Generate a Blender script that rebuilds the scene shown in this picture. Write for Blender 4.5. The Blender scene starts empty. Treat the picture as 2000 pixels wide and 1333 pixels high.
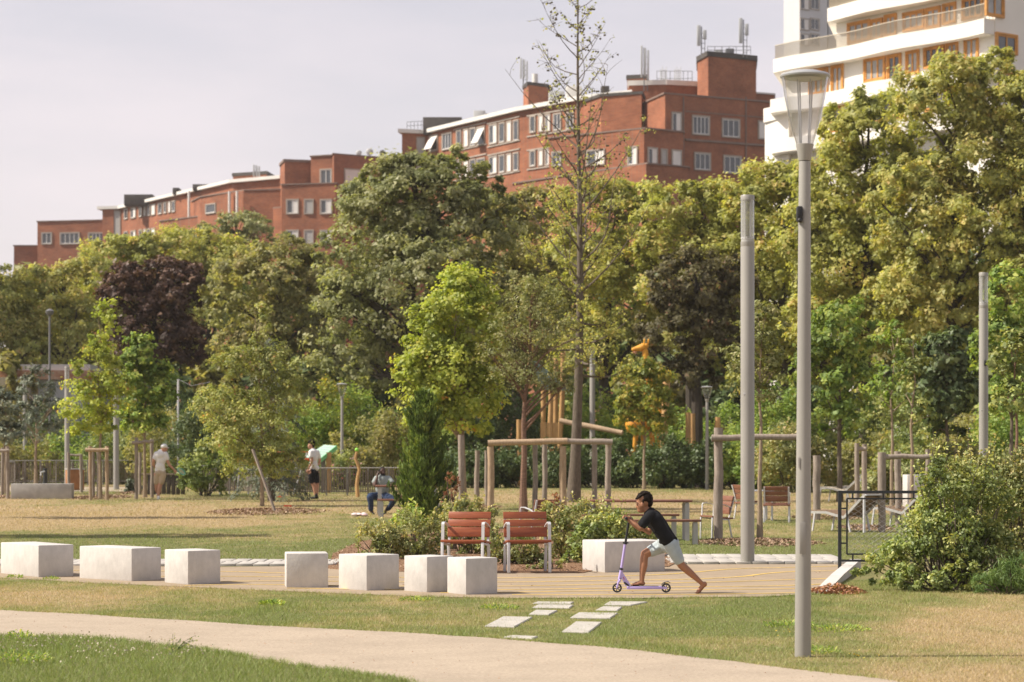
import bpy, bmesh, math, random
import numpy as np
from mathutils import Vector, Matrix

random.seed(7)
RNG = np.random.default_rng(7)
R = math.radians
SC = bpy.context.scene
COL = SC.collection

# ------------------------------------------------------------------ camera
FPX, HY, CAMZ = 4722.2, 880.0, 1.7          # focal length in photo pixels, eye-level row, eye height
cam_d = bpy.data.cameras.new('camera')
cam_d.lens = 85.0
cam_d.sensor_width = 36.0
cam_d.shift_y = (HY - 666.5) / 2000.0
cam_d.clip_start = 0.5
cam_d.clip_end = 6000
cam_d.dof.use_dof = True
cam_d.dof.focus_distance = 28.6
cam_d.dof.aperture_fstop = 3.5
cam = bpy.data.objects.new('camera', cam_d)
cam.location = (0, 0, CAMZ)
cam.rotation_euler = (R(90), 0, 0)
COL.objects.link(cam)
SC.camera = cam

# ------------------------------------------------------------------ sky, sun, exposure
SUN_DIR = Vector((-0.985, -0.05, 0)).normalized() * math.cos(R(46)) + Vector((0, 0, math.sin(R(46))))
W = bpy.data.worlds.new('World')
SC.world = W
W.use_nodes = True
nt = W.node_tree
nt.nodes.clear()
out = nt.nodes.new('ShaderNodeOutputWorld')
sky = nt.nodes.new('ShaderNodeTexSky')
sky.sky_type = 'NISHITA'
sky.sun_disc = False
sky.sun_elevation = R(46)
sky.sun_rotation = math.atan2(SUN_DIR.x, SUN_DIR.y)
sky.air_density = 1.0
sky.dust_density = 2.0
bg1 = nt.nodes.new('ShaderNodeBackground')
bg1.inputs['Strength'].default_value = 0.085
nt.links.new(sky.outputs[0], bg1.inputs['Color'])
# thin bright cloud veil all over the sky
tc = nt.nodes.new('ShaderNodeTexCoord')
mp = nt.nodes.new('ShaderNodeMapping')
mp.inputs['Scale'].default_value = (1.0, 1.0, 4.0)
nz = nt.nodes.new('ShaderNodeTexNoise')
nz.inputs['Scale'].default_value = 5.5
nz.inputs['Detail'].default_value = 5
nz.inputs['Roughness'].default_value = 0.55
nt.links.new(tc.outputs['Generated'], mp.inputs[0])
nt.links.new(mp.outputs[0], nz.inputs['Vector'])
mr = nt.nodes.new('ShaderNodeMapRange')
mr.inputs['From Min'].default_value = 0.32
mr.inputs['From Max'].default_value = 0.68
mr.inputs['To Min'].default_value = 0.62
mr.inputs['To Max'].default_value = 0.84
nt.links.new(nz.outputs['Fac'], mr.inputs['Value'])
bg2 = nt.nodes.new('ShaderNodeBackground')
bg2.inputs['Color'].default_value = (0.87, 0.775, 0.795, 1)
bg2.inputs['Strength'].default_value = 0.85
mx = nt.nodes.new('ShaderNodeMixShader')
sxyz = nt.nodes.new('ShaderNodeSeparateXYZ')
nt.links.new(tc.outputs['Generated'], sxyz.inputs[0])
thin = nt.nodes.new('ShaderNodeMapRange')      # air mass: thick haze low down, thinner overhead, the same all round
thin.inputs['From Min'].default_value = 0.0
thin.inputs['From Max'].default_value = 1.0
thin.inputs['To Min'].default_value = 1.0
thin.inputs['To Max'].default_value = 0.35
nt.links.new(sxyz.outputs['Z'], thin.inputs['Value'])
mulv = nt.nodes.new('ShaderNodeMath'); mulv.operation = 'MULTIPLY'
nt.links.new(mr.outputs[0], mulv.inputs[0])
nt.links.new(thin.outputs[0], mulv.inputs[1])
nt.links.new(mulv.outputs[0], mx.inputs[0])
nt.links.new(bg1.outputs[0], mx.inputs[1])
nt.links.new(bg2.outputs[0], mx.inputs[2])
nt.links.new(mx.outputs[0], out.inputs['Surface'])

sun_d = bpy.data.lights.new('sun', 'SUN')
sun_d.energy = 5.0
sun_d.angle = R(0.6)
sun_d.color = (1.0, 0.92, 0.80)
sun = bpy.data.objects.new('sun', sun_d)
sun.rotation_euler = SUN_DIR.to_track_quat('Z', 'Y').to_euler()
sun.location = (-30, 20, 60)
COL.objects.link(sun)

SC.view_settings.view_transform = 'Standard'
SC.view_settings.look = 'None'
SC.view_settings.exposure = 0.47
SC.view_settings.gamma = 1
SC.view_settings.use_curve_mapping = False
SC.render.engine = 'CYCLES'
SC.cycles.use_denoising = True
SC.cycles.max_bounces = 8
SC.cycles.diffuse_bounces = 5
SC.cycles.glossy_bounces = 3
SC.cycles.transmission_bounces = 4
SC.cycles.transparent_max_bounces = 10
SC.cycles.caustics_reflective = False
SC.cycles.caustics_refractive = False

# ------------------------------------------------------------------ helpers
def smooth(t):
    t = np.clip(t, 0, 1)
    return t * t * (3 - 2 * t)

def terr(y):
    """ground height: level near the camera, a gentle rise across the lawn"""
    return 0.35 * smooth((np.asarray(y, float) - 45.0) / 45.0)

def PX(px, d):
    return (px - 1000.0) * d / FPX

def PZ(py, d):
    return CAMZ + (HY - py) * d / FPX

def PP(px, py, d):
    return Vector((PX(px, d), d, PZ(py, d)))

def ground(px, py):
    """where the sight line of a photo pixel meets the ground"""
    lo, hi = 5.0, 400.0
    for _ in range(60):
        m = (lo + hi) / 2
        if PZ(py, m) > float(terr(m)):
            lo = m
        else:
            hi = m
    return Vector((PX(px, lo), lo, float(terr(lo))))

def gz(d):
    return float(terr(d))

def base(px, d):
    return Vector((PX(px, d), d, gz(d)))

def _h(ix, iy, s):
    v = np.sin(ix * 127.1 + iy * 311.7 + s * 74.7) * 43758.5453
    return v - np.floor(v)

def vnoise(x, y, s=0):
    x = np.asarray(x, float); y = np.asarray(y, float)
    ix, iy = np.floor(x), np.floor(y)
    fx, fy = x - ix, y - iy
    fx, fy = fx * fx * (3 - 2 * fx), fy * fy * (3 - 2 * fy)
    a = _h(ix, iy, s); b = _h(ix + 1, iy, s); c = _h(ix, iy + 1, s); d = _h(ix + 1, iy + 1, s)
    return a + (b - a) * fx + (c - a) * fy + (a - b - c + d) * fx * fy

def fbm(x, y, s=0, o=4):
    t, a, n = 0, 0.5, 0
    for i in range(o):
        t = t + a * vnoise(x * 2 ** i, y * 2 ** i, s + i)
        n += a; a *= 0.5
    return t / n

class MB:
    """collects simple shapes and links them as one mesh object"""
    def __init__(s):
        s.v, s.f = [], []
    def add(s, vs, fs):
        o = len(s.v)
        s.v += [tuple(v) for v in vs]
        s.f += [tuple(i + o for i in f) for f in fs]
        return s
    def box(s, c, d, rz=0.0, bev=0.0, rot=None):
        c = Vector(c)
        h = Vector(d) / 2
        m = rot if rot is not None else Matrix.Rotation(rz, 3, 'Z')
        if bev <= 0:
            vs = [c + m @ Vector((x * h.x, y * h.y, z * h.z)) for x in (-1, 1) for y in (-1, 1) for z in (-1, 1)]
            fs = [(0, 1, 3, 2), (4, 6, 7, 5), (0, 4, 5, 1), (2, 3, 7, 6), (0, 2, 6, 4), (1, 5, 7, 3)]
            return s.add(vs, fs)
        bm = bmesh.new()
        bmesh.ops.create_cube(bm, size=1)
        for v in bm.verts:
            v.co = Vector((v.co.x * d[0], v.co.y * d[1], v.co.z * d[2]))
        bmesh.ops.bevel(bm, geom=list(bm.edges), offset=bev, segments=2, profile=0.5, affect='EDGES')
        bm.verts.index_update()
        vs = [c + m @ v.co for v in bm.verts]
        fs = [tuple(v.index for v in f.verts) for f in bm.faces]
        bm.free()
        return s.add(vs, fs)
    def bar(s, p, q, w, t, side=None, bev=0.0):
        """rectangular bar from p to q; w across SIDE, t across the third axis"""
        p, q = Vector(p), Vector(q)
        z = (q - p)
        L = z.length
        z.normalize()
        x = Vector(side) if side is not None else (Vector((0, 0, 1)).cross(z) if abs(z.z) < 0.95 else Vector((1, 0, 0)))
        x = (x - z * x.dot(z)).normalized()
        y = z.cross(x)
        m = Matrix((x, y, z)).transposed()
        return s.box((p + q) / 2, (w, t, L), rot=m, bev=bev)
    def tube(s, pts, rad, n=8, cap=True):
        pts = [Vector(p) for p in pts]
        if not hasattr(rad, '__len__'):
            rad = [rad] * len(pts)
        rings = []
        ref = None
        for i, p in enumerate(pts):
            t = (pts[min(i + 1, len(pts) - 1)] - pts[max(i - 1, 0)])
            t = t.normalized() if t.length > 1e-9 else Vector((0, 0, 1))
            if ref is None:
                ref = t.orthogonal().normalized()
            ref = (ref - t * ref.dot(t))
            ref = ref.normalized() if ref.length > 1e-6 else t.orthogonal().normalized()
            b = t.cross(ref)
            rings.append([p + (ref * math.cos(2 * math.pi * k / n) + b * math.sin(2 * math.pi * k / n)) * rad[i] for k in range(n)])
        o = len(s.v)
        for r in rings:
            s.v += [tuple(v) for v in r]
        for i in range(len(rings) - 1):
            for k in range(n):
                a, b2 = o + i * n + k, o + i * n + (k + 1) % n
                s.f.append((a, b2, b2 + n, a + n))
        if cap:
            s.f.append(tuple(o + k for k in range(n))[::-1])
            s.f.append(tuple(o + (len(rings) - 1) * n + k for k in range(n)))
        return s
    def lathe(s, prof, c=(0, 0, 0), n=24, cap=True):
        return s.tube2([(Vector(c) + Vector((0, 0, z)), r) for r, z in prof], n, cap)
    def tube2(s, pr, n, cap):
        o = len(s.v)
        for p, r in pr:
            for k in range(n):
                a = 2 * math.pi * k / n
                s.v.append((p.x + r * math.cos(a), p.y + r * math.sin(a), p.z))
        for i in range(len(pr) - 1):
            for k in range(n):
                a, b = o + i * n + k, o + i * n + (k + 1) % n
                s.f.append((a, b, b + n, a + n))
        if cap:
            s.f.append(tuple(o + k for k in range(n))[::-1])
            s.f.append(tuple(o + (len(pr) - 1) * n + k for k in range(n)))
        return s
    def prism(s, poly, z0, z1):
        """poly: list of (x, y), any order"""
        a = sum(poly[i][0] * poly[(i + 1) % len(poly)][1] - poly[(i + 1) % len(poly)][0] * poly[i][1] for i in range(len(poly)))
        if a < 0:
            poly = poly[::-1]
        n = len(poly)
        zz0 = z0 if hasattr(z0, '__len__') else [z0] * n
        vs = [(p[0], p[1], zz0[i]) for i, p in enumerate(poly)] + [(p[0], p[1], z1) for p in poly]
        fs = [tuple(range(n))[::-1], tuple(range(n, 2 * n))]
        fs += [(i, (i + 1) % n, n + (i + 1) % n, n + i) for i in range(n)]
        return s.add(vs, fs)
    def ell(s, c, r, n=12, m=8, rot=None):
        c = Vector(c)
        r = Vector(r) if hasattr(r, '__len__') else Vector((r, r, r))
        vs, fs = [], []
        for i in range(1, m):
            th = math.pi * i / m
            for k in range(n):
                a = 2 * math.pi * k / n
                v = Vector((r.x * math.sin(th) * math.cos(a), r.y * math.sin(th) * math.sin(a), r.z * math.cos(th)))
                vs.append(c + (rot @ v if rot is not None else v))
        tz = Vector((0, 0, r.z))
        tz = rot @ tz if rot is not None else tz
        vs += [c + tz, c - tz]
        T, B = len(vs) - 2, len(vs) - 1
        for i in range(m - 2):
            for k in range(n):
                a, b = i * n + k, i * n + (k + 1) % n
                fs.append((a, a + n, b + n, b))
        for k in range(n):
            fs.append((T, k, (k + 1) % n))
            fs.append((B, (m - 2) * n + (k + 1) % n, (m - 2) * n + k))
        return s.add(vs, fs)
    def cone(s, p, q, r1, r2, n=12):
        """capsule-like tapered limb with rounded ends"""
        s.tube([p, q], [r1, r2], n)
        s.ell(p, r1, n, 8)
        s.ell(q, r2, n, 8)
        return s
    def chain(s, pts, rad, n=12):
        for i in range(len(pts) - 1):
            s.cone(pts[i], pts[i + 1], rad[i], rad[i + 1], n)
        return s
    def build(s, name, mat, parent=None, smooth_ang=38, off=None):
        me = bpy.data.meshes.new(name)
        vs = s.v if off is None else [(v[0] - off[0], v[1] - off[1], v[2] - off[2]) for v in s.v]
        me.from_pydata(vs, [], s.f)
        if mat is not None:
            me.materials.append(mat)
        if smooth_ang:
            me.polygons.foreach_set('use_smooth', [True] * len(me.polygons))
            me.set_sharp_from_angle(angle=R(smooth_ang))
        me.update()
        o = bpy.data.objects.new(name, me)
        COL.objects.link(o)
        if parent is not None:
            o.parent = parent
        return o

def tag(o, label=None, cat=None, group=None, kind=None):
    if label: o['label'] = label
    if cat: o['category'] = cat
    if group: o['group'] = group
    if kind: o['kind'] = kind
    return o

def thing(name, label, cat, loc=(0, 0, 0), rz=0.0, group=None):
    o = bpy.data.objects.new(name, None)
    o.empty_display_size = 0.3
    COL.objects.link(o)
    o.location = loc
    o.rotation_euler = (0, 0, rz)
    return tag(o, label, cat, group)

def kids(o):
    return [c for c in bpy.data.objects if c.parent == o]

def dup(o, loc, rz, label=None, group=None, scale=None):
    def cp(a, par):
        c = a.copy()
        COL.objects.link(c)
        c.parent = par
        for k in kids(a):
            cp(k, c)
        return c
    c = cp(o, None)
    c.location = loc
    c.rotation_euler = (0, 0, rz)
    if scale: c.scale = (scale,) * 3
    if label: c['label'] = label
    if group: c['group'] = group
    return c

# ------------------------------------------------------------------ materials
def newmat(name):
    m = bpy.data.materials.new(name)
    m.use_nodes = True
    n = m.node_tree
    n.nodes.clear()
    o = n.nodes.new('ShaderNodeOutputMaterial')
    return m, n, o

def lin(c):
    return tuple(c) + (1,)

def surf(name, col, rough=0.7, var=0.25, scale=6.0, col2=None, bump=0.0, bscale=None, metal=0.0, stretch=(1, 1, 1), spec=0.4, detail=6, coord='Object', grime=0.0, gscale=None):
    """principled surface whose colour drifts between two tones by noise"""
    m, n, o = newmat(name)
    N, L = n.nodes.new, n.links.new
    p = N('ShaderNodeBsdfPrincipled')
    p.inputs['Roughness'].default_value = rough
    p.inputs['Metallic'].default_value = metal
    p.inputs['Specular IOR Level'].default_value = spec
    tcn = N('ShaderNodeTexCoord')
    mpn = N('ShaderNodeMapping')
    mpn.inputs['Scale'].default_value = stretch
    L(tcn.outputs[coord], mpn.inputs[0])
    z = N('ShaderNodeTexNoise')
    z.inputs['Scale'].default_value = scale
    z.inputs['Detail'].default_value = detail
    z.inputs['Roughness'].default_value = 0.62
    L(mpn.outputs[0], z.inputs['Vector'])
    r = N('ShaderNodeValToRGB')
    c2 = col2 if col2 is not None else tuple(c * (1 - var) for c in col)
    c1 = col if col2 is not None else tuple(min(1, c * (1 + var * 0.6)) for c in col)
    r.color_ramp.elements[0].position = 0.33
    r.color_ramp.elements[0].color = lin(c2)
    r.color_ramp.elements[1].position = 0.67
    r.color_ramp.elements[1].color = lin(c1)
    L(z.outputs['Fac'], r.inputs[0])
    last = r.outputs[0]
    if grime > 0:
        z3 = N('ShaderNodeTexNoise')
        z3.inputs['Scale'].default_value = gscale or scale * 0.23
        z3.inputs['Detail'].default_value = 8
        z3.inputs['Roughness'].default_value = 0.7
        L(tcn.outputs[coord], z3.inputs['Vector'])
        r3 = N('ShaderNodeValToRGB')
        r3.color_ramp.elements[0].position = 0.38
        r3.color_ramp.elements[0].color = (1 - grime, 1 - grime, 1 - grime, 1)
        r3.color_ramp.elements[1].position = 0.6
        r3.color_ramp.elements[1].color = (1, 1, 1, 1)
        L(z3.outputs['Fac'], r3.inputs[0])
        mm = N('ShaderNodeMix'); mm.data_type = 'RGBA'; mm.blend_type = 'MULTIPLY'
        mm.inputs[0].default_value = 1.0
        L(last, mm.inputs[6]); L(r3.outputs[0], mm.inputs[7])
        last = mm.outputs[2]
    L(last, p.inputs['Base Color'])
    if bump > 0:
        z2 = N('ShaderNodeTexNoise')
        z2.inputs['Scale'].default_value = bscale or scale * 5
        z2.inputs['Detail'].default_value = 4
        L(mpn.outputs[0], z2.inputs['Vector'])
        b = N('ShaderNodeBump')
        b.inputs['Strength'].default_value = bump
        b.inputs['Distance'].default_value = 0.01
        L(z2.outputs['Fac'], b.inputs['Height'])
        L(b.outputs[0], p.inputs['Normal'])
    L(p.outputs[0], o.inputs['Surface'])
    return m

def leafmat(name, stops, trans=0.50, gloss=0.03, val=0.30, gain=1.5):
    """leaf colour runs along STOPS by the per-leaf value 'rnd', brightened or dulled by 'clump'"""
    m, n, o = newmat(name)
    N, L = n.nodes.new, n.links.new
    a = N('ShaderNodeAttribute'); a.attribute_name = 'rnd'
    r = N('ShaderNodeValToRGB')
    el = r.color_ramp.elements
    while len(el) < len(stops):
        el.new(0.5)
    for i, (p, c) in enumerate(stops):
        el[i].position = p
        el[i].color = lin(tuple(min(.6, v * gain * (1.1 if gain > 1 else 1)) for v in c))
    L(a.outputs['Fac'], r.inputs[0])
    b = N('ShaderNodeAttribute'); b.attribute_name = 'clump'
    mr_ = N('ShaderNodeMapRange')
    mr_.inputs['To Min'].default_value = 1 - val
    mr_.inputs['To Max'].default_value = 1 + val
    L(b.outputs['Fac'], mr_.inputs['Value'])
    hs = N('ShaderNodeHueSaturation')
    L(r.outputs[0], hs.inputs['Color'])
    hs.inputs['Saturation'].default_value = 0.90
    L(mr_.outputs[0], hs.inputs['Value'])
    d = N('ShaderNodeBsdfDiffuse')
    t = N('ShaderNodeBsdfTranslucent')
    g = N('ShaderNodeBsdfGlossy')
    g.inputs['Roughness'].default_value = 0.55
    g.inputs['Color'].default_value = (0.75, 0.75, 0.72, 1)
    L(hs.outputs[0], d.inputs['Color'])
    tb = N('ShaderNodeMix'); tb.data_type = 'RGBA'; tb.blend_type = 'MULTIPLY'
    tb.inputs[0].default_value = 1.0
    tb.inputs[7].default_value = (1.25, 1.25, 0.6, 1)
    L(hs.outputs[0], tb.inputs[6])
    L(tb.outputs[2], t.inputs['Color'])
    m1 = N('ShaderNodeMixShader'); m1.inputs[0].default_value = trans
    L(d.outputs[0], m1.inputs[1]); L(t.outputs[0], m1.inputs[2])
    m2 = N('ShaderNodeMixShader'); m2.inputs[0].default_value = gloss
    L(m1.outputs[0], m2.inputs[1]); L(g.outputs[0], m2.inputs[2])
    L(m2.outputs[0], o.inputs['Surface'])
    return m

def glassmat(name, tint=(0.93, 0.95, 0.96), refl=0.25, rough=0.03, frost=0.0):
    m, n, o = newmat(name)
    N, L = n.nodes.new, n.links.new
    t = N('ShaderNodeBsdfTransparent'); t.inputs[0].default_value = lin(tint)
    g = N('ShaderNodeBsdfGlossy'); g.inputs['Roughness'].default_value = rough
    lw = N('ShaderNodeLayerWeight'); lw.inputs[0].default_value = refl
    ms = N('ShaderNodeMixShader')
    L(lw.outputs['Facing'], ms.inputs[0]); L(t.outputs[0], ms.inputs[1]); L(g.outputs[0], ms.inputs[2])
    last = ms.outputs[0]
    if frost:
        df = N('ShaderNodeBsdfDiffuse'); df.inputs[0].default_value = (.62, .61, .57, 1)
        m3 = N('ShaderNodeMixShader'); m3.inputs[0].default_value = frost
        L(last, m3.inputs[1]); L(df.outputs[0], m3.inputs[2]); last = m3.outputs[0]
    L(last, o.inputs['Surface'])
    return m

M = {}
M['concrete'] = surf('pale concrete', (0.58, 0.55, 0.515), 0.85, 0.07, 16, bump=0.35, bscale=70, spec=0.25, grime=0.13, gscale=2.2, stretch=(1, 1, .45))
M['concrete_grey'] = surf('grey concrete', (0.42, 0.40, 0.375), 0.9, 0.15, 4, bump=0.3, bscale=40, spec=0.2, grime=0.15)
M['slab'] = surf('paving slab', (0.47, 0.44, 0.395), 0.85, 0.10, 9, bump=0.3, bscale=80, spec=0.2, grime=0.12)
M['pole'] = surf('grey painted pole', (0.31, 0.295, 0.265), 0.42, 0.06, 2.5, spec=0.5, stretch=(1, 1, 0.2), grime=0.10)
M['lamp_cap'] = surf('lamp cap', (0.33, 0.335, 0.34), 0.35, 0.08, 6, spec=0.6)
M['alu'] = surf('aluminium lacquer', (0.56, 0.56, 0.57), 0.42, 0.05, 6, spec=0.5)
M['alu_dark'] = surf('weathered frame', (0.40, 0.395, 0.375), 0.5, 0.08, 6, spec=0.4)
M['dark_metal'] = surf('anthracite steel', (0.035, 0.038, 0.042), 0.45, 0.1, 8)
M['black'] = surf('black plastic', (0.018, 0.018, 0.02), 0.5, 0.1, 20)
M['redwood'] = surf('oiled red wood', (0.32, 0.088, 0.030), 0.42, 0.3, 3, col2=(0.20, 0.048, 0.018), stretch=(1.2, 14, 14), bump=0.1, bscale=14, spec=0.45)
M['brownwood'] = surf('brown wood', (0.24, 0.105, 0.06), 0.5, 0.3, 3, col2=(0.16, 0.065, 0.038), stretch=(1.2, 14, 14), spec=0.4)
M['greywood'] = surf('weathered slat wood', (0.21, 0.135, 0.078), 0.75, 0.25, 4, stretch=(10, 10, 2))
M['palewood'] = surf('pale slat wood', (0.60, 0.52, 0.40), 0.75, 0.2, 4)
M['post'] = surf('chestnut post', (0.50, 0.37, 0.24), 0.8, 0.3, 6, col2=(0.33, 0.23, 0.145), stretch=(5, 5, 0.9), bump=0.5, bscale=9, grime=0.25)
M['post_grey'] = surf('grey chestnut post', (0.37, 0.31, 0.255), 0.85, 0.3, 6, col2=(0.25, 0.20, 0.16), stretch=(5, 5, 0.9), bump=0.5, bscale=9, grime=0.25)
M['post_gold'] = surf('robinia timber', (0.52, 0.32, 0.13), 0.75, 0.3, 6, col2=(0.36, 0.20, 0.08), stretch=(5, 5, 0.8))
M['paling'] = surf('chestnut paling', (0.22, 0.18, 0.145), 0.85, 0.4, 30, stretch=(1, 1, 0.05))
M['darkboard'] = surf('dark board', (0.085, 0.072, 0.062), 0.8, 0.3, 4, stretch=(8, 8, 0.6))
M['fence_metal'] = surf('galvanised rail', (0.30, 0.285, 0.26), 0.5, 0.1, 5)
M['bark'] = surf('grey bark', (0.155, 0.125, 0.095), 0.9, 0.3, 7, col2=(0.085, 0.068, 0.052), stretch=(3, 3, 1), bump=0.7, bscale=22)
M['bark_red'] = surf('cherry bark', (0.235, 0.135, 0.088), 0.75, 0.3, 10, col2=(0.13, 0.072, 0.05), stretch=(1, 1, 4), bump=0.4, bscale=20)
M['bark_pale'] = surf('pale bark', (0.34, 0.26, 0.175), 0.85, 0.25, 8, col2=(0.22, 0.16, 0.11), stretch=(3, 3, 1), bump=0.4)
M['bark_dark'] = surf('dark bark', (0.06, 0.048, 0.036), 0.9, 0.3, 5, stretch=(2, 2, 1))
M['brick'] = None
M['cement'] = surf('cement surround', (0.40, 0.345, 0.29), 0.85, 0.12, 1.5, grime=0.15)
M['roof_white'] = surf('white roof slab', (0.70, 0.68, 0.63), 0.8, 0.08, 0.8)
M['roof_dark'] = surf('roof felt', (0.075, 0.066, 0.06), 0.85, 0.3, 1.0)
M['frame_white'] = surf('white window frame', (0.72, 0.71, 0.69), 0.5, 0.05, 2)
M['shutter'] = surf('white shutter', (0.72, 0.69, 0.64), 0.6, 0.06, 2)
M['glassblock'] = surf('glass block', (0.40, 0.385, 0.36), 0.3, 0.25, 9)
M['white_wall'] = surf('white render', (0.80, 0.765, 0.70), 0.8, 0.04, 0.5, grime=0.03)
M['oak'] = surf('oak joinery', (0.60, 0.285, 0.07), 0.6, 0.25, 1.2, stretch=(1, 1, 3))
M['rail_beige'] = surf('beige railing', (0.52, 0.46, 0.36), 0.5, 0.05, 2)
M['tower_grey'] = surf('grey cladding', (0.55, 0.55, 0.55), 0.7, 0.06, 0.4)
M['antenna'] = surf('antenna shell', (0.50, 0.51, 0.50), 0.5, 0.05, 1)
M['antenna_dark'] = surf('antenna steel', (0.16, 0.16, 0.165), 0.5, 0.1, 1)
M['lilac'] = surf('lilac lacquer', (0.46, 0.37, 0.70), 0.32, 0.04, 10, spec=0.5)
M['tyre'] = surf('tyre', (0.025, 0.025, 0.025), 0.6, 0.1, 40)
M['rim'] = surf('grey rim', (0.055, 0.055, 0.058), 0.4, 0.1, 40)
M['skin_boy'] = surf('tanned skin', (0.335, 0.158, 0.088), 0.55, 0.12, 14, spec=0.35)
M['skin_pale'] = surf('light skin', (0.50, 0.27, 0.185), 0.6, 0.1, 14, spec=0.3)
M['skin_dark'] = surf('dark skin', (0.075, 0.036, 0.024), 0.5, 0.1, 14, spec=0.4)
M['hair'] = surf('dark hair', (0.014, 0.009, 0.007), 0.75, 0.5, 60, stretch=(1, 1, 0.3), bump=0.5, bscale=90, spec=0.12)
M['beard'] = surf('short beard', (0.014, 0.011, 0.010), 0.8, 0.2, 30)
M['tee_black'] = surf('black cotton', (0.014, 0.014, 0.016), 0.9, 0.3, 12, bump=1.0, bscale=11, spec=0.2)
M['shorts_pale'] = surf('pale blue cotton', (0.40, 0.45, 0.465), 0.9, 0.12, 10, bump=1.0, bscale=11, spec=0.15)
M['tee_white'] = surf('white cotton', (0.76, 0.75, 0.75), 0.9, 0.06, 6, bump=0.4, bscale=14, spec=0.15)
M['shorts_beige'] = surf('beige cotton', (0.46, 0.37, 0.265), 0.9, 0.1, 8, spec=0.15)
M['tee_grey'] = surf('grey green cotton', (0.30, 0.335, 0.32), 0.9, 0.12, 8, spec=0.15)
M['jeans'] = surf('blue denim', (0.036, 0.056, 0.11), 0.85, 0.4, 7, spec=0.15)
M['white'] = surf('white', (0.75, 0.75, 0.74), 0.6, 0.04, 5)
M['teal'] = surf('teal plastic', (0.06, 0.42, 0.36), 0.5, 0.05, 5)
M['mint'] = surf('mint board', (0.48, 0.66, 0.55), 0.6, 0.06, 2)
M['mint_edge'] = surf('green board edge', (0.17, 0.48, 0.20), 0.6, 0.06, 2)
M['lime'] = surf('lime ball', (0.28, 0.66, 0.07), 0.5, 0.05, 5)
M['redorange'] = surf('orange red plastic', (0.72, 0.085, 0.025), 0.55, 0.06, 5)
M['giraffe'] = surf('yellow paint', (0.70, 0.36, 0.03), 0.6, 0.12, 5, col2=(0.55, 0.21, 0.02))
M['bluegreen'] = surf('faded blue green panel', (0.22, 0.30, 0.27), 0.6, 0.1, 2)
M['steel'] = surf('corten box', (0.30, 0.135, 0.05), 0.7, 0.35, 3)
M['rust'] = surf('rusty coping', (0.28, 0.10, 0.045), 0.8, 0.5, 3, col2=(0.42, 0.30, 0.22))
M['hall'] = surf('grey hall wall', (0.46, 0.46, 0.47), 0.7, 0.08, 0.5)
M['hall_pale'] = surf('pale concrete wall', (0.58, 0.52, 0.44), 0.8, 0.08, 1, stretch=(4, 4, 0.4))
M['cloth_pink'] = surf('crumpled cloth', (0.62, 0.40, 0.42), 0.9, 0.5, 9, col2=(0.7, 0.68, 0.66))
M['seed'] = surf('seed ball', (0.10, 0.08, 0.04), 0.9, 0.2, 5)
M['glass'] = glassmat('clear bowl', (0.84, 0.84, 0.86), 0.34, frost=.05)
M['glass_tube'] = glassmat('clear tube', (0.80, 0.80, 0.76), 0.3, frost=.28)
M['flower'] = surf('dusty flower', (0.55, 0.35, 0.33), 0.9, 0.3, 20)
M['yellow_paint'] = surf('yellow line paint', (0.84, 0.57, 0.12), 0.8, 0.2, 9, grime=0.2)
M['decal_red'] = surf('red print', (0.60, 0.06, 0.09), 0.5, 0.05, 30)
M['plate'] = surf('small plate', (0.48, 0.46, 0.44), 0.5, 0.05, 20)

def pane_mat():
    m, n, o = newmat('window pane')
    N, L = n.nodes.new, n.links.new
    p = N('ShaderNodeBsdfPrincipled')
    p.inputs['Base Color'].default_value = (0.055, 0.06, 0.068, 1)
    p.inputs['Roughness'].default_value = 0.06
    p.inputs['Specular IOR Level'].default_value = 0.8
    L(p.outputs[0], o.inputs['Surface'])
    return m
M['pane'] = pane_mat()
M['pane_pale'] = surf('pane with painted reflection', (0.34, 0.33, 0.31), 0.1, 0.5, 0.5, spec=0.7)  # pale grey stands for reflected sky, put into the base colour
M['coping'] = surf('dark coping', (0.22, 0.155, 0.125), 0.85, 0.2, 1.0)

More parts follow.
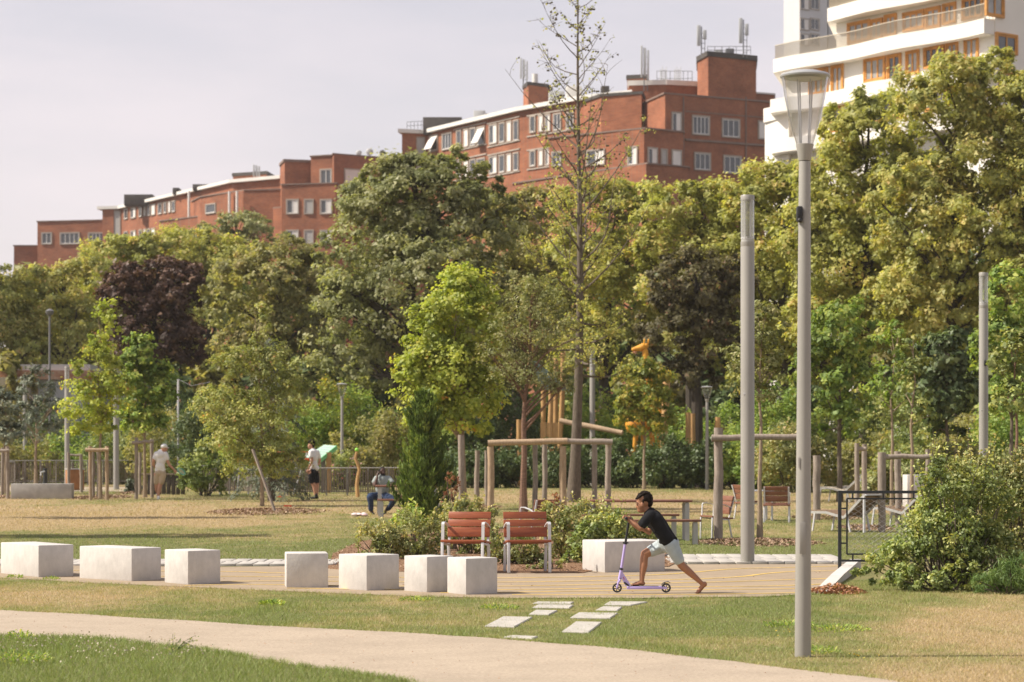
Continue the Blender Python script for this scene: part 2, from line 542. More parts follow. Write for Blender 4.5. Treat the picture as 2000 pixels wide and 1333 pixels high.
def brick_mat(name, c1, c2, mortar):
    m, n, o = newmat(name)
    N, L = n.nodes.new, n.links.new
    p = N('ShaderNodeBsdfPrincipled'); p.inputs['Roughness'].default_value = 0.85
    p.inputs['Specular IOR Level'].default_value = 0.2
    g = N('ShaderNodeNewGeometry')
    sx = N('ShaderNodeSeparateXYZ'); L(g.outputs['Position'], sx.inputs[0])
    ad = N('ShaderNodeMath'); ad.operation = 'ADD'
    L(sx.outputs[0], ad.inputs[0]); L(sx.outputs[1], ad.inputs[1])
    cx = N('ShaderNodeCombineXYZ'); L(ad.outputs[0], cx.inputs[0]); L(sx.outputs[2], cx.inputs[1])
    b = N('ShaderNodeTexBrick')
    b.inputs['Scale'].default_value = 1.0
    b.inputs['Brick Width'].default_value = 0.24
    b.inputs['Row Height'].default_value = 0.085
    b.inputs['Mortar Size'].default_value = 0.010
    b.inputs['Color1'].default_value = lin(c1); b.inputs['Color2'].default_value = lin(c2); b.inputs['Mortar'].default_value = lin(mortar)
    L(cx.outputs[0], b.inputs['Vector'])
    z = N('ShaderNodeTexNoise'); z.inputs['Scale'].default_value = 0.35; z.inputs['Detail'].default_value = 9; z.inputs['Roughness'].default_value = 0.7
    mp_ = N('ShaderNodeMapping'); mp_.inputs['Scale'].default_value = (1, 1, 1.6)
    L(g.outputs['Position'], mp_.inputs[0]); L(mp_.outputs[0], z.inputs['Vector'])
    r = N('ShaderNodeValToRGB')
    r.color_ramp.elements[0].position = 0.3; r.color_ramp.elements[0].color = (0.62, 0.62, 0.64, 1)
    r.color_ramp.elements[1].position = 0.65; r.color_ramp.elements[1].color = (1.1, 1.08, 1.05, 1)
    L(z.outputs['Fac'], r.inputs[0])
    mm = N('ShaderNodeMix'); mm.data_type = 'RGBA'; mm.blend_type = 'MULTIPLY'; mm.inputs[0].default_value = 1
    L(b.outputs['Color'], mm.inputs[6]); L(r.outputs[0], mm.inputs[7])
    L(mm.outputs[2], p.inputs['Base Color'])
    L(p.outputs[0], o.inputs['Surface'])
    return m
M['brick'] = brick_mat('red brick', (0.385, 0.135, 0.062), (0.28, 0.090, 0.045), (0.27, 0.17, 0.12))

def ground_mat(name, dry, green, mid):
    """lawn: colour by the 'dry' attribute of the sheet plus fine noise"""
    m, n, o = newmat(name)
    N, L = n.nodes.new, n.links.new
    p = N('ShaderNodeBsdfPrincipled'); p.inputs['Roughness'].default_value = 0.95
    p.inputs['Specular IOR Level'].default_value = 0.1
    a = N('ShaderNodeAttribute'); a.attribute_name = 'dry'
    g = N('ShaderNodeNewGeometry')
    z = N('ShaderNodeTexNoise'); z.inputs['Scale'].default_value = 5; z.inputs['Detail'].default_value = 8; z.inputs['Roughness'].default_value = 0.75
    L(g.outputs['Position'], z.inputs['Vector'])
    ma = N('ShaderNodeMath'); ma.operation = 'MULTIPLY_ADD'; ma.inputs[1].default_value = 0.9; ma.inputs[2].default_value = -0.45
    L(z.outputs['Fac'], ma.inputs[0])
    ad = N('ShaderNodeMath'); ad.operation = 'ADD'
    L(a.outputs['Fac'], ad.inputs[0]); L(ma.outputs[0], ad.inputs[1])
    r = N('ShaderNodeValToRGB')
    e = r.color_ramp.elements
    e[0].position = 0.15; e[0].color = lin(green)
    e[1].position = 0.85; e[1].color = lin(dry)
    k = e.new(0.5); k.color = lin(mid)
    L(ad.outputs[0], r.inputs[0])
    z2 = N('ShaderNodeTexNoise'); z2.inputs['Scale'].default_value = 45; z2.inputs['Detail'].default_value = 5
    L(g.outputs['Position'], z2.inputs['Vector'])
    r2 = N('ShaderNodeValToRGB')
    r2.color_ramp.elements[0].position = 0.3; r2.color_ramp.elements[0].color = (0.55, 0.55, 0.5, 1)
    r2.color_ramp.elements[1].position = 0.65; r2.color_ramp.elements[1].color = (1.1, 1.1, 1.1, 1)
    L(z2.outputs['Fac'], r2.inputs[0])
    mm = N('ShaderNodeMix'); mm.data_type = 'RGBA'; mm.blend_type = 'MULTIPLY'; mm.inputs[0].default_value = 1
    L(r.outputs[0], mm.inputs[6]); L(r2.outputs[0], mm.inputs[7])
    L(mm.outputs[2], p.inputs['Base Color'])
    bp = N('ShaderNodeBump'); bp.inputs['Strength'].default_value = 0.7; bp.inputs['Distance'].default_value = 0.04
    L(z2.outputs['Fac'], bp.inputs['Height']); L(bp.outputs[0], p.inputs['Normal'])
    L(p.outputs[0], o.inputs['Surface'])
    return m
M['lawn'] = ground_mat('lawn', (0.40, 0.295, 0.17), (0.175, 0.18, 0.07), (0.29, 0.245, 0.115))
M['gravel'] = surf('stabilised sand', (0.425, 0.35, 0.268), 0.95, 0.20, 38, bump=0.6, bscale=80, spec=0.1, grime=0.13, gscale=1.1)
M['resin'] = surf('beige resin paving', (0.345, 0.27, 0.19), 0.9, 0.12, 20, bump=0.3, bscale=90, spec=0.15, grime=0.14, gscale=.9)
M['paver'] = surf('light paver', (0.46, 0.43, 0.39), 0.85, 0.12, 3, bump=0.3, bscale=50, spec=0.2, grime=0.15)
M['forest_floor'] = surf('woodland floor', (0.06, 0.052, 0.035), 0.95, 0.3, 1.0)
M['mulch'] = surf('wood chip', (0.28, 0.17, 0.10), 0.95, 0.4, 22, col2=(0.13, 0.075, 0.045), bump=0.9, bscale=40, spec=0.1)

# leaf materials
M['lf_plane'] = leafmat('plane leaf', gain=2.5, stops=[(0, (0.086, 0.098, 0.025)), (0.45, (0.146, 0.152, 0.037)), (0.85, (0.22, 0.19, 0.048)), (1, (0.26, 0.15, 0.05))])
M['lf_plane2'] = leafmat('yellowing plane leaf', gain=2.25, stops=[(0, (0.090, 0.105, 0.024)), (0.4, (0.158, 0.165, 0.036)), (0.8, (0.225, 0.215, 0.045)), (1, (0.30, 0.16, 0.05))])
M['lf_purple'] = leafmat('purple leaf', [(0, (0.028, 0.014, 0.011)), (0.6, (0.070, 0.032, 0.021)), (1, (0.14, 0.075, 0.035))], trans=0.3, gloss=0.045)
M['lf_brown'] = leafmat('bronze leaf', gain=1.5, stops=[(0, (0.035, 0.032, 0.014)), (0.4, (0.065, 0.055, 0.023)), (0.8, (0.12, 0.11, 0.04)), (1, (0.14, 0.06, 0.03))], trans=0.40)
M['lf_olive'] = leafmat('olive leaf', gain=2.75, stops=[(0, (0.062, 0.068, 0.022)), (0.5, (0.11, 0.108, 0.034)), (1, (0.17, 0.135, 0.05))])
M['lf_sage'] = leafmat('dull green leaf', [(0, (0.058, 0.068, 0.024)), (0.5, (0.105, 0.112, 0.042)), (0.8, (0.155, 0.15, 0.065)), (1, (0.30, 0.265, 0.15))], trans=0.48, gain=2.5)
M['lf_maple'] = leafmat('lime maple leaf', [(0, (0.11, 0.155, 0.016)), (0.5, (0.21, 0.245, 0.024)), (0.95, (0.34, 0.32, 0.04)), (1, (0.40, 0.14, 0.02))], trans=0.5, val=0.3, gain=1.75)
M['lf_crab'] = leafmat('pale crabapple leaf', [(0, (0.10, 0.125, 0.03)), (0.5, (0.18, 0.20, 0.05)), (0.93, (0.29, 0.27, 0.09)), (1, (0.34, 0.15, 0.05))], trans=0.45, val=0.3, gain=1.75)
M['lf_cherry'] = leafmat('thin cherry leaf', gain=1.9, stops=[(0, (0.085, 0.098, 0.03)), (0.6, (0.15, 0.16, 0.052)), (1, (0.24, 0.205, 0.09))], trans=0.3)
M['lf_green'] = leafmat('fresh green leaf', gain=2.3, stops=[(0, (0.05, 0.088, 0.012)), (0.5, (0.095, 0.145, 0.02)), (0.9, (0.19, 0.21, 0.03)), (1, (0.28, 0.2, 0.04))], trans=0.4)
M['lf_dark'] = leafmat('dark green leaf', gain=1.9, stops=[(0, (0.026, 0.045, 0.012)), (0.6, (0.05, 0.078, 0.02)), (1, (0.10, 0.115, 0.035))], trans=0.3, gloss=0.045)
M['lf_conifer'] = leafmat('conifer spray', [(0, (0.03, 0.055, 0.009)), (0.6, (0.07, 0.11, 0.014)), (1, (0.17, 0.20, 0.025))], trans=0.25, gain=1.7)
M['lf_cedar'] = leafmat('blue cedar needle', gain=2.2, stops=[(0, (0.04, 0.052, 0.033)), (0.6, (0.075, 0.088, 0.06)), (1, (0.14, 0.135, 0.085))], trans=0.1)
M['lf_bush'] = leafmat('bush leaf', gain=2.15, stops=[(0, (0.05, 0.075, 0.018)), (0.5, (0.10, 0.128, 0.03)), (0.88, (0.21, 0.21, 0.05)), (1, (0.33, 0.23, 0.06))], trans=0.35, gloss=0.045)
M['lf_bed'] = leafmat('bed shrub leaf', gain=1.75, stops=[(0, (0.075, 0.10, 0.028)), (0.5, (0.15, 0.165, 0.05)), (0.85, (0.27, 0.23, 0.075)), (1, (0.36, 0.20, 0.09))], trans=0.35, gloss=0.04)
M['lf_autumn'] = leafmat('green gold leaf', [(0, (0.08, 0.12, 0.012)), (0.6, (0.17, 0.20, 0.02)), (0.9, (0.36, 0.26, 0.02)), (1, (0.55, 0.30, 0.02))], trans=0.45)
M['lf_plume'] = leafmat('rust plume', gain=1.0, stops=[(0, (0.22, 0.075, 0.03)), (1, (0.42, 0.18, 0.075))], trans=0.3)
M['lf_dead'] = leafmat('dead leaf', gain=1.0, stops=[(0, (0.16, 0.055, 0.028)), (0.6, (0.36, 0.13, 0.05)), (1, (0.5, 0.29, 0.15))], trans=0.2)
M['lf_rose'] = leafmat('pink blossom', gain=1.0, stops=[(0, (0.32, 0.17, 0.16)), (0.8, (0.52, 0.36, 0.33)), (1, (0.6, 0.10, 0.14))], trans=0.3)
M['lf_herb'] = leafmat('feathery herb', [(0, (0.05, 0.10, 0.02)), (1, (0.12, 0.18, 0.04))], trans=0.35)
M['chip'] = leafmat('loose wood chip', gain=1.0, stops=[(0, (0.17, 0.09, 0.05)), (0.6, (0.33, 0.20, 0.12)), (1, (0.5, 0.35, 0.23))], trans=0.0, gloss=0.03)
M['grass'] = leafmat('grass blade', [(0, (0.215, 0.28, 0.066)), (0.35, (0.29, 0.32, 0.085)), (0.6, (0.40, 0.355, 0.145)), (1, (0.54, 0.40, 0.22))], trans=0.3, gloss=0.03, val=0.25, gain=1.0)

# ------------------------------------------------------------------ foliage
def unit(a):
    return a / np.maximum(np.linalg.norm(a, axis=-1, keepdims=True), 1e-9)

def rand_dir(n):
    return unit(RNG.normal(size=(n, 3)))

def leaf_cloud(name, C, size, mat, parent, bias=None, biasw=0.5, aspect=0.6, axis=None, axw=0.0, rnd=None, clump=None, fold=0.18, kind='stuff', tri=False):
    """one mesh of folded leaf blades; C is N x 3 in the parent's frame"""
    n = len(C)
    C = np.asarray(C, float)
    size = np.broadcast_to(np.asarray(size, float), (n,))[:, None]
    nr = rand_dir(n)
    if bias is not None:
        nr = unit(nr * (1 - biasw) + bias * biasw)
    a = rand_dir(n)
    if axis is not None:
        a = unit(a * (1 - axw) + axis * axw)
        nr = nr - a * np.sum(a * nr, 1, keepdims=True)
        nr = unit(nr)
    else:
        a = unit(a - nr * np.sum(a * nr, 1, keepdims=True))
    s = np.cross(nr, a)
    k = 3 if tri else 4
    V = np.empty((n, k, 3))
    if tri:
        V[:, 0] = C - a * size * 0.42 - s * size * aspect * 0.5
        V[:, 1] = C - a * size * 0.42 + s * size * aspect * 0.5
        V[:, 2] = C + a * size * 0.58
    else:
        V[:, 0] = C - a * size * 0.5
        V[:, 2] = C + a * size * 0.5
        V[:, 1] = C + s * size * aspect * 0.5 + nr * size * fold + a * size * 0.06
        V[:, 3] = C - s * size * aspect * 0.5 + nr * size * fold + a * size * 0.06
    me = bpy.data.meshes.new(name)
    me.vertices.add(k * n)
    me.vertices.foreach_set('co', V.reshape(-1).astype(np.float32))
    me.loops.add(k * n)
    me.loops.foreach_set('vertex_index', np.arange(k * n, dtype=np.int32))
    me.polygons.add(n)
    me.polygons.foreach_set('loop_start', np.arange(0, k * n, k, dtype=np.int32))
    me.materials.append(mat)
    me.update(calc_edges=True)
    at = me.attributes.new('rnd', 'FLOAT', 'FACE')
    at.data.foreach_set('value', (RNG.random(n) if rnd is None else rnd).astype(np.float32))
    at = me.attributes.new('clump', 'FLOAT', 'FACE')
    at.data.foreach_set('value', (np.full(n, 0.5) if clump is None else clump).astype(np.float32))
    o = bpy.data.objects.new(name, me)
    COL.objects.link(o)
    if parent is not None: o.parent = parent
    if kind: o['kind'] = kind
    return o

def curve_pts(p, q, n=5, lift=0.15, wob=0.06):
    p, q = Vector(p), Vector(q)
    L = (q - p).length
    pts = []
    off = Vector((random.uniform(-1, 1), random.uniform(-1, 1), random.uniform(-.4, .4))) * L * wob
    for i in range(n):
        t = i / (n - 1)
        b = p.lerp(q, t)
        b = b + Vector((0, 0, lift * L * math.sin(math.pi * t))) + off * math.sin(math.pi * t * 1.4)
        pts.append(b)
    return pts

def tree(name, label, cat, px, d, blobs, lm, leaf, nclump, nleaf, bark='bark', tr=0.16, group=None, limbs=14,
         crad=0.20, zb=None, lean=0.0, upw=0.35, aspect=0.6, shell=0.55, twigs=1.0, flat=0.75, parts='crown', ybulge=1.0, droop=0.0, basez=None, lob=0):
    """a tree from crown blobs (px, py, rx, ry[, depth shift]) given where they show, at distance d"""
    s = d / FPX
    B = base(px, d)
    if basez is not None: B.z = basez
    root = thing(name, label, cat, B, 0, group)
    bl = []
    for b in blobs:
        dd = b[4] if len(b) > 4 else 0.0
        c = np.array([PX(b[0], d) - B.x, dd, PZ(b[1], d) - B.z])
        rx, rz = b[2] * s, b[3] * s
        bl.append((c, np.array([rx, min(rx, rz) * 0.95 * ybulge, rz])))
    if lob:
        more = []
        for c, r in bl:
            for _ in range(lob):
                u = rand_dir(1)[0]; u[2] = abs(u[2]) * .9 - .15
                q = RNG.uniform(.28, .48)
                more.append((c + u * r * RNG.uniform(.78, 1.0), r * q * np.array([1.1, 1.1, RNG.uniform(.7, 1.1)])))
        bl = bl + more
    wts = np.array([r[0] * r[2] + r[0] * r[1] for c, r in bl])
    wts = wts / wts.sum()
    cl, cn, cr, cv = [], [], [], []
    cmin = float(np.mean([np.mean(r) for c, r in bl])) * .7
    for (c, r), w in zip(bl, wts):
        k = max(3, int(nclump * w))
        dr = rand_dir(k)
        dr[:, 2] = np.where(dr[:, 2] < -0.6, -dr[:, 2], dr[:, 2])
        f = shell + (1 - shell) * np.sqrt(RNG.random(k))
        f *= 1 + 0.22 * (vnoise(dr[:, 0] * 2.3 + c[0], dr[:, 2] * 2.3 + dr[:, 1] * 2, 3) - 0.5) * 2
        p = c + dr * r * f[:, None]
        cl.append(p); cn.append(dr); cr.append(np.full(k, crad * max(float(np.mean(r)), cmin))); cv.append(RNG.random(k))
    cl, cn, cr, cv = np.vstack(cl), np.vstack(cn), np.concatenate(cr), np.concatenate(cv)
    ok = cl[:, 2] > 0.15
    cl, cn, cr, cv = cl[ok], cn[ok], cr[ok], cv[ok]
    K = len(cl)
    per = np.maximum(3, (nleaf * (0.5 + RNG.random(K))).astype(int))
    idx = np.repeat(np.arange(K), per)
    n = len(idx)
    g = RNG.normal(size=(n, 3)) * 0.55
    g[:, 2] *= flat
    g[:, 2] -= droop * (g[:, 0] ** 2 + g[:, 1] ** 2)
    P = cl[idx] + g * (cr[idx] * (0.6 + 0.8 * cv[idx]))[:, None]
    bias = unit(cn[idx] * 0.5 + unit(g) * 0.5 + np.array([0, 0, upw]))
    rnd = np.clip(cv[idx] * 0.5 + RNG.random(n) * 0.5 + RNG.normal(size=n) * 0.06, 0, 1)
    clp = np.clip(vnoise(cl[idx][:, 0] * 0.8, cl[idx][:, 2] * 0.8 + cl[idx][:, 1], 9) * 0.7 + RNG.random(n) * 0.3, 0, 1)
    sz = leaf * (0.45 + 1.0 * RNG.random(n) ** 1.4)
    leaf_cloud(parts, P, sz, M[lm], root, bias, 0.6, aspect + (.15 if d > 80 else 0), rnd=rnd, clump=clp, tri=d > 80)
    # trunk and limbs
    top = max(c[2] + r[2] * 0.55 for c, r in bl)
    cen = sum(c * w for (c, r), w in zip(bl, wts))
    low = min(c[2] - r[2] for c, r in bl)
    zb = max(0.25 * top, low + 0.1 * (top - low)) if zb is None else zb
    m = MB()
    tp = []
    for i in range(9):
        t = i / 8
        z = t * top
        k = max(0.0, (z - zb) / max(top - zb, .1))
        x = lean * z * (1 - k) + cen[0] * k + math.sin(i * 1.9 + px) * 0.012 * top * t
        y = cen[1] * k + math.cos(i * 1.3 + px) * 0.012 * top * t
        tp.append(Vector((x, y, z)))
    rad = [tr * (1.25 if i == 0 else 1.0) * (1 - 0.9 * (i / 8) ** 0.9) for i in range(9)]
    m.tube(tp, rad, 9)
    def on_trunk(z):
        t = min(max(z / top, 0), 1) * 8
        i = min(int(t), 7)
        return tp[i].lerp(tp[i + 1], t - i), rad[i] + (rad[i + 1] - rad[i]) * (t - i)
    sel = RNG.choice(K, size=min(limbs, K), replace=False)
    for j in sel:
        q = Vector(cl[j])
        h = math.hypot(q.x, q.y)
        z0 = min(max(q.z - h * random.uniform(0.7, 1.3), zb * random.uniform(0.85, 1.15)), top * 0.85)
        s0, r0 = on_trunk(z0)
        pts = curve_pts(s0, q, 6, 0.07, 0.07)
        r1 = min(r0 * 0.62, tr * 0.5)
        m.tube(pts, [r1 * (1 - 0.85 * i / 5) for i in range(6)], 6, cap=False)
        if twigs > 0:
            dist = np.linalg.norm(cl - np.array(q), axis=1)
            near = np.argsort(dist)[1:1 + int(3 * twigs)]
            for e in near:
                b0 = pts[random.choice((2, 3, 4))]
                m.tube(curve_pts(b0, Vector(cl[e]), 4, 0.05, 0.08), [r1 * 0.32, r1 * 0.24, r1 * 0.16, r1 * 0.06], 4, cap=False)
    m.build('trunk', M[bark], root)
    return root

def shrub(name, label, cat, px, d, blobs, lm, leaf, nclump, nleaf, group=None, stems=6, aspect=0.6, crad=0.24, shoots=0, shootlen=0.4, upw=0.4, bark='bark'):
    """a shrub: stems fanning from the ground into leafy blobs"""
    s = d / FPX
    B = base(px, d)
    root = thing(name, label, cat, B, 0, group)
    cl, cn, cr = [], [], []
    tot = sum(b[2] * b[3] for b in blobs)
    for b in blobs:
        dd = b[4] if len(b) > 4 else 0.0
        c = np.array([PX(b[0], d) - B.x, dd, PZ(b[1], d) - B.z])
        r = np.array([b[2] * s, min(b[2], b[3]) * s * 0.9, b[3] * s])
        k = max(4, int(nclump * b[2] * b[3] / tot))
        dr = rand_dir(k)
        f = 0.45 + 0.6 * np.sqrt(RNG.random(k))
        p = c + dr * r * f[:, None]
        cl.append(p); cn.append(dr); cr.append(np.full(k, crad * float(np.mean(r))))
    cl, cn, cr = np.vstack(cl), np.vstack(cn), np.concatenate(cr)
    ok = cl[:, 2] > 0.03
    cl, cn, cr = cl[ok], cn[ok], cr[ok]
    K = len(cl)
    cv = RNG.random(K)
    per = np.maximum(3, (nleaf * (0.4 + 1.2 * RNG.random(K))).astype(int))
    idx = np.repeat(np.arange(K), per)
    n = len(idx)
    g = RNG.normal(size=(n, 3)) * 0.6
    P = cl[idx] + g * cr[idx][:, None]
    bias = unit(cn[idx] * 0.4 + unit(g) * 0.4 + np.array([0, 0, upw]))
    rnd = np.clip(cv[idx] * 0.55 + RNG.random(n) * 0.45, 0, 1)
    clp = np.clip(vnoise(cl[idx][:, 0] * 2, cl[idx][:, 2] * 2, 5) * 0.6 + 0.4 * RNG.random(n), 0, 1)
    m = MB()
    targ = RNG.choice(K, size=min(stems * 3, K), replace=False)
    for j in targ:
        q = Vector(cl[j])
        b0 = Vector((q.x * 0.25 + random.uniform(-.08, .08), q.y * 0.25, 0))
        m.tube(curve_pts(b0, q, 5, 0.04, 0.05), [0.012 + 0.006 * q.z, .012, .009, .006, .003], 5, cap=False)
    extra = []
    if shoots:
        zs = cl[:, 2] + np.abs(cl[:, 0]) * 0.2
        tops = np.argsort(zs)[-max(shoots * 3, 6):]
        for j in RNG.choice(tops, size=min(shoots, len(tops)), replace=False):
            q = Vector(cl[j])
            e = q + Vector((random.uniform(-.35, .35), random.uniform(-.3, .3), 1)) * shootlen * random.uniform(.5, 1.1)
            m.tube([q, q.lerp(e, .5), e], [.006, .005, .003], 4, cap=False)
            for t in np.linspace(0.05, 1, 14):
                extra.append(np.array(q.lerp(e, t)) + RNG.normal(size=3) * 0.035)
    if extra:
        E = np.array(extra)
        P = np.vstack([P, E]); n2 = len(E)
        bias = np.vstack([bias, np.tile([0, 0, 1.0], (n2, 1))])
        rnd = np.concatenate([rnd, 0.55 + 0.35 * RNG.random(n2)]); clp = np.concatenate([clp, 0.75 + .25 * RNG.random(n2)])
    P[:, 2] = np.maximum(P[:, 2], 0.01)
    leaf_cloud('foliage', P, leaf * (0.6 + 0.7 * RNG.random(len(P))), M[lm], root, bias, 0.5, aspect + (.15 if d > 64 else 0), rnd=rnd, clump=clp, tri=d > 64)
    m.build('stem', M[bark], root)
    return root

def conifer(name, label, px, d, ytop, ybase, wpx, lm, nbr, needle, rise=0.5, droop=0.0, bark='bark_dark', group=None, aspect=0.3, power=0.85, per=60, tr=0.09, rag=.65):
    s = d / FPX
    B = base(px, d)
    root = thing(name, label, 'tree', B, 0, group)
    H = PZ(ytop, d) - B.z
    Wd = wpx * s / 2
    m = MB()
    m.tube([(0, 0, 0), (0.02, 0, H * .5), (0, 0, H * .97)], [tr, tr * .6, .012], 8)
    P, AX, cv = [], [], []
    for i in range(nbr):
        t = (i + .5) / nbr
        z = H * (0.06 + 0.92 * t)
        L = Wd * ((1 - t) ** power) * random.uniform(rag, 1.15) + 0.08
        a = i * 2.39996 + random.uniform(-.4, .4)
        u = Vector((math.cos(a), math.sin(a), 0))
        q = Vector((0, 0, z))
        pts = []
        for k in range(6):
            f = k / 5
            pts.append(q + u * L * f + Vector((0, 0, rise * L * f * f + droop * L * (f - f * f * 2))))
        m.tube(pts, [.022 * (1 - .8 * k / 5) for k in range(6)], 4, cap=False)
        nn = int(per * (0.35 + L / Wd))
        f = RNG.random(nn) ** 0.7
        seg = np.array([list(p) for p in pts])
        fi = np.clip((f * 5).astype(int), 0, 4)
        ff = f * 5 - fi
        pos = seg[fi] * (1 - ff[:, None]) + seg[fi + 1] * ff[:, None]
        dirv = unit(seg[fi + 1] - seg[fi])
        wdt = 0.10 + 0.16 * L * (1 - f) ** 0.6
        sd = np.cross(dirv, [0, 0, 1.0])
        lat = RNG.uniform(-1, 1, nn)
        pos = pos + sd * (lat * wdt)[:, None] + RNG.normal(size=(nn, 3)) * np.array([.03, .03, .035 + .02 * L])
        ax = unit(dirv * 0.8 + sd * lat[:, None] * 0.9 + np.array([0, 0, 0.35 + rise * .4 - (0.4 if droop else 0)]))
        P.append(pos); AX.append(ax); cv.append(np.full(nn, random.random()))
    P, AX, cv = np.vstack(P), np.vstack(AX), np.concatenate(cv)
    n = len(P)
    leaf_cloud('crown', P, needle * (0.6 + 0.7 * RNG.random(n)), M[lm], root, np.tile([0, 0, 1.0], (n, 1)), 0.4, aspect, axis=AX, axw=0.75,
               rnd=np.clip(cv * .5 + RNG.random(n) * .5, 0, 1), clump=np.clip(cv * .6 + .4 * RNG.random(n), 0, 1))
    m.build('trunk', M[bark], root)
    return root
# ------------------------------------------------------------------ ground
def G2(px, py):
    g = ground(px, py)
    return (g.x, g.y)

PATH_UP = [(-260, 1188), (0, 1193), (200, 1203), (500, 1222), (850, 1240), (1000, 1250), (1180, 1264), (1400, 1290), (1700, 1325), (1900, 1352), (2200, 1400)]
PATH_LO = [(2200, 1700), (1500, 1500), (1000, 1383), (800, 1334), (690, 1316), (500, 1288), (400, 1271), (270, 1256), (150, 1246), (0, 1242), (-260, 1234)]
def wob(pts, n=6, amp=0.03, seed=1):
    """polyline resampled with a slightly ragged line"""
    o = []
    for i in range(len(pts) - 1):
        for k in range(n):
            t = k / n
            x = pts[i][0] + (pts[i + 1][0] - pts[i][0]) * t
            y = pts[i][1] + (pts[i + 1][1] - pts[i][1]) * t
            o.append((x, y + amp * 2 * (float(fbm(np.array(x * 2.2), np.array(y * .7), seed)) - .5) * 2))
    o.append(pts[-1])
    return o
PATH = wob([G2(*p) for p in PATH_UP], 10, .06, 3) + wob([G2(*p) for p in PATH_LO], 10, .07, 5)
PAD_NEAR = [(-300, 1124), (0, 1130), (160, 1139), (430, 1151), (700, 1162), (860, 1168), (1000, 1170), (1250, 1170), (1500, 1167), (1592, 1161)]
PAD_FAR = [(1660, 1103), (1300, 1104), (1000, 1104), (660, 1107), (400, 1109), (100, 1106), (-300, 1104)]
PAD = wob([G2(*p) for p in PAD_NEAR], 6, .02, 7) + [G2(*p) for p in PAD_FAR]
BED = [G2(*p) for p in [(640, 1112), (690, 1117), (900, 1120), (1100, 1121), (1140, 1121), (1180, 1112), (1306, 1109), (1318, 1103), (1300, 1075), (1150, 1030), (900, 1030), (700, 1060), (650, 1085)]]

def inside(poly, x, y):
    poly = np.array(poly)
    r = np.zeros(len(x), bool)
    j = len(poly) - 1
    for i in range(len(poly)):
        xi, yi = poly[i]; xj, yj = poly[j]
        c = ((yi > y) != (yj > y)) & (x < (xj - xi) * (y - yi) / (yj - yi + 1e-12) + xi)
        r ^= c
        j = i
    return r

def dryness(x, y):
    """0 = green turf, 1 = straw"""
    n = fbm(x * 0.35, y * 0.16, 2)
    n2 = fbm(x * 1.5, y * 0.7, 11)
    n3 = fbm(x * 4.5, y * 2.2, 17)
    d = 0.42 + (n - 0.5) * 1.1 + (n2 - 0.5) * 0.8 + (n3 - 0.5) * 0.7
    px = 1000 + x * FPX / y
    py = HY + (CAMZ - terr(y)) * FPX / y
    far = y > 34
    band = np.exp(-((py - 1012) / 20.0) ** 2) * np.clip((820 - px) / 500, 0, 1) * 0.85
    band2 = np.exp(-((py - 985) / 16.0) ** 2) * 0.22
    greenb = np.exp(-((py - 1070) / 24.0) ** 2) * 0.42
    rt = np.where(px > 850, np.exp(-((py - 985) / 24.0) ** 2) * 0.20, 0)
    d = np.where(far, d + band + band2 + rt - greenb, d)
    nl = np.exp(-((px - 150) / 260.0) ** 2) * np.exp(-((py - 1178) / 22.0) ** 2) * 0.32
    nr = np.clip((px - 1640) / 220, 0, 1) * np.clip((py - 1175) / 25, 0, 1) * 0.42
    ng = np.exp(-((px - 1150) / 400.0) ** 2) * 0.16
    cl = np.clip((900 - px) / 500, 0, 1) * np.clip((py - 1236) / 12, 0, 1) * 0.42
    d = np.where(far, d, d + nl + nr - ng - cl)
    return np.clip(d, 0, 1)

def make_ground():
    xs = np.concatenate([[-1200, -600, -300, -120, -60, -35], np.arange(-22, 22.01, 0.25), [35, 60, 120, 300, 600, 1200]])
    ys = np.concatenate([[-300, -40, 2, 10], np.arange(15, 50, 0.25), np.arange(50, 100, 0.5), [110, 125, 150, 200, 300, 600, 1000]])
    X, Y = np.meshgrid(xs, ys)
    Z = terr(Y)
    nx, ny = len(xs), len(ys)
    i = np.arange((nx - 1) * (ny - 1))
    r, c = i // (nx - 1), i % (nx - 1)
    a = r * nx + c
    F = np.stack([a, a + 1, a + nx + 1, a + nx], 1)
    me = bpy.data.meshes.new('lawn_ground')
    me.from_pydata(np.stack([X.ravel(), Y.ravel(), Z.ravel()], 1).tolist(), [], F.tolist())
    at = me.attributes.new('dry', 'FLOAT', 'POINT')
    at.data.foreach_set('value', dryness(X.ravel(), np.maximum(Y.ravel(), 5)).astype(np.float32))
    me.polygons.foreach_set('use_smooth', [True] * len(me.polygons))
    me.materials.append(M['lawn'])
    o = bpy.data.objects.new('lawn_ground', me)
    COL.objects.link(o)
    tag(o, 'patchy lawn, part green and part dried to straw', 'lawn', kind='structure')
make_ground()

def sheet(name, poly, z, mat, label, kind='structure'):
    m = MB()
    m.prism(poly, -0.05, z)
    o = m.build(name, M[mat], None, 0)
    tag(o, label, None, kind=kind)
    return o
sheet('gravel_path', PATH, 0.006, 'gravel', 'pale sandy path crossing the foreground')
sheet('paved_ground', PAD, 0.010, 'resin', 'beige paved play area with yellow lines')
o_bed = sheet('planting_bed', BED, 0.020, 'mulch', 'mulched planting bed behind the red chairs')

# far pale footpath behind the left lawn
def hsheet(name, pts, mat, label, dz=0.012):
    m = MB()
    n = len(pts) // 2
    vs = [(p[0], p[1], float(terr(p[1])) + dz) for p in pts]
    m.add(vs, [tuple(range(len(vs)))])
    o = m.build(name, M[mat], None, 0)
    o['label'] = label; o['kind'] = 'structure'
    return o
def quadstrip(name, a, b, ya, yb, mat, label):
    return hsheet(name, [(PX(a, ya), ya), (PX(b, ya), ya), (PX(b, yb), yb), (PX(a, yb), yb)], mat, label)
quadstrip('footpath', -400, 262, 81, 88, 'gravel', 'pale footpath along the paling fence at the back of the lawn')

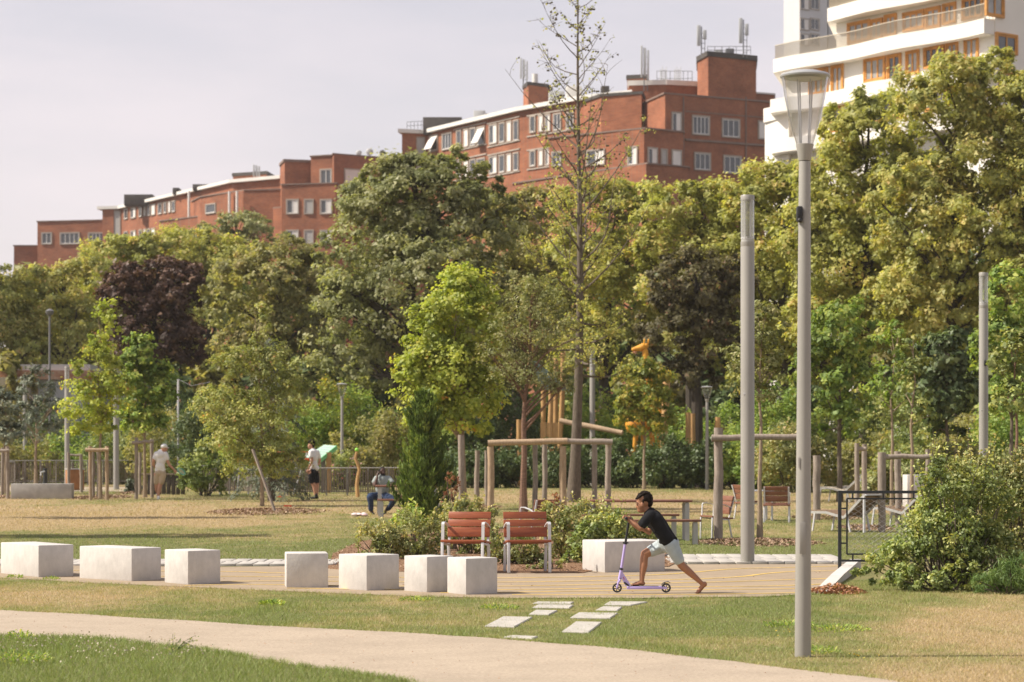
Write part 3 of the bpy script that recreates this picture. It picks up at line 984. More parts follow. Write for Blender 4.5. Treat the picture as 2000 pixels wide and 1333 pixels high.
hsheet('woodland_floor', [(-1190, 100), (1190, 100), (1190, 990), (-1190, 990)], 'forest_floor', 'dark ground added under the trees behind the park')  # dark sheet added to cut the light bounced onto the brick walls

# painted yellow contour lines on the paving
LINES = [
    [(-100, 1116), (60, 1117), (200, 1116), (350, 1118), (480, 1119), (530, 1121), (640, 1122)],
    [(300, 1128), (480, 1128), (560, 1129), (800, 1130), (1000, 1131), (1250, 1126), (1340, 1121), (1440, 1113), (1560, 1110), (1650, 1107)],
    [(420, 1138), (560, 1137), (800, 1139), (1000, 1139), (1200, 1136), (1330, 1134), (1440, 1129), (1500, 1122), (1560, 1118), (1640, 1117)],
    [(360, 1146), (500, 1144), (800, 1147), (1000, 1147), (1250, 1142), (1400, 1139), (1500, 1136), (1620, 1132)],
    [(560, 1151), (800, 1154), (1000, 1154), (1300, 1149), (1500, 1147), (1610, 1143)],
    [(860, 1160), (1000, 1159), (1200, 1156), (1400, 1154), (1560, 1152), (1600, 1151)],
    [(1000, 1164), (1200, 1164), (1400, 1163), (1560, 1160)],
]
for ln in LINES:
    g = [Vector((*G2(*p), 0.0142)) for p in ln]
    # smooth the line
    pts = []
    for i in range(len(g) - 1):
        p0, p1, p2, p3 = g[max(i - 1, 0)], g[i], g[i + 1], g[min(i + 2, len(g) - 1)]
        for k in range(6):
            t = k / 6
            pts.append(0.5 * ((2 * p1) + (p2 - p0) * t + (2 * p0 - 5 * p1 + 4 * p2 - p3) * t * t + (3 * p1 - p0 - 3 * p2 + p3) * t ** 3))
    pts.append(g[-1])
    m = MB()
    vs, fs = [], []
    for i, p in enumerate(pts):
        t = (pts[min(i + 1, len(pts) - 1)] - pts[max(i - 1, 0)]).normalized()
        nrm = Vector((-t.y, t.x, 0)) * 0.030
        vs += [p + nrm, p - nrm]
    fs = [(2 * i, 2 * i + 1, 2 * i + 3, 2 * i + 2) for i in range(len(pts) - 1)]
    m.add(vs, fs)
    o = m.build('line_marking', M['yellow_paint'], None, 0)
    o['kind'] = 'structure'; o['label'] = 'thin yellow line painted on the beige paving'

# light pavers bordering the far edge of the paving: each slab its own piece
pav = thing('paver_border', 'row of light grey pavers along the far edge of the beige paving', 'paving')
pav['kind'] = 'structure'
def paver_row(px0, px1, ya, yb, n):
    da, db = ground(0, ya).y, ground(0, yb).y
    x0, x1 = PX(px0, da), PX(px1, da)
    w = (x1 - x0) / n
    rows = 2 if db - da > 1.0 else 1
    for r_ in range(rows):
        ra = da + (db - da) * r_ / rows; rb = da + (db - da) * (r_ + 1) / rows
        for i in range(n):
            m = MB()
            cx = x0 + w * (i + 0.5 + 0.33 * r_)
            m.box((cx, (ra + rb) / 2, 0.012 + random.uniform(-.004, .004)), (w - 0.022, rb - ra - 0.022, 0.05), random.uniform(-.006, .006), bev=0.006)
            m.build('paver', M['paver'], pav)
paver_row(-60, 655, 1106.5, 1096.5, 22)
paver_row(1310, 1660, 1102.5, 1087, 11)

# stepping stones in the strip of grass
for lab, pts in [
    ('large stepping stone nearest the sandy path', [(947, 1225), (1005, 1227), (1040, 1208), (982, 1207)]),
    ('large stepping stone set furthest right beside the sandy path', [(1097, 1236), (1150, 1238), (1176, 1218), (1124, 1217)]),
    ('wide stepping stone midway between path and paving', [(1113, 1209), (1192, 1210), (1207, 1200), (1130, 1199)]),
    ('small stepping stone beside the large one nearest the path', [(1033, 1202), (1072, 1203), (1089, 1195), (1046, 1194)]),
    ('narrow stepping stone with grass creeping over its edge', [(1039, 1189), (1112, 1190), (1121, 1184), (1051, 1183.5)]),
    ('small stepping stone close to the scooter wheel', [(1163, 1194), (1206, 1195), (1216, 1188), (1177, 1187)]),
    ('stepping stone against the near edge of the paving', [(1040, 1181), (1115, 1181.5), (1121, 1178), (1050, 1177.6)]),
    ('broad stepping stone behind the small one by the scooter', [(1178, 1184), (1232, 1184.5), (1265, 1178), (1190, 1177.6)]),
    ('sliver of stepping stone half sunk at the path edge', [(984, 1247), (1040, 1250), (1051, 1246), (1000, 1244)]),
]:
    gp = [G2(*p) for p in pts]
    cx, cy = sum(p[0] for p in gp) / 4, sum(p[1] for p in gp) / 4
    m = MB()
    bm = bmesh.new()
    lo = [bm.verts.new((p[0] - cx, p[1] - cy, -0.03)) for p in gp]
    hi = [bm.verts.new((p[0] - cx, p[1] - cy, 0.016)) for p in gp]
    bm.faces.new(hi); bm.faces.new(lo[::-1])
    for i in range(4):
        bm.faces.new((lo[i], lo[(i + 1) % 4], hi[(i + 1) % 4], hi[i]))
    bmesh.ops.bevel(bm, geom=[e for e in bm.edges if all(v in hi for v in e.verts)], offset=0.008, segments=1, affect='EDGES')
    bm.normal_update()
    me = bpy.data.meshes.new('stepping_stone'); bm.to_mesh(me); bm.free()
    me.materials.append(M['slab'])
    o = bpy.data.objects.new('stepping_stone', me); COL.objects.link(o); o.location = (cx, cy, 0)
    tag(o, lab, 'stepping stone', 'stepping stones across the grass strip')

# ------------------------------------------------------------------ buildings
BK = 1.17        # the brick blocks stand well behind the white building
class Wall:
    def __init__(s, a, b):
        s.a, s.b = Vector((PX(a[0], a[1] * BK), a[1] * BK, 0)), Vector((PX(b[0], b[1] * BK), b[1] * BK, 0))
        s.u = (s.b - s.a).normalized()
        s.n = Vector((s.u.y, -s.u.x, 0))
        if s.n.y > 0 or (abs(s.n.y) < 1e-6 and s.n.x > 0): s.n = -s.n
        s.rz = math.atan2(s.u.y, s.u.x)
    def hit(s, px):
        k = (px - 1000) / FPX           # x = k*y
        # a + u t
        t = (k * s.a.y - s.a.x) / (s.u.x - k * s.u.y)
        return t
    def at(s, px, py, o=0.0):
        t = s.hit(px)
        p = s.a + s.u * t
        return Vector((p.x, p.y, PZ(py, p.y))) + s.n * o

def window(par, w, x0, x1, y0, y1, style='sash', n=2, name='window'):
    """a window on wall W where the photo shows it; surround, sash frame and pane have their own depth"""
    t0, t1 = w.hit(x0), w.hit(x1)
    if t1 < t0: t0, t1 = t1, t0
    tm = (t0 + t1) / 2
    pm = w.a + w.u * tm
    z0, z1 = PZ(y1, pm.y), PZ(y0, pm.y)
    W_, H_ = t1 - t0, z1 - z0
    rot = Matrix((w.u, -w.n, Vector((0, 0, 1)))).transposed()
    def bx(m, cx, cz, sx, sz, o, dep):
        c = pm + w.u * cx + w.n * (o + dep / 2); c.z = (z0 + z1) / 2 + cz
        m.box(c, (sx, dep, sz), rot=rot)
    sr = 0.13 if style != 'oak' else 0.12
    m = MB()
    for sx in (-1, 1):
        bx(m, sx * (W_ / 2 - sr / 2), 0, sr, H_, -0.05, 0.17)
    bx(m, 0, H_ / 2 - sr / 2, W_ - 2 * sr, sr, -0.05, 0.17)
    bx(m, 0, -H_ / 2 + sr / 2, W_ - 2 * sr, sr, -0.05, 0.20)
    root = m.build(name, M['oak' if style == 'oak' else 'cement'], par, 0)
    iw, ih = W_ - 2 * sr, H_ - 2 * sr
    if style == 'block':
        q = MB(); bx(q, 0, 0, iw, ih, 0.004, 0.03)
        q.build('glass_block_panel', M['glassblock'], root, 0)
        return root
    if style == 'shutter':
        q = MB(); bx(q, 0, 0, iw, ih, 0.004, 0.06)
        q.build('shutter', M['shutter'], root, 0)
        return root
    q = MB(); bx(q, 0, 0, iw, ih, 0.003, 0.012)
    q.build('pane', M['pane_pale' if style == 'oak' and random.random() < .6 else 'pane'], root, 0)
    f = MB(); fw = 0.07 if style != 'oak' else 0.11
    for k in range(n + 1):
        bx(f, -iw / 2 + fw / 2 + (iw - fw) * k / n, 0, fw, ih, 0.018, 0.05)
    bx(f, 0, ih / 2 - fw / 2, iw - 2 * fw, fw, 0.018, 0.044)
    bx(f, 0, -ih / 2 + fw / 2, iw - 2 * fw, fw, 0.018, 0.044)
    f.build('frame', M['oak' if style == 'oak' else 'frame_white'], root, 0)
    if style == 'half':       # one white blind pulled down
        b = MB(); bx(b, iw / 4, 0.0, iw / 2 - fw * 1.2, ih - 2 * fw, 0.020, 0.02)
        b.build('blind', M['shutter'], root, 0)
    if style == 'awning':     # white shutter swung out
        b = MB()
        c = pm + w.n * 0.45; c.z = (z0 + z1) / 2 + ih * 0.02
        tilt = Matrix.Rotation(-0.5, 3, w.u)
        b.box(c, (iw * .95, 0.04, ih * 1.05), rot=tilt @ rot)
        b.build('shutter', M['shutter'], root, 0)
    return root

def fpoly(front, depth):
    """footprint: front polyline of (px, d) closed DEPTH metres behind"""
    f = [(PX(p[0], p[1] * BK), p[1] * BK) for p in front]
    return f + [(f[-1][0] + 0.5, f[-1][1] + depth), (f[0][0] + 0.5, f[0][1] + depth)]

def block(par, name, front, topz, mat='brick', z0=-0.2, depth=14, cope=0.16, copem='coping'):
    m = MB(); m.prism(fpoly(front, depth), z0, topz)
    o = m.build(name, M[mat], par, 0)
    if cope:
        f = [(PX(p[0], p[1] * BK), p[1] * BK) for p in front]
        cx = sum(p[0] for p in f) / len(f)
        c = MB(); P = fpoly(front, depth)
        P = [(x + (0.12 if x > cx else -0.12), y - 0.12) for x, y in P]
        c.prism(P, topz + 0.003, topz + cope)
        c.build('coping', M[copem], o, 0)
    return o

def slab_roof(par, front, z, th, over, mat='roof_white', depth=12):
    f = [Vector((PX(p[0], p[1] * BK), p[1] * BK, 0)) for p in front]
    o = []
    for i, p in enumerate(f):
        a = (f[min(i + 1, len(f) - 1)] - f[max(i - 1, 0)]).normalized()
        n = Vector((a.y, -a.x, 0))
        o.append(p + n * over)
    o[0] -= (f[1] - f[0]).normalized() * over
    poly = [(p.x, p.y) for p in o] + [(o[-1].x + 1, o[-1].y + depth), (o[0].x + 2, o[0].y + depth)]
    m = MB(); m.prism(poly, z, z + th)
    return m.build('roof_slab', M[mat], par, 0)

def zat(py, d): return PZ(py, d * BK)
def PB(px, py, d): return PP(px, py, d * BK)

bb = thing('brick_building', 'tall stepped red brick apartment block with roof antennas behind the bare young tree', 'building', group='red brick apartment blocks')
# main block and its shaded flank
block(bb, 'wall', [(1252, 206.4), (1299, 200), (1540, 206)], zat(184, 200), cope=0.16)
block(bb, 'stair_tower', [(1362, 205.5), (1383, 202.5), (1477, 205)], zat(112, 203), cope=0.5, copem='roof_dark', depth=6)
block(bb, 'penthouse', [(1470, 207.5), (1512, 208.5)], zat(181, 207), copem='roof_white', depth=5)
block(bb, 'penthouse', [(1228, 209.5), (1300, 209), (1366, 210)], zat(166, 209), cope=0.5, copem='roof_white', depth=6)
block(bb, 'penthouse', [(1225, 214), (1262, 213.5)], zat(155, 214), cope=0.4, copem='roof_dark', depth=5)
# long lit facade under the white roof slab
cz = 1.7 + 30.5 * BK
CF = [(785, 232.5), (833, 233), (1016, 217.6), (1140, 210.6), (1254, 206.6)]
block(bb, 'wall', CF, cz, cope=0, depth=14)
slab_roof(bb, [(785, 232.5), (833, 233), (1016, 217.6), (1140, 210.6), (1240, 207.3)], cz + 0.003, 0.42, 0.55)
# lower terraces in front
block(bb, 'terrace_wall', [(1072, 203.2), (1258, 197), (1335, 199.4)], zat(252, 197), cope=0.14)
block(bb, 'terrace_wall', [(1003, 207.0), (1262, 192.5), (1345, 195.2)], zat(325, 194), cope=0.14)
block(bb, 'bay', [(1140, 209.8), (1174, 206.2), (1253, 204.6)], zat(189, 206), cope=0.3, copem='roof_dark', depth=4)
wA = Wall((1299, 200), (1540, 206))
for x0, x1, y0, y1, st, n in [(1311, 1331, 219, 262, 'half', 2), (1351, 1386, 226, 265, 'sash', 4), (1409, 1445, 232, 270, 'sash', 3), (1480, 1496, 236, 273, 'shutter', 1),
                           (1355, 1388, 298, 334, 'sash', 3), (1412, 1448, 304, 340, 'sash', 3)]:
    window(bb, wA, x0, x1, y0, y1, st, n)
wB = Wall((1258, 197), (1335, 199.4))
for x0, x1, y0, y1, st, n in [(1264, 1284, 288, 327, 'half', 2), (1290, 1303, 291, 330, 'block', 1), (1311, 1331, 293, 333, 'shutter', 1)]:
    window(bb, wB, x0, x1, y0, y1, st, n)
wB2 = Wall((1072, 203.2), (1258, 197))
for x0, x1, y0, y1, st, n in [(1078, 1097, 296, 326, 'sash', 2), (1146, 1182, 292, 324, 'half', 2), (1226, 1246, 286, 324, 'half', 2)]:
    window(bb, wB2, x0, x1, y0, y1, st, n)
wC = Wall((833, 233), (1016, 217.6))
wC2 = Wall((1016, 217.6), (1140, 210.6))
for x0, x1, st, n in [(839, 856, 'awning', 1), (864, 883, 'sash', 3), (892, 902, 'sash', 1), (906, 916, 'shutter', 1), (918, 930, 'sash', 1), (932, 948, 'awning', 1), (956, 972, 'half', 2), (975, 987, 'sash', 1), (990, 1000, 'shutter', 1), (1003, 1014, 'sash', 1)]:
    k = (1 - (x0 - 833) / 183)
    window(bb, wC, x0, x1, 232 + 33 * k, 275 + 22 * k, st, n)
    window(bb, wC, x0, x1, 296 + 28 * k, 334 + 21 * k, st if st != 'awning' else 'sash', n)
for x0, x1, st, n in [(1035, 1047, 'sash', 1), (1052, 1062, 'shutter', 1), (1065, 1076, 'half', 2), (1081, 1097, 'sash', 2), (1106, 1122, 'sash', 2)]:
    k = (1 - (x0 - 1016) / 124)
    window(bb, wC2, x0, x1, 215 + 13 * k, 251 + 11 * k, st, n)
    window(bb, wC2, x0, x1, 283 + 13 * k, 318 + 10 * k, st, n)
def ledge(par, w, x0, x1, ya, yb, h=.16, dep=.14, mat='cement', name='ledge'):
    """projecting string course on wall W between two columns of the photo"""
    p, q = w.at(x0, ya, dep / 2 - .03), w.at(x1, yb, dep / 2 - .03)
    z = (p.z + q.z) / 2
    m = MB(); m.bar((p.x, p.y, z), (q.x, q.y, z), dep, h, side=w.n); return m.build(name, M[mat], par, 0)
for x0, x1 in ((887, 951), (953, 1016)):
    kk = 1 - ((x0 + x1) / 2 - 833) / 183
    for yy in (229.5 + 33 * kk, 277.5 + 22 * kk, 293 + 28 * kk, 337 + 21 * kk):
        ledge(bb, wC, x0, x1, yy, yy, .14)
for yy in (219, 260, 287, 325):
    ledge(bb, wC2, 1030, 1128, yy, yy, .14)
ledge(bb, wA, 1338, 1520, 278, 282, .2, .2, 'coping')
ledge(bb, wA, 1338, 1520, 222, 228, .1, .08, 'coping')
for px in (1334, 1456):
    q = MB(); q.tube([wA.at(px, 345, .10), wA.at(px, 190, .10)], .07, 6); q.build('drain_pipe', M['coping'], bb)
wS = Wall((785, 232.5), (833, 233))
window(bb, wS, 813, 830, 268, 345, 'block', 2, 'stair_glazing')
# things on the roof of that block
def antenna(label, px, d, ytop, ybase, kind=0):
    d = d * BK
    L = base(px, d); L.z = PZ(ybase, d)
    t = thing('antenna_mast', label, 'antenna', L, 0, 'antennas on the brick roofs')
    h = PZ(ytop, d) - L.z
    m = MB(); m.tube([(0, 0, 0), (0, 0, h * .96)], 0.06, 6); m.tube([(0.35, 0.2, 0), (0.35, 0.2, h * .7)], 0.04, 5)
    for k in range(5):
        m.bar((0, 0, h * (.12 + .16 * k)), (0.35, .2, h * (.12 + .16 * k)), .05, .05)
    m.build('mast', M['antenna_dark'], t)
    for (dx, z0, z1) in ([(-.28, .35, 1.0), (.32, .55, .85)] if kind == 0 else [(-.25, .3, 1.0), (.1, .32, .95), (.4, .25, .9)]):
        q = MB(); q.box((dx, -.1, h * (z0 + z1) / 2), (0.36 if kind == 0 else .2, .18, h * (z1 - z0)), bev=.04)
        q.build('panel_antenna', M['antenna'], t)
    return t
antenna('slim panel antenna at the end of the brick chimney', 1022, 221, 114, 172, 1)
antenna('thin triple antenna standing above the bare young tree roof', 1258, 209, 90, 178, 1)
antenna('white panel antenna on the left corner of the brick stair tower', 1370, 204, 50, 112, 0)
antenna('white panel antenna on the right corner of the brick stair tower', 1452, 204, 36, 112, 0)
ch = thing('roof_chimney', 'brick chimney stack with railing above the long lit facade', 'chimney')
block(ch, 'stack', [(1022, 224), (1032, 221.5), (1069, 223)], zat(168, 222), z0=35.0, cope=0.35, copem='roof_dark', depth=3)
q = MB(); q.tube([PB(1045, 168, 223.5), PB(1045, 145, 223.5)], 0.32, 10); q.build('flue', M['roof_white'], ch)
def roof_box(label, px0, px1, y0, y1, d, mat, name='roof_unit', cat='roof unit'):
    m = MB()
    a, b = PB(px0, y1, d), PB(px1, y0, d)
    m.box(((a.x + b.x) / 2, d * BK + 1, (a.z + b.z) / 2), (b.x - a.x, 2, b.z - a.z), bev=.05)
    return tag(m.build(name, M[mat], None), label, cat)
roof_box('dark lift housing on the far end of the long brick roof', 826, 902, 229, 262, 232, 'roof_dark', 'lift_housing', 'roof housing')
roof_box('grey roof unit halfway along the white roof edge', 925, 948, 216, 246, 227, 'antenna', )
roof_box('low dark roof housing beside the grey roof unit', 948, 985, 222, 240, 226, 'roof_dark', 'lift_housing', 'roof housing')
roof_box('pale cabinet right of the brick chimney', 1072, 1102, 178, 205, 216, 'antenna')
roof_box('white tank behind the bare young tree', 1106, 1136, 168, 200, 214, 'roof_white')
roof_box('low dark box near the roof corner above the bay', 1174, 1190, 168, 184, 210, 'roof_dark')
roof_box('small white unit on top of the stair tower', 1398, 1412, 97, 112, 205, 'antenna')
roof_box('second small unit with pipes on top of the stair tower', 1418, 1434, 95, 112, 205, 'antenna_dark')
def railing(label, a, b, h, n, mat='antenna_dark', name='roof_railing', r=0.03):
    t = thing(name, label, 'railing', a)
    b = Vector(b) - Vector(a)
    m = MB()
    for k in (1, .5):
        m.tube([(0, 0, h * k), b + Vector((0, 0, h * k))], r, 5)
    m.build('rail', M[mat], t)
    p = MB()
    for i in range(n + 1):
        q = b * (i / n)
        p.tube([q, q + Vector((0, 0, h))], r, 5)
    p.build('post', M[mat], t)
    return t
railing('thin dark railing round the top of the stair tower', PB(1382, 106, 205), PB(1466, 106, 205), 0.75, 6)
railing('thin railing above the lit facade end', PB(795, 254, 236), PB(830, 252, 236), 0.9, 5)
railing('tall lattice of masts left of the stair tower', PB(1283, 168, 212), PB(1352, 168, 212), 1.5, 8)
for lab, px, py, d in [('pipes and ladder rising from the roof left of the stair tower', 1290, 160, 211), ('tall thin aerial cluster beside the stair tower', 1318, 160, 211)]:
    t = thing('aerial', lab, 'aerial', PB(px, py, d))
    m = MB()
    for k in range(4):
        m.tube([(k * .2, 0, 0), (k * .2, 0, 1.3 + .25 * (k % 2))], .035, 5)
    for k in range(4):
        m.bar((0, 0, .25 + .3 * k), (.6, 0, .25 + .3 * k), .04, .04)
    m.build('mast', M['antenna'], t)

bl = thing('brick_building', 'distant lower red brick block stepping down to the left above the trees', 'building', group='red brick apartment blocks')
block(bl, 'wall', [(27, 290), (90, 290)], zat(481, 290), depth=10, cope=.14)
block(bl, 'wall', [(73, 288), (207, 286)], zat(434, 288), depth=10, cope=.14)
block(bl, 'stair_tower', [(202, 284), (222, 283.6)], zat(405, 284), depth=10, cope=0)
LF = [(200, 284.2), (237, 283.4), (455, 256), (552, 252)]
block(bl, 'wall', LF, 1.7 + 28.3 * BK, cope=0)
slab_roof(bl, LF, 1.703 + 28.3 * BK, 0.40, 0.55)
block(bl, 'terrace_wall', [(312, 265), (440, 256), (556, 249.5)], zat(428, 262), cope=.14)
block(bl, 'bay', [(375, 263), (392, 258), (475, 251.5), (552, 250.5)], zat(376, 253), cope=.14)
block(bl, 'stair_tower', [(547, 251), (556, 247), (612, 248)], zat(316, 247), cope=.3, depth=6)
block(bl, 'wall', [(550, 245), (656, 243.5)], zat(360, 244), cope=.14, depth=8)
block(bl, 'wall', [(607, 247.2), (649, 246.2), (652, 245), (800, 250)], zat(304, 246), cope=.14)
block(bl, 'penthouse', [(455, 258), (520, 256)], zat(345, 258), cope=.4, copem='roof_dark', depth=5)
wl = Wall((73, 288), (207, 286))
for a in [(81, 102), (117, 156), (172, 204)]:
    window(bl, wl, a[0], a[1], 454, 478, 'sash', 2 if a[1] - a[0] < 30 else 4)
ws = Wall((200, 284.2), (237, 283.4)); window(bl, ws, 221, 236, 411, 466, 'block', 2, 'stair_glazing')
wf = Wall((237, 283.4), (455, 256))
for x0, x1, st, n in [(243, 250, 'sash', 1), (256, 266, 'half', 2), (272, 278, 'sash', 1), (281, 286, 'shutter', 1), (288, 294, 'sash', 1), (296, 304, 'shutter', 1), (309, 317, 'sash', 1), (320, 326, 'sash', 1), (329, 334, 'shutter', 1), (336, 343, 'sash', 1)]:
    k = (343 - x0) / 100
    window(bl, wf, x0, x1, 391 + 16 * k, 414 + 15 * k, st, n)
    if x1 < 308: window(bl, wf, x0, x1, 440 + 12 * k, 462 + 10 * k, st, n)
wt = Wall((550, 245), (656, 243.5))
for x0, x1, st, n in [(559, 584, 'half', 2), (594, 613, 'block', 1), (625, 649, 'half', 2)]:
    window(bl, wt, x0, x1, 389, 419, st, n)
    window(bl, wt, x0, x1, 449, 478, st, n)
wt2 = Wall((607, 247.2), (649, 246.2)); window(bl, wt2, 625, 649, 330, 361, 'sash', 2)
wt3 = Wall((652, 245), (800, 250)); window(bl, wt3, 672, 705, 330, 361, 'shutter', 1)
wb = Wall((392, 258), (475, 251.5))
window(bl, wb, 402, 422, 398, 418, 'sash', 1)
for px in (369, 448, 463):
    q = MB(); q.tube([PB(px, 425, 252 + (455 - px) * .11), PB(px, 374, 252 + (455 - px) * .11)], .16, 8); q.build('drain_pipe', M['roof_white'], bl)
roof_box('dark lift housing at the left end of the lower brick roof', 242, 298, 380, 402, 276, 'roof_dark', 'lift_housing', 'roof housing')
roof_box('small dark vent on the lower brick roof', 337, 350, 367, 380, 268, 'roof_dark')
roof_box('dark coping box in the middle of the lower brick roof', 376, 418, 360, 372, 263, 'roof_dark')
for lab, px in [('round grey satellite dish on the brick parapet behind the big tree', 722), ('smaller satellite dish left of the round one', 701), ('dark satellite dish at the right end of the parapet', 747)]:
    t = thing('satellite_dish', lab, 'satellite dish', PB(px, 304, 248), 0, 'satellite dishes on the parapet')
    m = MB(); m.ell((0, -.1, .42 if px == 722 else .3), (.44 if px == 722 else .36, .1, .44 if px == 722 else .34), 14, 8); m.build('bowl', M['antenna' if px != 747 else 'roof_dark'], t)
    m = MB(); m.tube([(0, 0, -.1), (0, 0, .3)], .05, 5); m.build('mount', M['antenna_dark'], t)
antenna('white lattice aerial above the lower brick roof', 500, 254, 322, 356, 1)

# white building with waving balcony bands
WK = 0.88
wbld = thing('white_building', 'white apartment building with waving balcony bands and oak windows', 'building')
Fp, Np = Vector((PX(1513, 188 * WK), 188 * WK, 0)), Vector((PX(1922, 170 * WK), 170 * WK, 0))
Ep = Vector((PX(2120, 177 * WK), 177 * WK, 0))
wu = (Np - Fp).normalized(); wn = Vector((wu.y, -wu.x, 0)); wL = (Np - Fp).length
if wn.y > 0: wn = -wn
def wave(t0, t1, ph, amp=0.65, n=48):
    o = []
    for i in range(n + 1):
        t = t0 + (t1 - t0) * i / n
        o.append(Fp + wu * (t * wL) + wn * (amp * math.sin(t * 12.0 + ph)))
    return o
def wband(t0, ph, z0, z1, amp=.22):
    o = wave(t0, 1.0, ph, amp)
    e = (Ep - Np)
    o.append(Ep + wn * (o[-1] - Np).dot(wn) * .3)
    poly = [(p.x, p.y) for p in o] + [(Ep.x + 1, Ep.y + 14), (o[0].x + 3, o[0].y + 14)]
    m = MB(); m.prism(poly, z0, z1)
    return m.build('balcony_band', M['white_wall'], wbld, 60)
def wz(t, py):
    p = Fp + wu * (t * wL)
    return PZ(py, p.y)
ST = 3.15 * WK
zb2 = PZ(36, 170 * WK)
m = MB()
rec = 1.0
fr = [Fp - wn * rec, Np - wn * rec + wu * 0.0, Ep - wn * rec]
poly = [(p.x, p.y) for p in fr] + [(Ep.x + 1, Ep.y + 14), (fr[0].x + 4, fr[0].y + 14)]
m.prism(poly, -0.2, zb2 - 1.0)
m.build('wall', M['white_wall'], wbld, 0)
fu = [Fp + wu * (wL * .26) - wn * rec, Np - wn * rec, Ep - wn * rec]
poly = [(p.x, p.y) for p in fu] + [(Ep.x + 1, Ep.y + 14), (fu[0].x + 4, fu[0].y + 14)]
m = MB(); m.prism(poly, zb2 - 0.997, zb2 + ST * 2 + 1); m.build('wall', M['white_wall'], wbld, 0)
wband(0.0, 0.6, zb2 - .92, zb2)
wband(0.26, 2.0, zb2 + ST - .9, zb2 + ST)
wband(0.30, 0.2, zb2 + 2 * ST - .85, zb2 + 2 * ST)
wband(0.0, 1.6, zb2 - ST - .92, zb2 - ST, .4)
wband(0.0, 0.9, zb2 - 2 * ST - .92, zb2 - 2 * ST, .4)
m = MB()
lp = [(PX(1494, 191 * WK), 191 * WK), (PX(1540, 187.5 * WK), 187.5 * WK), (PX(1560, 190 * WK), 190 * WK), (PX(1560, 190 * WK) + 2, 200 * WK), (PX(1494, 191 * WK) + 3, 202 * WK)]
m.prism(lp, -.2, PZ(212, 190 * WK)); m.build('wing', M['white_wall'], wbld, 0)
q = MB(); q.prism([(p[0] + (-.12 if i in (0, 4) else .05), p[1] - .15) for i, p in enumerate(lp)], PZ(237, 190 * WK), PZ(210, 190 * WK)); q.build('balcony_band', M['white_wall'], wbld, 0)
class WW(Wall):
    def __init__(s, a, b):
        s.a, s.b = a, b
        s.u = (b - a).normalized(); s.n = Vector((s.u.y, -s.u.x, 0))
        if s.n.y > 0: s.n = -s.n
        s.rz = math.atan2(s.u.y, s.u.x)
wwall = WW(Fp - wn * rec, Np - wn * rec)
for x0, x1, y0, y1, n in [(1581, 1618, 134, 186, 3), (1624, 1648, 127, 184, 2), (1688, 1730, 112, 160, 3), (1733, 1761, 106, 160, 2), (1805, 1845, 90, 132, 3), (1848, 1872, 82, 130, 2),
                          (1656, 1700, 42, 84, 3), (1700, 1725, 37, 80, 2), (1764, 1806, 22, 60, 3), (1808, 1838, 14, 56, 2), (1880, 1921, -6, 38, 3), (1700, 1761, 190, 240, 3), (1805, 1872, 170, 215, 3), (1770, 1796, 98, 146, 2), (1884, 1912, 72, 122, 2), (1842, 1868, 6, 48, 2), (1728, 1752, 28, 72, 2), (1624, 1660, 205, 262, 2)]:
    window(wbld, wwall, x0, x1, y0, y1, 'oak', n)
we = WW(Np - wn * rec, Ep - wn * rec)
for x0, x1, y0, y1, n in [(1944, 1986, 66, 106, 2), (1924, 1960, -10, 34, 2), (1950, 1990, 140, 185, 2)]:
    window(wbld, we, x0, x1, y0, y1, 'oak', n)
def wrail(t0, ph, z, amp):
    m = MB()
    o = wave(t0, 1.0, ph, amp, 60)
    o = [p - wn * .18 for p in o] + [Ep + Vector((0, .2, 0))]
    m.tube([p + Vector((0, 0, z + .95)) for p in o], .035, 4)
    for i in range(len(o) - 1):
        nb = 4 if i < len(o) - 2 else 30
        for k in range(nb):
            p = o[i].lerp(o[i + 1], k / nb)
            m.bar(p + Vector((0, 0, z - .02)), p + Vector((0, 0, z + .95)), .035, .02)
    r = m.build('balcony_railing', M['rail_beige'], wbld, 0)
    r['kind'] = 'stuff'
wrail(0.0, 0.6, zb2, .22)
wrail(.26, 2.0, zb2 + ST, .22)
wrail(.30, 0.2, zb2 + 2 * ST, .22)

gt = thing('grey_tower', 'pale grey residential tower rising behind the white building', 'building')
block(gt, 'wall', [(1545, 300), (1562, 297), (1616, 300)], 72, 'tower_grey', cope=0, depth=14)
block(gt, 'stair_tower', [(1618, 304), (1690, 306)], 72, 'tower_grey', cope=0, depth=10)
wg = Wall((1562, 297), (1616, 300))
for y in (36, 66, -4):
    for a in (1562, 1582):
        window(gt, wg, a, a + 18, y, y + 24, 'half' if a == 1562 else 'sash', 2)

# low grey hall far left behind the trees
hl = thing('low_hall', 'low grey hall with rusty coping behind the young trees far left', 'building')
d = 112
m = MB(); m.box((PX(30, d), d + 5, PZ(900, d) / 2 + PZ(742, d) / 2), (PX(176, d) - PX(-116, d), 10, PZ(742, d) - PZ(960, d))); m.build('wall', M['hall'], hl, 0)
m = MB(); m.box((PX(30, d), d + 4.9, (PZ(742, d) + PZ(724, d)) / 2 + .003), (PX(178, d) - PX(-120, d), 10.3, PZ(724, d) - PZ(742, d))); m.build('coping', M['rust'], hl, 0)
m = MB(); m.box((PX(8, d), d - .25, PZ(830, d)), (2.6, .4, PZ(745, d) - PZ(930, d))); m.build('wall_panel', M['hall_pale'], hl, 0)

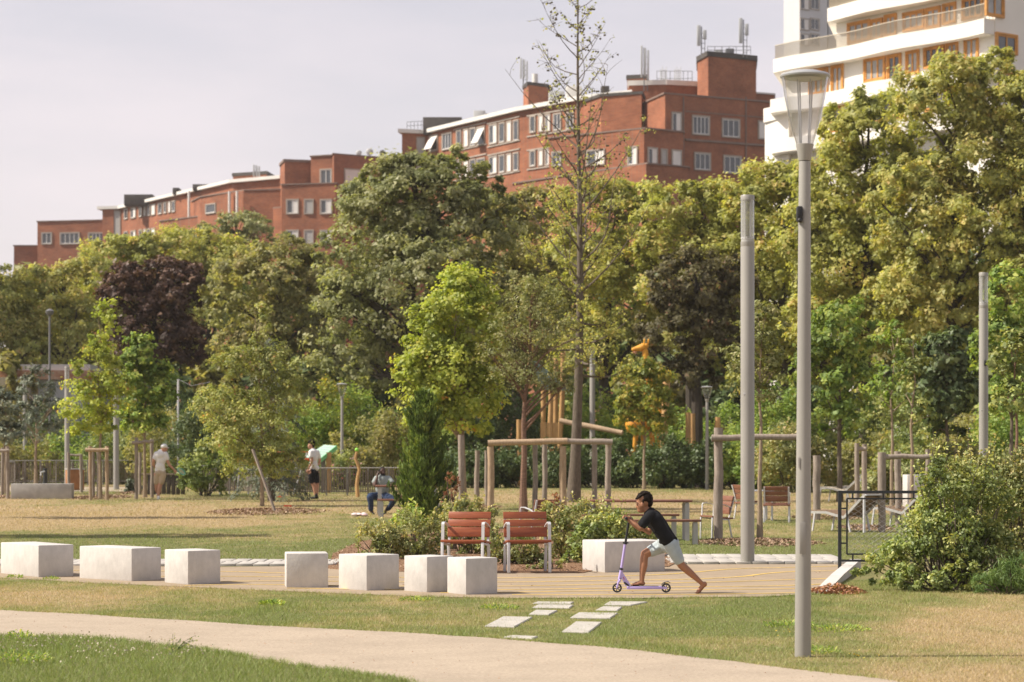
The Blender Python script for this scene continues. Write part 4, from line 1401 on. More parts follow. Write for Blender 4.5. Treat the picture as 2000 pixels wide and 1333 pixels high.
# ------------------------------------------------------------------ summer haze over the whole place
hz = MB(); hz.box((0, 350, 41.5), (2500, 1340, 85))
hzm, hn, ho = newmat('thin haze')
vol = hn.nodes.new('ShaderNodeVolumePrincipled')
vol.inputs['Color'].default_value = (0.95, 0.94, 0.95, 1)
vol.inputs['Density'].default_value = 0.00016
vol.inputs['Anisotropy'].default_value = 0.25
hn.links.new(vol.outputs[0], ho.inputs['Volume'])
hz_o = hz.build('haze', hzm, None, 0)
tag(hz_o, 'thin pale summer haze', None, kind='stuff')
SC.cycles.volume_bounces = 1
SC.cycles.volume_max_steps = 64
# ------------------------------------------------------------------ trees beyond the park
def far_tree(lab, px, d, blobs, lm, leaf=0.165, nc=330, nl=128, grp='trees of the wooded slope', **k):
    return tree(k.pop('name', 'broadleaf_tree'), lab, 'tree', px, d, blobs, lm, leaf, int(nc * 1.75), int(nl * .85), group=grp, tr=k.pop('tr', .32), limbs=k.pop('limbs', 22), crad=k.pop('crad', .17), lob=k.pop('lob', 5), bark=k.pop('bark', 'bark_dark'), **k)

far_tree('olive plane tree at the far left edge of the picture', -30, 122, [(-40, 640, 90, 130), (10, 612, 70, 88), (30, 700, 80, 90), (-10, 800, 90, 80)], 'lf_plane', nc=240)
far_tree('olive plane tree left of the purple tree, under the lowest brick wing', 130, 124, [(85, 600, 88, 84), (150, 580, 78, 90), (120, 680, 110, 110), (150, 780, 90, 80)], 'lf_plane', nc=240)
far_tree('yellowish plane tree rising behind the purple tree', 290, 128, [(235, 545, 95, 85), (330, 525, 90, 82), (290, 640, 100, 110)], 'lf_plane2')
far_tree('yellow green plane tree between purple tree and brick block', 410, 128, [(395, 540, 80, 88), (455, 545, 75, 85), (420, 650, 90, 100), (410, 760, 90, 70)], 'lf_plane2', nc=200)
far_tree('grey green tree standing tall before the distant brick block', 460, 170, [(465, 450, 72, 42), (420, 470, 60, 34), (510, 470, 50, 36)], 'lf_sage', nc=110, nl=60, leaf=.21)
far_tree('dark purple leaved tree', 300, 106, [(300, 562, 90, 62), (252, 590, 58, 74), (350, 575, 52, 66), (305, 660, 86, 86), (355, 690, 40, 56)], 'lf_purple', nc=260, nl=110, name='purple_tree')
far_tree('dull olive tree with long bare limbs right of the purple tree', 540, 113, [(560, 545, 82, 92), (480, 590, 80, 95), (540, 670, 105, 95), (610, 600, 70, 110), (580, 740, 90, 70)], 'lf_olive', nc=260)
far_tree('great dusty green tree with cream blossom in front of the brick blocks', 800, 97, [(810, 400, 130, 108), (725, 480, 95, 110), (900, 450, 105, 100), (800, 590, 165, 140), (690, 650, 85, 120), (760, 730, 90, 80), (880, 720, 90, 80), (940, 395, 55, 60), (890, 330, 60, 42), (750, 350, 50, 42)], 'lf_sage', nc=600, nl=125, tr=.45, limbs=34, crad=.16)
far_tree('olive tree behind the thin cherry tree', 1010, 106, [(985, 470, 95, 100), (1050, 440, 80, 84), (1010, 600, 115, 115), (930, 600, 60, 110), (1000, 730, 100, 80)], 'lf_olive', nc=250)
far_tree('yellow green tree directly behind the bare young tree', 1180, 103, [(1175, 420, 88, 80), (1225, 440, 70, 90), (1150, 540, 95, 100), (1225, 570, 90, 120), (1180, 690, 100, 90)], 'lf_plane2', nc=260)
far_tree('yellow green plane tree under the shaded brick flank', 1350, 101, [(1330, 430, 90, 86), (1420, 415, 76, 78), (1375, 520, 110, 110), (1300, 540, 80, 110), (1440, 560, 70, 110), (1400, 690, 90, 80)], 'lf_plane2', nc=260)
far_tree('bronze leaved tree hanging low behind the yellow play animal', 1360, 89, [(1350, 560, 80, 80), (1310, 640, 62, 90), (1390, 660, 52, 100), (1430, 570, 50, 70), (1350, 740, 60, 50)], 'lf_brown', nc=280, leaf=.13, lob=8, name='bronze_tree')
far_tree('plane tree with sunlit top between the tube lamp and the bowl lamp', 1530, 99, [(1520, 400, 96, 92), (1470, 480, 86, 110), (1570, 520, 92, 110), (1520, 620, 100, 100), (1480, 400, 60, 70), (1580, 420, 70, 90), (1540, 720, 110, 80)], 'lf_plane2', nc=300)
far_tree('tall plane tree directly behind the bowl of the street lamp', 1690, 95, [(1710, 260, 88, 92), (1650, 370, 100, 105), (1750, 390, 105, 115), (1690, 520, 130, 120), (1640, 270, 40, 70), (1600, 470, 80, 90), (1680, 650, 130, 90)], 'lf_plane2', nc=540)
far_tree('tallest plane tree screening the white building', 1860, 91, [(1860, 205, 108, 105), (1900, 320, 118, 120), (1815, 420, 110, 120), (1920, 480, 115, 120), (1940, 160, 50, 66), (1850, 600, 130, 90), (1790, 560, 80, 80)], 'lf_plane', nc=560)
far_tree('plane tree at the right edge of the picture', 2030, 90, [(2020, 220, 76, 100), (2035, 380, 90, 130), (2010, 540, 90, 110), (1980, 660, 80, 80)], 'lf_plane2', nc=260)
for px, d, lb in ((2190, 92, 'plane tree just beyond the right edge of the picture'), (2360, 96, 'second plane tree beyond the right edge of the picture'), (-220, 120, 'plane tree just beyond the left edge of the picture'), (-380, 122, 'second plane tree beyond the left edge of the picture')):
    far_tree(lb, px, d, [(px, 330, 110, 120), (px - 40, 520, 120, 130), (px + 50, 620, 110, 120)], 'lf_plane2', leaf=.3, nc=90, nl=60, lob=3)
# a darker rank of woodland behind, closing the gaps between trunks
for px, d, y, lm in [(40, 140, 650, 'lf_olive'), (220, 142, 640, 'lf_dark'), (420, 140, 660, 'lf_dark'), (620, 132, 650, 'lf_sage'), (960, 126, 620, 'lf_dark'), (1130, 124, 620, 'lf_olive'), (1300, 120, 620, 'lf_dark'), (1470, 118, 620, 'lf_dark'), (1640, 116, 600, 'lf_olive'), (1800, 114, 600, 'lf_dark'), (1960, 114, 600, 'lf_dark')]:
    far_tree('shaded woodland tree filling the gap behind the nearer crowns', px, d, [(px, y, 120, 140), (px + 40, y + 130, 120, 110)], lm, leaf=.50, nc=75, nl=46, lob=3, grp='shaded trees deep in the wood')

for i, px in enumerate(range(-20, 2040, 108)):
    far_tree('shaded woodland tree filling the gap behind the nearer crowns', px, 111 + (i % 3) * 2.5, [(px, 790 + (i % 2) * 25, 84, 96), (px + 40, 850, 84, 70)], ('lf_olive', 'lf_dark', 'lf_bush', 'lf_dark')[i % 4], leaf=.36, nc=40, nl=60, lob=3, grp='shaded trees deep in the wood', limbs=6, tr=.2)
# ------------------------------------------------------------------ understorey: shrubs and small trees behind the fences
def ushrub(lab, px, d, w, ytop, lm, leaf=.13, nc=50, nl=60, grp='shrubs along the foot of the wood', **k):
    yb = HY + (CAMZ - gz(d)) * FPX / d
    h = yb - ytop
    return shrub(k.pop('name', 'shrub'), lab, 'shrub', px, d, [(px, ytop + h * .42, w * .5, h * .42), (px - w * .25, ytop + h * .62, w * .42, h * .38), (px + w * .25, ytop + h * .6, w * .42, h * .38)], lm, leaf, nc, nl, group=grp, bark='bark_dark', **k)

for px, d, w, yt, lm, lab in [
    (20, 96, 150, 850, 'lf_olive', 'olive shrub before the hall at the far left edge'), (140, 98, 140, 840, 'lf_green', 'shrub behind the rust brown bin'), (230, 96, 130, 835, 'lf_bush', 'low shrub behind the tube lamp between the staked maples'),
    (330, 93, 130, 800, 'lf_olive', 'feathery olive shrub directly behind the man in the cap'), (395, 90, 110, 770, 'lf_dark', 'dark round shrub left of the crabapple'), (300, 104, 140, 720, 'lf_dark', 'tall dark shrub below the purple tree'),
    (130, 106, 170, 790, 'lf_dark', 'dark thicket beside the grey hall'), (460, 96, 140, 760, 'lf_olive', 'olive shrub hidden behind the crabapple crown'), (560, 94, 120, 790, 'lf_green', 'green shrub behind the blue grey cedar'),
    (640, 93, 100, 740, 'lf_autumn', 'tall yellow green shrub left of the middle bowl lamp'), (600, 92, 110, 800, 'lf_green', 'green shrub above the mint play board'), (700, 94, 120, 760, 'lf_green', 'leafy shrub right of the middle bowl lamp'),
    (760, 92, 120, 800, 'lf_olive', 'olive shrub left of the cypress top'), (680, 89, 90, 850, 'lf_olive', 'low shrub behind the rose bush'), (840, 96, 130, 780, 'lf_green', 'green shrub hidden behind the lime maple crown'),
    (930, 96, 120, 780, 'lf_dark', 'dark shrub behind the pale maple stakes'), (560, 84, 120, 860, 'lf_bush', 'low shrub at the fence behind the cedar'), (480, 86, 120, 850, 'lf_green', 'low shrub at the fence behind the crabapple trunk'),
    (1010, 98, 140, 760, 'lf_dark', 'dark shrub behind the cherry trunk'), (1100, 98, 130, 740, 'lf_green', 'green shrub behind the timber play tower'), (1190, 97, 130, 760, 'lf_green', 'green shrub above the sloping balance beam'),
    (1330, 95, 120, 790, 'lf_green', 'green shrub behind the pair of short timber posts'), (1420, 92, 130, 790, 'lf_green', 'bright shrub right of the far bowl lamp'), (1510, 88, 120, 740, 'lf_green', 'tall shrub between the tube lamp and bowl lamp posts'),
    (1540, 80, 120, 830, 'lf_bed', 'yellowish shrub under the two post guard beam'), (1470, 84, 110, 850, 'lf_green', 'low green shrub behind the tall tube lamp'), (1640, 90, 140, 780, 'lf_bush', 'shrub behind the small tree next to the bowl lamp'),
    (1740, 88, 140, 760, 'lf_bush', 'shrub behind the slender grey stemmed tree'), (1700, 80, 150, 850, 'lf_olive', 'grey green shrub behind the pair of short posts'), (1800, 78, 160, 830, 'lf_bush', 'shrub below the dark maple'),
    (1900, 76, 150, 800, 'lf_olive', 'grey green shrub behind the furthest tube lamp'), (1980, 74, 140, 780, 'lf_green', 'green shrub at the right edge below the bright tree'), (1880, 70, 170, 870, 'lf_bed', 'flowering shrub behind the steel railing'),
    (1980, 66, 150, 880, 'lf_bed', 'yellow leaved shrub at the right edge beyond the railing'), (1760, 68, 120, 900, 'lf_bed', 'low yellowish shrub beside the squat concrete block')]:
    ushrub(lab, px, d, w, yt, lm, leaf=.115, nc=90, nl=90)
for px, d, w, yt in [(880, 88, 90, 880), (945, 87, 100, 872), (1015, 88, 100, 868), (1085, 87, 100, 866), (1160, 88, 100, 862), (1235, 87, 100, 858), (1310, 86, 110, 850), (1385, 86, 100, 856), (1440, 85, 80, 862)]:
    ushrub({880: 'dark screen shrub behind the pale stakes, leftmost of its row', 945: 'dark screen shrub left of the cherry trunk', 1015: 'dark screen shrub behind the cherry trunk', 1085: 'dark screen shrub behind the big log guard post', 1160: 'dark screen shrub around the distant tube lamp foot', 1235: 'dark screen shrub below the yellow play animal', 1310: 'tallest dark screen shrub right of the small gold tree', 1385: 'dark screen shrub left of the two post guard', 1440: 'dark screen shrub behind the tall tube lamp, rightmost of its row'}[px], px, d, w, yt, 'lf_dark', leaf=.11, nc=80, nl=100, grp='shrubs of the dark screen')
ushrub('rose bush with dusty pink blossom beside the mint play board', 668, 84, 60, 872, 'lf_bush', leaf=.10, nc=40, nl=50, grp=None, name='rose_bush')
rb = [o for o in bpy.data.objects if o.name.startswith('rose_bush')][0]
C = np.stack([RNG.normal(size=130) * .36, -.25 + RNG.normal(size=130) * .15, .75 + RNG.normal(size=130) * .22], 1)
leaf_cloud('blossom', C, .085, M['lf_rose'], rb, np.tile([0, -.5, .8], (130, 1)), .5, .9)
ushrub('small shrub by the board fence right of the man in the cap', 400, 76, 80, 868, 'lf_bush', leaf=.12, nc=50, grp=None)
ushrub('low tuft of grey green foliage by the far left footpath', 258, 80, 26, 932, 'lf_cedar', leaf=.12, nc=20, nl=30, grp=None)

# small trees in the middle distance on the right and in the playground
tree('small_tree', 'small gold and green tree in front of the yellow play animal', 'tree', 1258, 84, [(1258, 760, 50, 66), (1235, 800, 34, 40), (1285, 800, 36, 46), (1258, 830, 46, 34)], 'lf_autumn', .14, 150, 56, tr=.06, bark='bark_pale', limbs=10)
tree('small_tree', 'leafy green tree immediately right of the bowl lamp post', 'tree', 1640, 70, [(1640, 660, 66, 80), (1615, 730, 60, 80), (1665, 770, 62, 80), (1630, 830, 50, 46)], 'lf_green', .15, 170, 55, tr=.09, limbs=14)
tree('small_tree', 'dark maple with dense low crown left of the furthest tube lamp', 'tree', 1850, 72, [(1845, 700, 52, 60), (1830, 760, 50, 60), (1870, 770, 50, 70), (1845, 830, 46, 40)], 'lf_dark', .19, 130, 50, tr=.08, limbs=12)
tree('small_tree', 'bright green tree at the right edge behind the furthest tube lamp', 'tree', 1975, 64, [(1975, 590, 50, 80), (1960, 680, 56, 80), (1990, 770, 56, 80), (1950, 780, 40, 50)], 'lf_green', .14, 150, 55, tr=.07, limbs=14)
tree('slender_tree', 'slender sparse tree with grey stem behind the steel railing', 'tree', 1742, 60, [(1742, 680, 40, 66), (1730, 760, 40, 50), (1765, 770, 36, 46)], 'lf_green', .12, 60, 22, tr=.055, limbs=16, bark='bark_pale', shell=.2)
tree('slender_tree', 'slender tree with forked pale stem right of the grey stemmed one', 'tree', 1781, 58, [(1785, 740, 40, 60), (1800, 800, 34, 40), (1775, 680, 26, 40)], 'lf_bush', .12, 60, 24, tr=.06, limbs=14, bark='bark_pale', shell=.2)
tree('slender_tree', 'thin tree with narrow leaves standing between tube lamp and bowl lamp', 'tree', 1484, 46.5, [(1475, 690, 58, 60), (1500, 630, 36, 46), (1450, 730, 40, 46), (1520, 720, 34, 46), (1480, 770, 40, 30)], 'lf_cherry', .10, 100, 32, tr=.055, limbs=18, bark='bark_pale', shell=.3, zb=2.7, aspect=.4, lean=.006)
tree('slender_tree', 'young tree with brown stem at the right edge beyond the steel railing', 'tree', 1985, 50, [(1985, 700, 46, 60), (1970, 780, 40, 46)], 'lf_bush', .12, 60, 26, tr=.06, limbs=12, bark='bark_red', shell=.3)
for lab, px, d, bl_ in [('young feathery tree growing beside the hall panel', 190 - 120, 90, [(72, 770, 42, 60), (60, 830, 50, 46), (90, 820, 40, 50)]), ('dark young tree at the left edge behind the first stake', 10, 78, [(8, 800, 32, 46), (20, 850, 34, 30)])]:
    tree('small_tree', lab, 'tree', px, d, bl_, 'lf_cedar', .12, 80, 45, tr=.07, limbs=12, bark='bark_pale')

# young staked trees on the lawn
tree('young_tree', 'young maple with orange tinged leaves in a three post guard', 'tree', 196, 72.5, [(205, 640, 30, 60), (195, 720, 44, 60), (170, 790, 50, 56), (215, 770, 40, 66), (185, 830, 50, 30)], 'lf_maple', .10, 210, 40, tr=.055, limbs=20, bark='bark_pale', shell=.25, aspect=.75)
tree('young_tree', 'young green maple beside the man in the white cap', 'tree', 283, 74.5, [(275, 690, 34, 40), (265, 760, 36, 56), (310, 760, 40, 56), (285, 820, 46, 36)], 'lf_green', .115, 190, 52, tr=.06, limbs=14, bark='bark_pale', shell=.3, aspect=.8)
tree('crabapple_tree', 'spreading crabapple with drooping pale leaves and a leaning stake', 'tree', 512, 66.5, [(515, 640, 20, 60), (470, 715, 60, 46), (528, 720, 50, 60), (440, 790, 70, 46), (510, 810, 66, 66), (570, 780, 34, 70), (450, 860, 62, 54), (540, 880, 66, 46), (490, 910, 66, 40), (560, 915, 46, 34)], 'lf_crab', .080, 560, 46, tr=.055, limbs=26, bark='bark_pale', shell=.25, droop=.25)
conifer('cedar_tree', 'blue grey cedar with drooping level branches behind the crabapple', 530, 71, 660, 1000, 170, 'lf_cedar', 60, .13, rise=-0.10, droop=0.35, per=170, power=.55, aspect=.22, tr=.12, bark='bark')
tree('maple_tree', 'lime green maple in the middle of the lawn', 'tree', 905, 64, [(895, 590, 62, 76), (840, 660, 52, 84), (940, 650, 50, 110), (812, 740, 50, 56), (880, 740, 84, 90), (930, 780, 56, 66), (850, 800, 70, 46), (900, 830, 60, 40)], 'lf_maple', .105, 560, 56, tr=.085, limbs=26, bark='bark_pale', shell=.3, aspect=.8, zb=1.9, upw=.5)
tree('cherry_tree', 'thin cherry tree with upright reddish limbs inside the log guard', 'tree', 1022, 62, [(1035, 640, 64, 80), (1085, 640, 52, 90), (985, 680, 44, 80), (1040, 740, 72, 60), (1095, 750, 36, 56), (1035, 570, 60, 40)], 'lf_cherry', .075, 340, 36, tr=.10, limbs=44, bark='bark_red', shell=.15, zb=2.15, aspect=.4, lean=.004, twigs=1.6)
conifer('cypress', 'dense dark green cypress behind the bed of shrubs', 828, 52, 765, 1010, 112, 'lf_conifer', 84, .12, rise=.85, per=170, power=.55, aspect=.26, tr=.07, rag=.4)
# trees standing left of the frame, whose shade falls across the lawn
tree('broadleaf_tree', 'tree standing left of the lawn and shading its middle', 'tree', -330, 47.5, [(-330, 560, 110, 130), (-310, 380, 120, 150), (-350, 700, 130, 80)], 'lf_green', .2, 130, 60, tr=.16, zb=2.5)
tree('broadleaf_tree', 'second tree left of the lawn, set further back', 'tree', -260, 58, [(-260, 600, 60, 120), (-250, 420, 60, 140)], 'lf_green', .2, 70, 60, tr=.14, zb=2.5)

# the tall bare young plane in front of the brick block
def bare_plane():
    px, d = 1120, 70
    B = base(px, d)
    s = d / FPX
    root = thing('plane_tree', 'tall thinly leaved young plane tree with seed balls, straight trunk', 'tree', B)
    H = PZ(-75, d) - B.z
    m = MB()
    tp = [Vector((0.10 * math.sin(t * 5) + (0.25 * t), 0, H * t)) for t in np.linspace(0, 1, 14)]
    rad = [0.185 * (1 - .95 * t ** .75) + (.04 if t == 0 else 0) for t in np.linspace(0, 1, 14)]
    m.tube(tp, rad, 10)
    P, cv, balls = [], [], []
    def along(t):
        k = min(int(t * 13), 12)
        return tp[k].lerp(tp[k + 1], t * 13 - k), rad[k]
    for i in range(70):
        t = .235 + .75 * (i / 70) ** .95
        p, r = along(t)
        a = i * 2.4 + random.uniform(-.5, .5)
        prof = 2.0 if t < .5 else 2.0 - 1.5 * ((t - .5) / .5) ** 1.5
        if t < .33: prof = 2.3
        L = prof * random.uniform(.4, 1.25)
        up = random.uniform(.75, 1.45) if t > .36 else random.uniform(0.0, .5)
        q = p + Vector((math.cos(a) * L, math.sin(a) * L, L * up))
        pts = curve_pts(p, q, 6, -.11, .08)
        r0 = min(r * .45, .038)
        m.tube(pts, [r0 * (1 - .85 * k / 5) for k in range(6)], 5, cap=False)
        for j in range(12 if t < .55 else 8):
            f = random.uniform(.25, 1)
            k = min(int(f * 5), 4)
            b0 = pts[k].lerp(pts[k + 1], f * 5 - k)
            e = b0 + (Vector((random.uniform(-1, 1), random.uniform(-1, 1), random.uniform(-.1, 1))).normalized()) * L * random.uniform(.15, .38)
            c = curve_pts(b0, e, 4, .03, .1)
            m.tube(c, [.009, .007, .005, .003], 4, cap=False)
            dens = 24 if t < .42 else (9 if t < .58 else 2.6)
            for _ in range(int(dens * random.uniform(.3, 1.5))):
                g = random.uniform(.2, 1)
                kk = min(int(g * 3), 2)
                P.append(np.array(c[kk].lerp(c[kk + 1], g * 3 - kk)) + RNG.normal(size=3) * .05); cv.append(random.random())
            if random.random() < .4:
                for _ in range(random.choice((1, 2, 3))):
                    balls.append(c[random.choice((2, 3))] + Vector((random.uniform(-.05, .05), random.uniform(-.05, .05), -.07)))
    P = np.array(P); n = len(P)
    leaf_cloud('crown', P, .092 * (.5 + .8 * RNG.random(n)), M['lf_plane'], root, np.tile([0, 0, 1.0], (n, 1)), .3, .75, rnd=RNG.random(n) * .9, clump=np.array(cv))
    b = MB()
    for c in balls:
        b.ell(c, .030, 6, 4)
    o = b.build('seed_ball', M['seed'], root); o['kind'] = 'stuff'
    m.build('trunk', M['bark'], root)
bare_plane()

# ------------------------------------------------------------------ shrubs in the planting bed and the big bush
BG = 'shrubs of the bed behind the red chairs'
shrub('shrub', 'yellow green shrub at the left end of the planting bed', 'shrub', 745, 37.5, [(742, 1055, 42, 38), (720, 1070, 30, 26), (765, 1062, 34, 34)], 'lf_bed', .052, 70, 46, BG, shoots=9, shootlen=.22)
shrub('shrub', 'shrub with long pale laurel leaves in front of the cypress', 'shrub', 815, 38.2, [(805, 1045, 44, 46), (840, 1050, 38, 42), (790, 1070, 40, 28)], 'lf_bed', .058, 90, 46, BG, shoots=8, shootlen=.25, aspect=.42)
shrub('laurel_shrub', 'small laurel with upright glossy leaves at the foot of the cypress', 'shrub', 812, 40.5, [(812, 1012, 40, 24), (780, 1022, 20, 16)], 'lf_green', .10, 26, 16, None, aspect=.36, shoots=5, shootlen=.2)
shrub('shrub', 'dusty green shrub rising behind the left red chair', 'shrub', 915, 39.5, [(905, 1000, 40, 28), (940, 1010, 30, 24), (890, 1050, 40, 50), (945, 1060, 36, 40)], 'lf_bed', .062, 100, 42, BG, shoots=6, shootlen=.2)
shrub('shrub', 'low shrub between and behind the two red chairs', 'shrub', 985, 35.8, [(970, 1070, 34, 36), (1010, 1075, 46, 34), (1050, 1085, 40, 26)], 'lf_bed', .05, 90, 42, BG)
shrub('shrub', 'tall loose shrub turning yellow behind the right red chair', 'shrub', 1110, 37.6, [(1100, 1040, 40, 46), (1140, 1020, 46, 40), (1080, 1010, 34, 26), (1120, 1080, 44, 34)], 'lf_bed', .056, 120, 44, BG, shoots=9, shootlen=.28)
shrub('shrub', 'leafy shrub with large lobed leaves left of the long concrete seat', 'shrub', 1160, 36.2, [(1150, 1060, 36, 40), (1185, 1040, 40, 36), (1125, 1095, 26, 22)], 'lf_bush', .065, 90, 36, BG, shoots=6, shootlen=.22)
shrub('shrub', 'dark green shrub behind the boy and the concrete seat', 'shrub', 1225, 38.5, [(1215, 1040, 40, 36), (1250, 1050, 34, 28), (1190, 1010, 30, 26)], 'lf_bush', .055, 90, 40, BG, shoots=6, shootlen=.25)
shrub('ground_plant', 'tiny plant at the mulch edge under the right red chair', 'plant', 1075, 34.2, [(1075, 1104, 26, 10), (1045, 1108, 22, 8)], 'lf_bed', .035, 30, 16, None)
shrub('plume_plant', 'tall plant with rusty plumes beside the cypress', 'plant', 880, 41, [(880, 942, 9, 20), (868, 972, 6, 13), (896, 948, 7, 16), (888, 965, 8, 14)], 'lf_plume', .032, 44, 18, None, aspect=.5)
shrub('plume_plant', 'faded rusty plume beside the log guard post', 'plant', 1085, 41.5, [(1085, 980, 10, 16), (1098, 990, 8, 12)], 'lf_plume', .035, 26, 22, None, aspect=.5)
# big bush right
shrub('bush', 'big dark leaved bush with many stems at the right of the paving', 'bush', 1850, 29.4, [(1840, 1066, 95, 86, .2), (1752, 1106, 58, 50), (1696, 1128, 32, 26), (1900, 1010, 90, 100, .5), (1815, 1050, 40, 46), (1860, 960, 60, 60, .3), (1930, 1090, 70, 66, .2), (1775, 1132, 62, 28, -.3), (1860, 1130, 80, 34, -.4)], 'lf_bush', .052, 420, 60, None, stems=26, shoots=26, shootlen=.42, crad=.16)
shrub('bush', 'yellow tinged bush behind the big one at the right edge', 'bush', 1960, 33, [(1950, 960, 70, 66), (1990, 1000, 66, 90), (1900, 930, 60, 40), (1990, 930, 40, 50)], 'lf_bed', .055, 200, 50, None, stems=12, shoots=12, shootlen=.35)
shrub('herb_clump', 'feathery bright green herb at the lower right edge', 'plant', 1975, 28.6, [(1975, 1130, 44, 34), (1930, 1145, 34, 22), (2010, 1120, 40, 40)], 'lf_herb', .085, 110, 50, None, aspect=.10, upw=.0)
# ------------------------------------------------------------------ grass, mulch, fallen leaves
def blades(name, x, y, h, w, label, lean=.5, dz=0.0):
    n = len(x)
    z = terr(y) + dz
    a = RNG.random(n) * 2 * np.pi
    hh = h * (0.45 + 0.9 * RNG.random(n))
    ww = w * (0.7 + 0.6 * RNG.random(n))
    V = np.empty((n, 3, 3))
    dx, dy = np.cos(a) * ww / 2, np.sin(a) * ww / 2
    b = np.stack([x, y, z], 1)
    V[:, 0] = b + np.stack([dx, dy, 0 * dx], 1)
    V[:, 1] = b - np.stack([dx, dy, 0 * dx], 1)
    V[:, 2] = b + np.stack([RNG.normal(size=n) * hh * lean, RNG.normal(size=n) * hh * lean, hh], 1)
    me = bpy.data.meshes.new(name)
    me.vertices.add(3 * n); me.vertices.foreach_set('co', V.reshape(-1).astype(np.float32))
    me.loops.add(3 * n); me.loops.foreach_set('vertex_index', np.arange(3 * n, dtype=np.int32))
    me.polygons.add(n); me.polygons.foreach_set('loop_start', np.arange(0, 3 * n, 3, dtype=np.int32))
    me.materials.append(M['grass'])
    me.update(calc_edges=True)
    dr = dryness(x, y)
    rnd = np.clip(dr * 0.95 + RNG.normal(size=n) * .17, 0, 1)
    at = me.attributes.new('rnd', 'FLOAT', 'FACE'); at.data.foreach_set('value', rnd.astype(np.float32))
    at = me.attributes.new('clump', 'FLOAT', 'FACE'); at.data.foreach_set('value', RNG.random(n).astype(np.float32))
    o = bpy.data.objects.new(name, me); COL.objects.link(o)
    return tag(o, label, 'grass', kind='stuff')

def scatter(n, y0, y1, margin=1.0, px0=-160, px1=2160):
    """points spread over the view's wedge of ground, evenly per square metre"""
    y = np.sqrt(y0 ** 2 + (y1 ** 2 - y0 ** 2) * RNG.random(n))
    x = (px0 + (px1 - px0) * RNG.random(n) - 1000) * y / FPX
    return x, y

x, y = scatter(400000, 17.2, 31.5)
ok = ~inside(PATH, x, y) & ~inside(PAD, x, y)
x, y = x[ok], y[ok]
keep = RNG.random(len(x)) < 0.45 + 0.55 * fbm(x * 1.3, y * 1.0, 21)
x, y = x[keep], y[keep]
px_ = 1000 + x * FPX / y; py_ = HY + CAMZ * FPX / y
lush = (np.clip((900 - px_) / 300, 0, 1) * np.clip((py_ - 1240) / 10, 0, 1))
tuft = np.clip((fbm(x * 2.2, y * 1.4, 31) - .58) * 6, 0, 1) * (1 - dryness(x, y))
blades('grass', x, y, 0.022 + 0.022 * lush + .035 * tuft, 0.0050, 'short patchy grass round the sandy path')
x, y = scatter(110000, 36, 62)
ok = ~inside(PAD, x, y) & ~inside(BED, x, y) & ((HY + (CAMZ - terr(y)) * FPX / y) < 1095)
blades('grass', x[ok], y[ok], np.full(ok.sum(), 0.030), 0.012, 'short grass on the middle lawn')
x, y = scatter(55000, 60, 86)
blades('grass', x, y, np.full(len(x), 0.035), 0.022, 'short grass at the back of the lawn')
# ragged taller tufts along edges
ex, ey = [], []
for poly, k in ((PATH, 46), (PAD[:len(PAD) - 7], 60)):
    for i in range(len(poly) - 1):
        for _ in range(k if RNG.random() < .75 else k // 4):
            t = RNG.random()
            ex.append(poly[i][0] + (poly[i + 1][0] - poly[i][0]) * t + RNG.normal() * .03)
            ey.append(poly[i][1] + (poly[i + 1][1] - poly[i][1]) * t + RNG.normal() * .03 - (.02 if poly is not PATH else 0))
ex, ey = np.array(ex), np.array(ey)
ok = (ey > 15) & (ey < 40)
blades('grass', ex[ok], ey[ok], np.full(ok.sum(), 0.038), 0.006, 'ragged fringe of grass along path and paving edges', .8)
# weeds with broader leaves, white clover heads
def weed(label, px, py, r, h, n, lm='lf_green', leaf=.035, name='weed'):
    g = ground(px, py)
    root = thing(name, label, 'weed', g)
    a = RNG.random(n) * 2 * np.pi; q = np.sqrt(RNG.random(n)) * r
    C = np.stack([np.cos(a) * q, np.sin(a) * q, h * RNG.random(n) ** .8 * (1 - .6 * (q / r) ** 2) + .004], 1)
    ax = unit(np.stack([np.cos(a), np.sin(a), 0.4 + RNG.random(n)], 1))
    leaf_cloud('foliage', C, leaf * (.6 + .8 * RNG.random(n)), M[lm], root, np.tile([0, 0, 1.0], (n, 1)), .5, .35, axis=ax, axw=.7, clump=RNG.random(n))
    return root
weed('bright green weed rosette in the grass strip below the gap in the blocks', 530, 1182, .15, .06, 160, leaf=.05)
weed('low green weed patch in the grass below the cube blocks', 810, 1174, .2, .05, 180)
weed('tuft of weeds left of the stepping stones', 975, 1190, .22, .06, 200)
weed('green weed patch between the stepping stones and the lamp post', 1540, 1224, .28, .06, 240)
weed('broad patch of green weeds right of the bowl lamp post', 1630, 1232, .34, .06, 320)
weed('leafy weed in the grass at the lower left edge', 38, 1250, .14, .09, 180)
weed('purple flowered weed clump in the lower left corner', 30, 1296, .3, .12, 420, leaf=.03)
weed('small weed at the foot of the left concrete block', 100, 1133, .12, .05, 100)
weed('weed at the foot of the leftmost concrete block', 30, 1130, .12, .06, 100)
weed('weed clump near the tall lamp foot on the right', 1600, 1276, .2, .06, 200)
tw = thing('tall_weed', 'tall spindly weed growing at the edge of the sandy path', 'weed', ground(338, 1276))
m = MB(); P = []
for k in range(7):
    e = Vector((random.uniform(-.12, .22), random.uniform(-.05, .05), random.uniform(.07, .16)))
    m.tube([(0, 0, 0), e * .5 + Vector((0, 0, .02)), e], [.003, .0025, .0015], 4)
    P += [np.array(e * t) + RNG.normal(size=3) * .012 for t in np.linspace(.3, 1, 12)]
m.build('stem', M['lf_herb'], tw); leaf_cloud('foliage', np.array(P), .022, M['lf_bush'], tw)
g = ground(200, 1262)
cx, cy = [], []
x, y = scatter(1500, 19, 22.5, px0=-20, px1=420)
py_ = HY + CAMZ * FPX / y
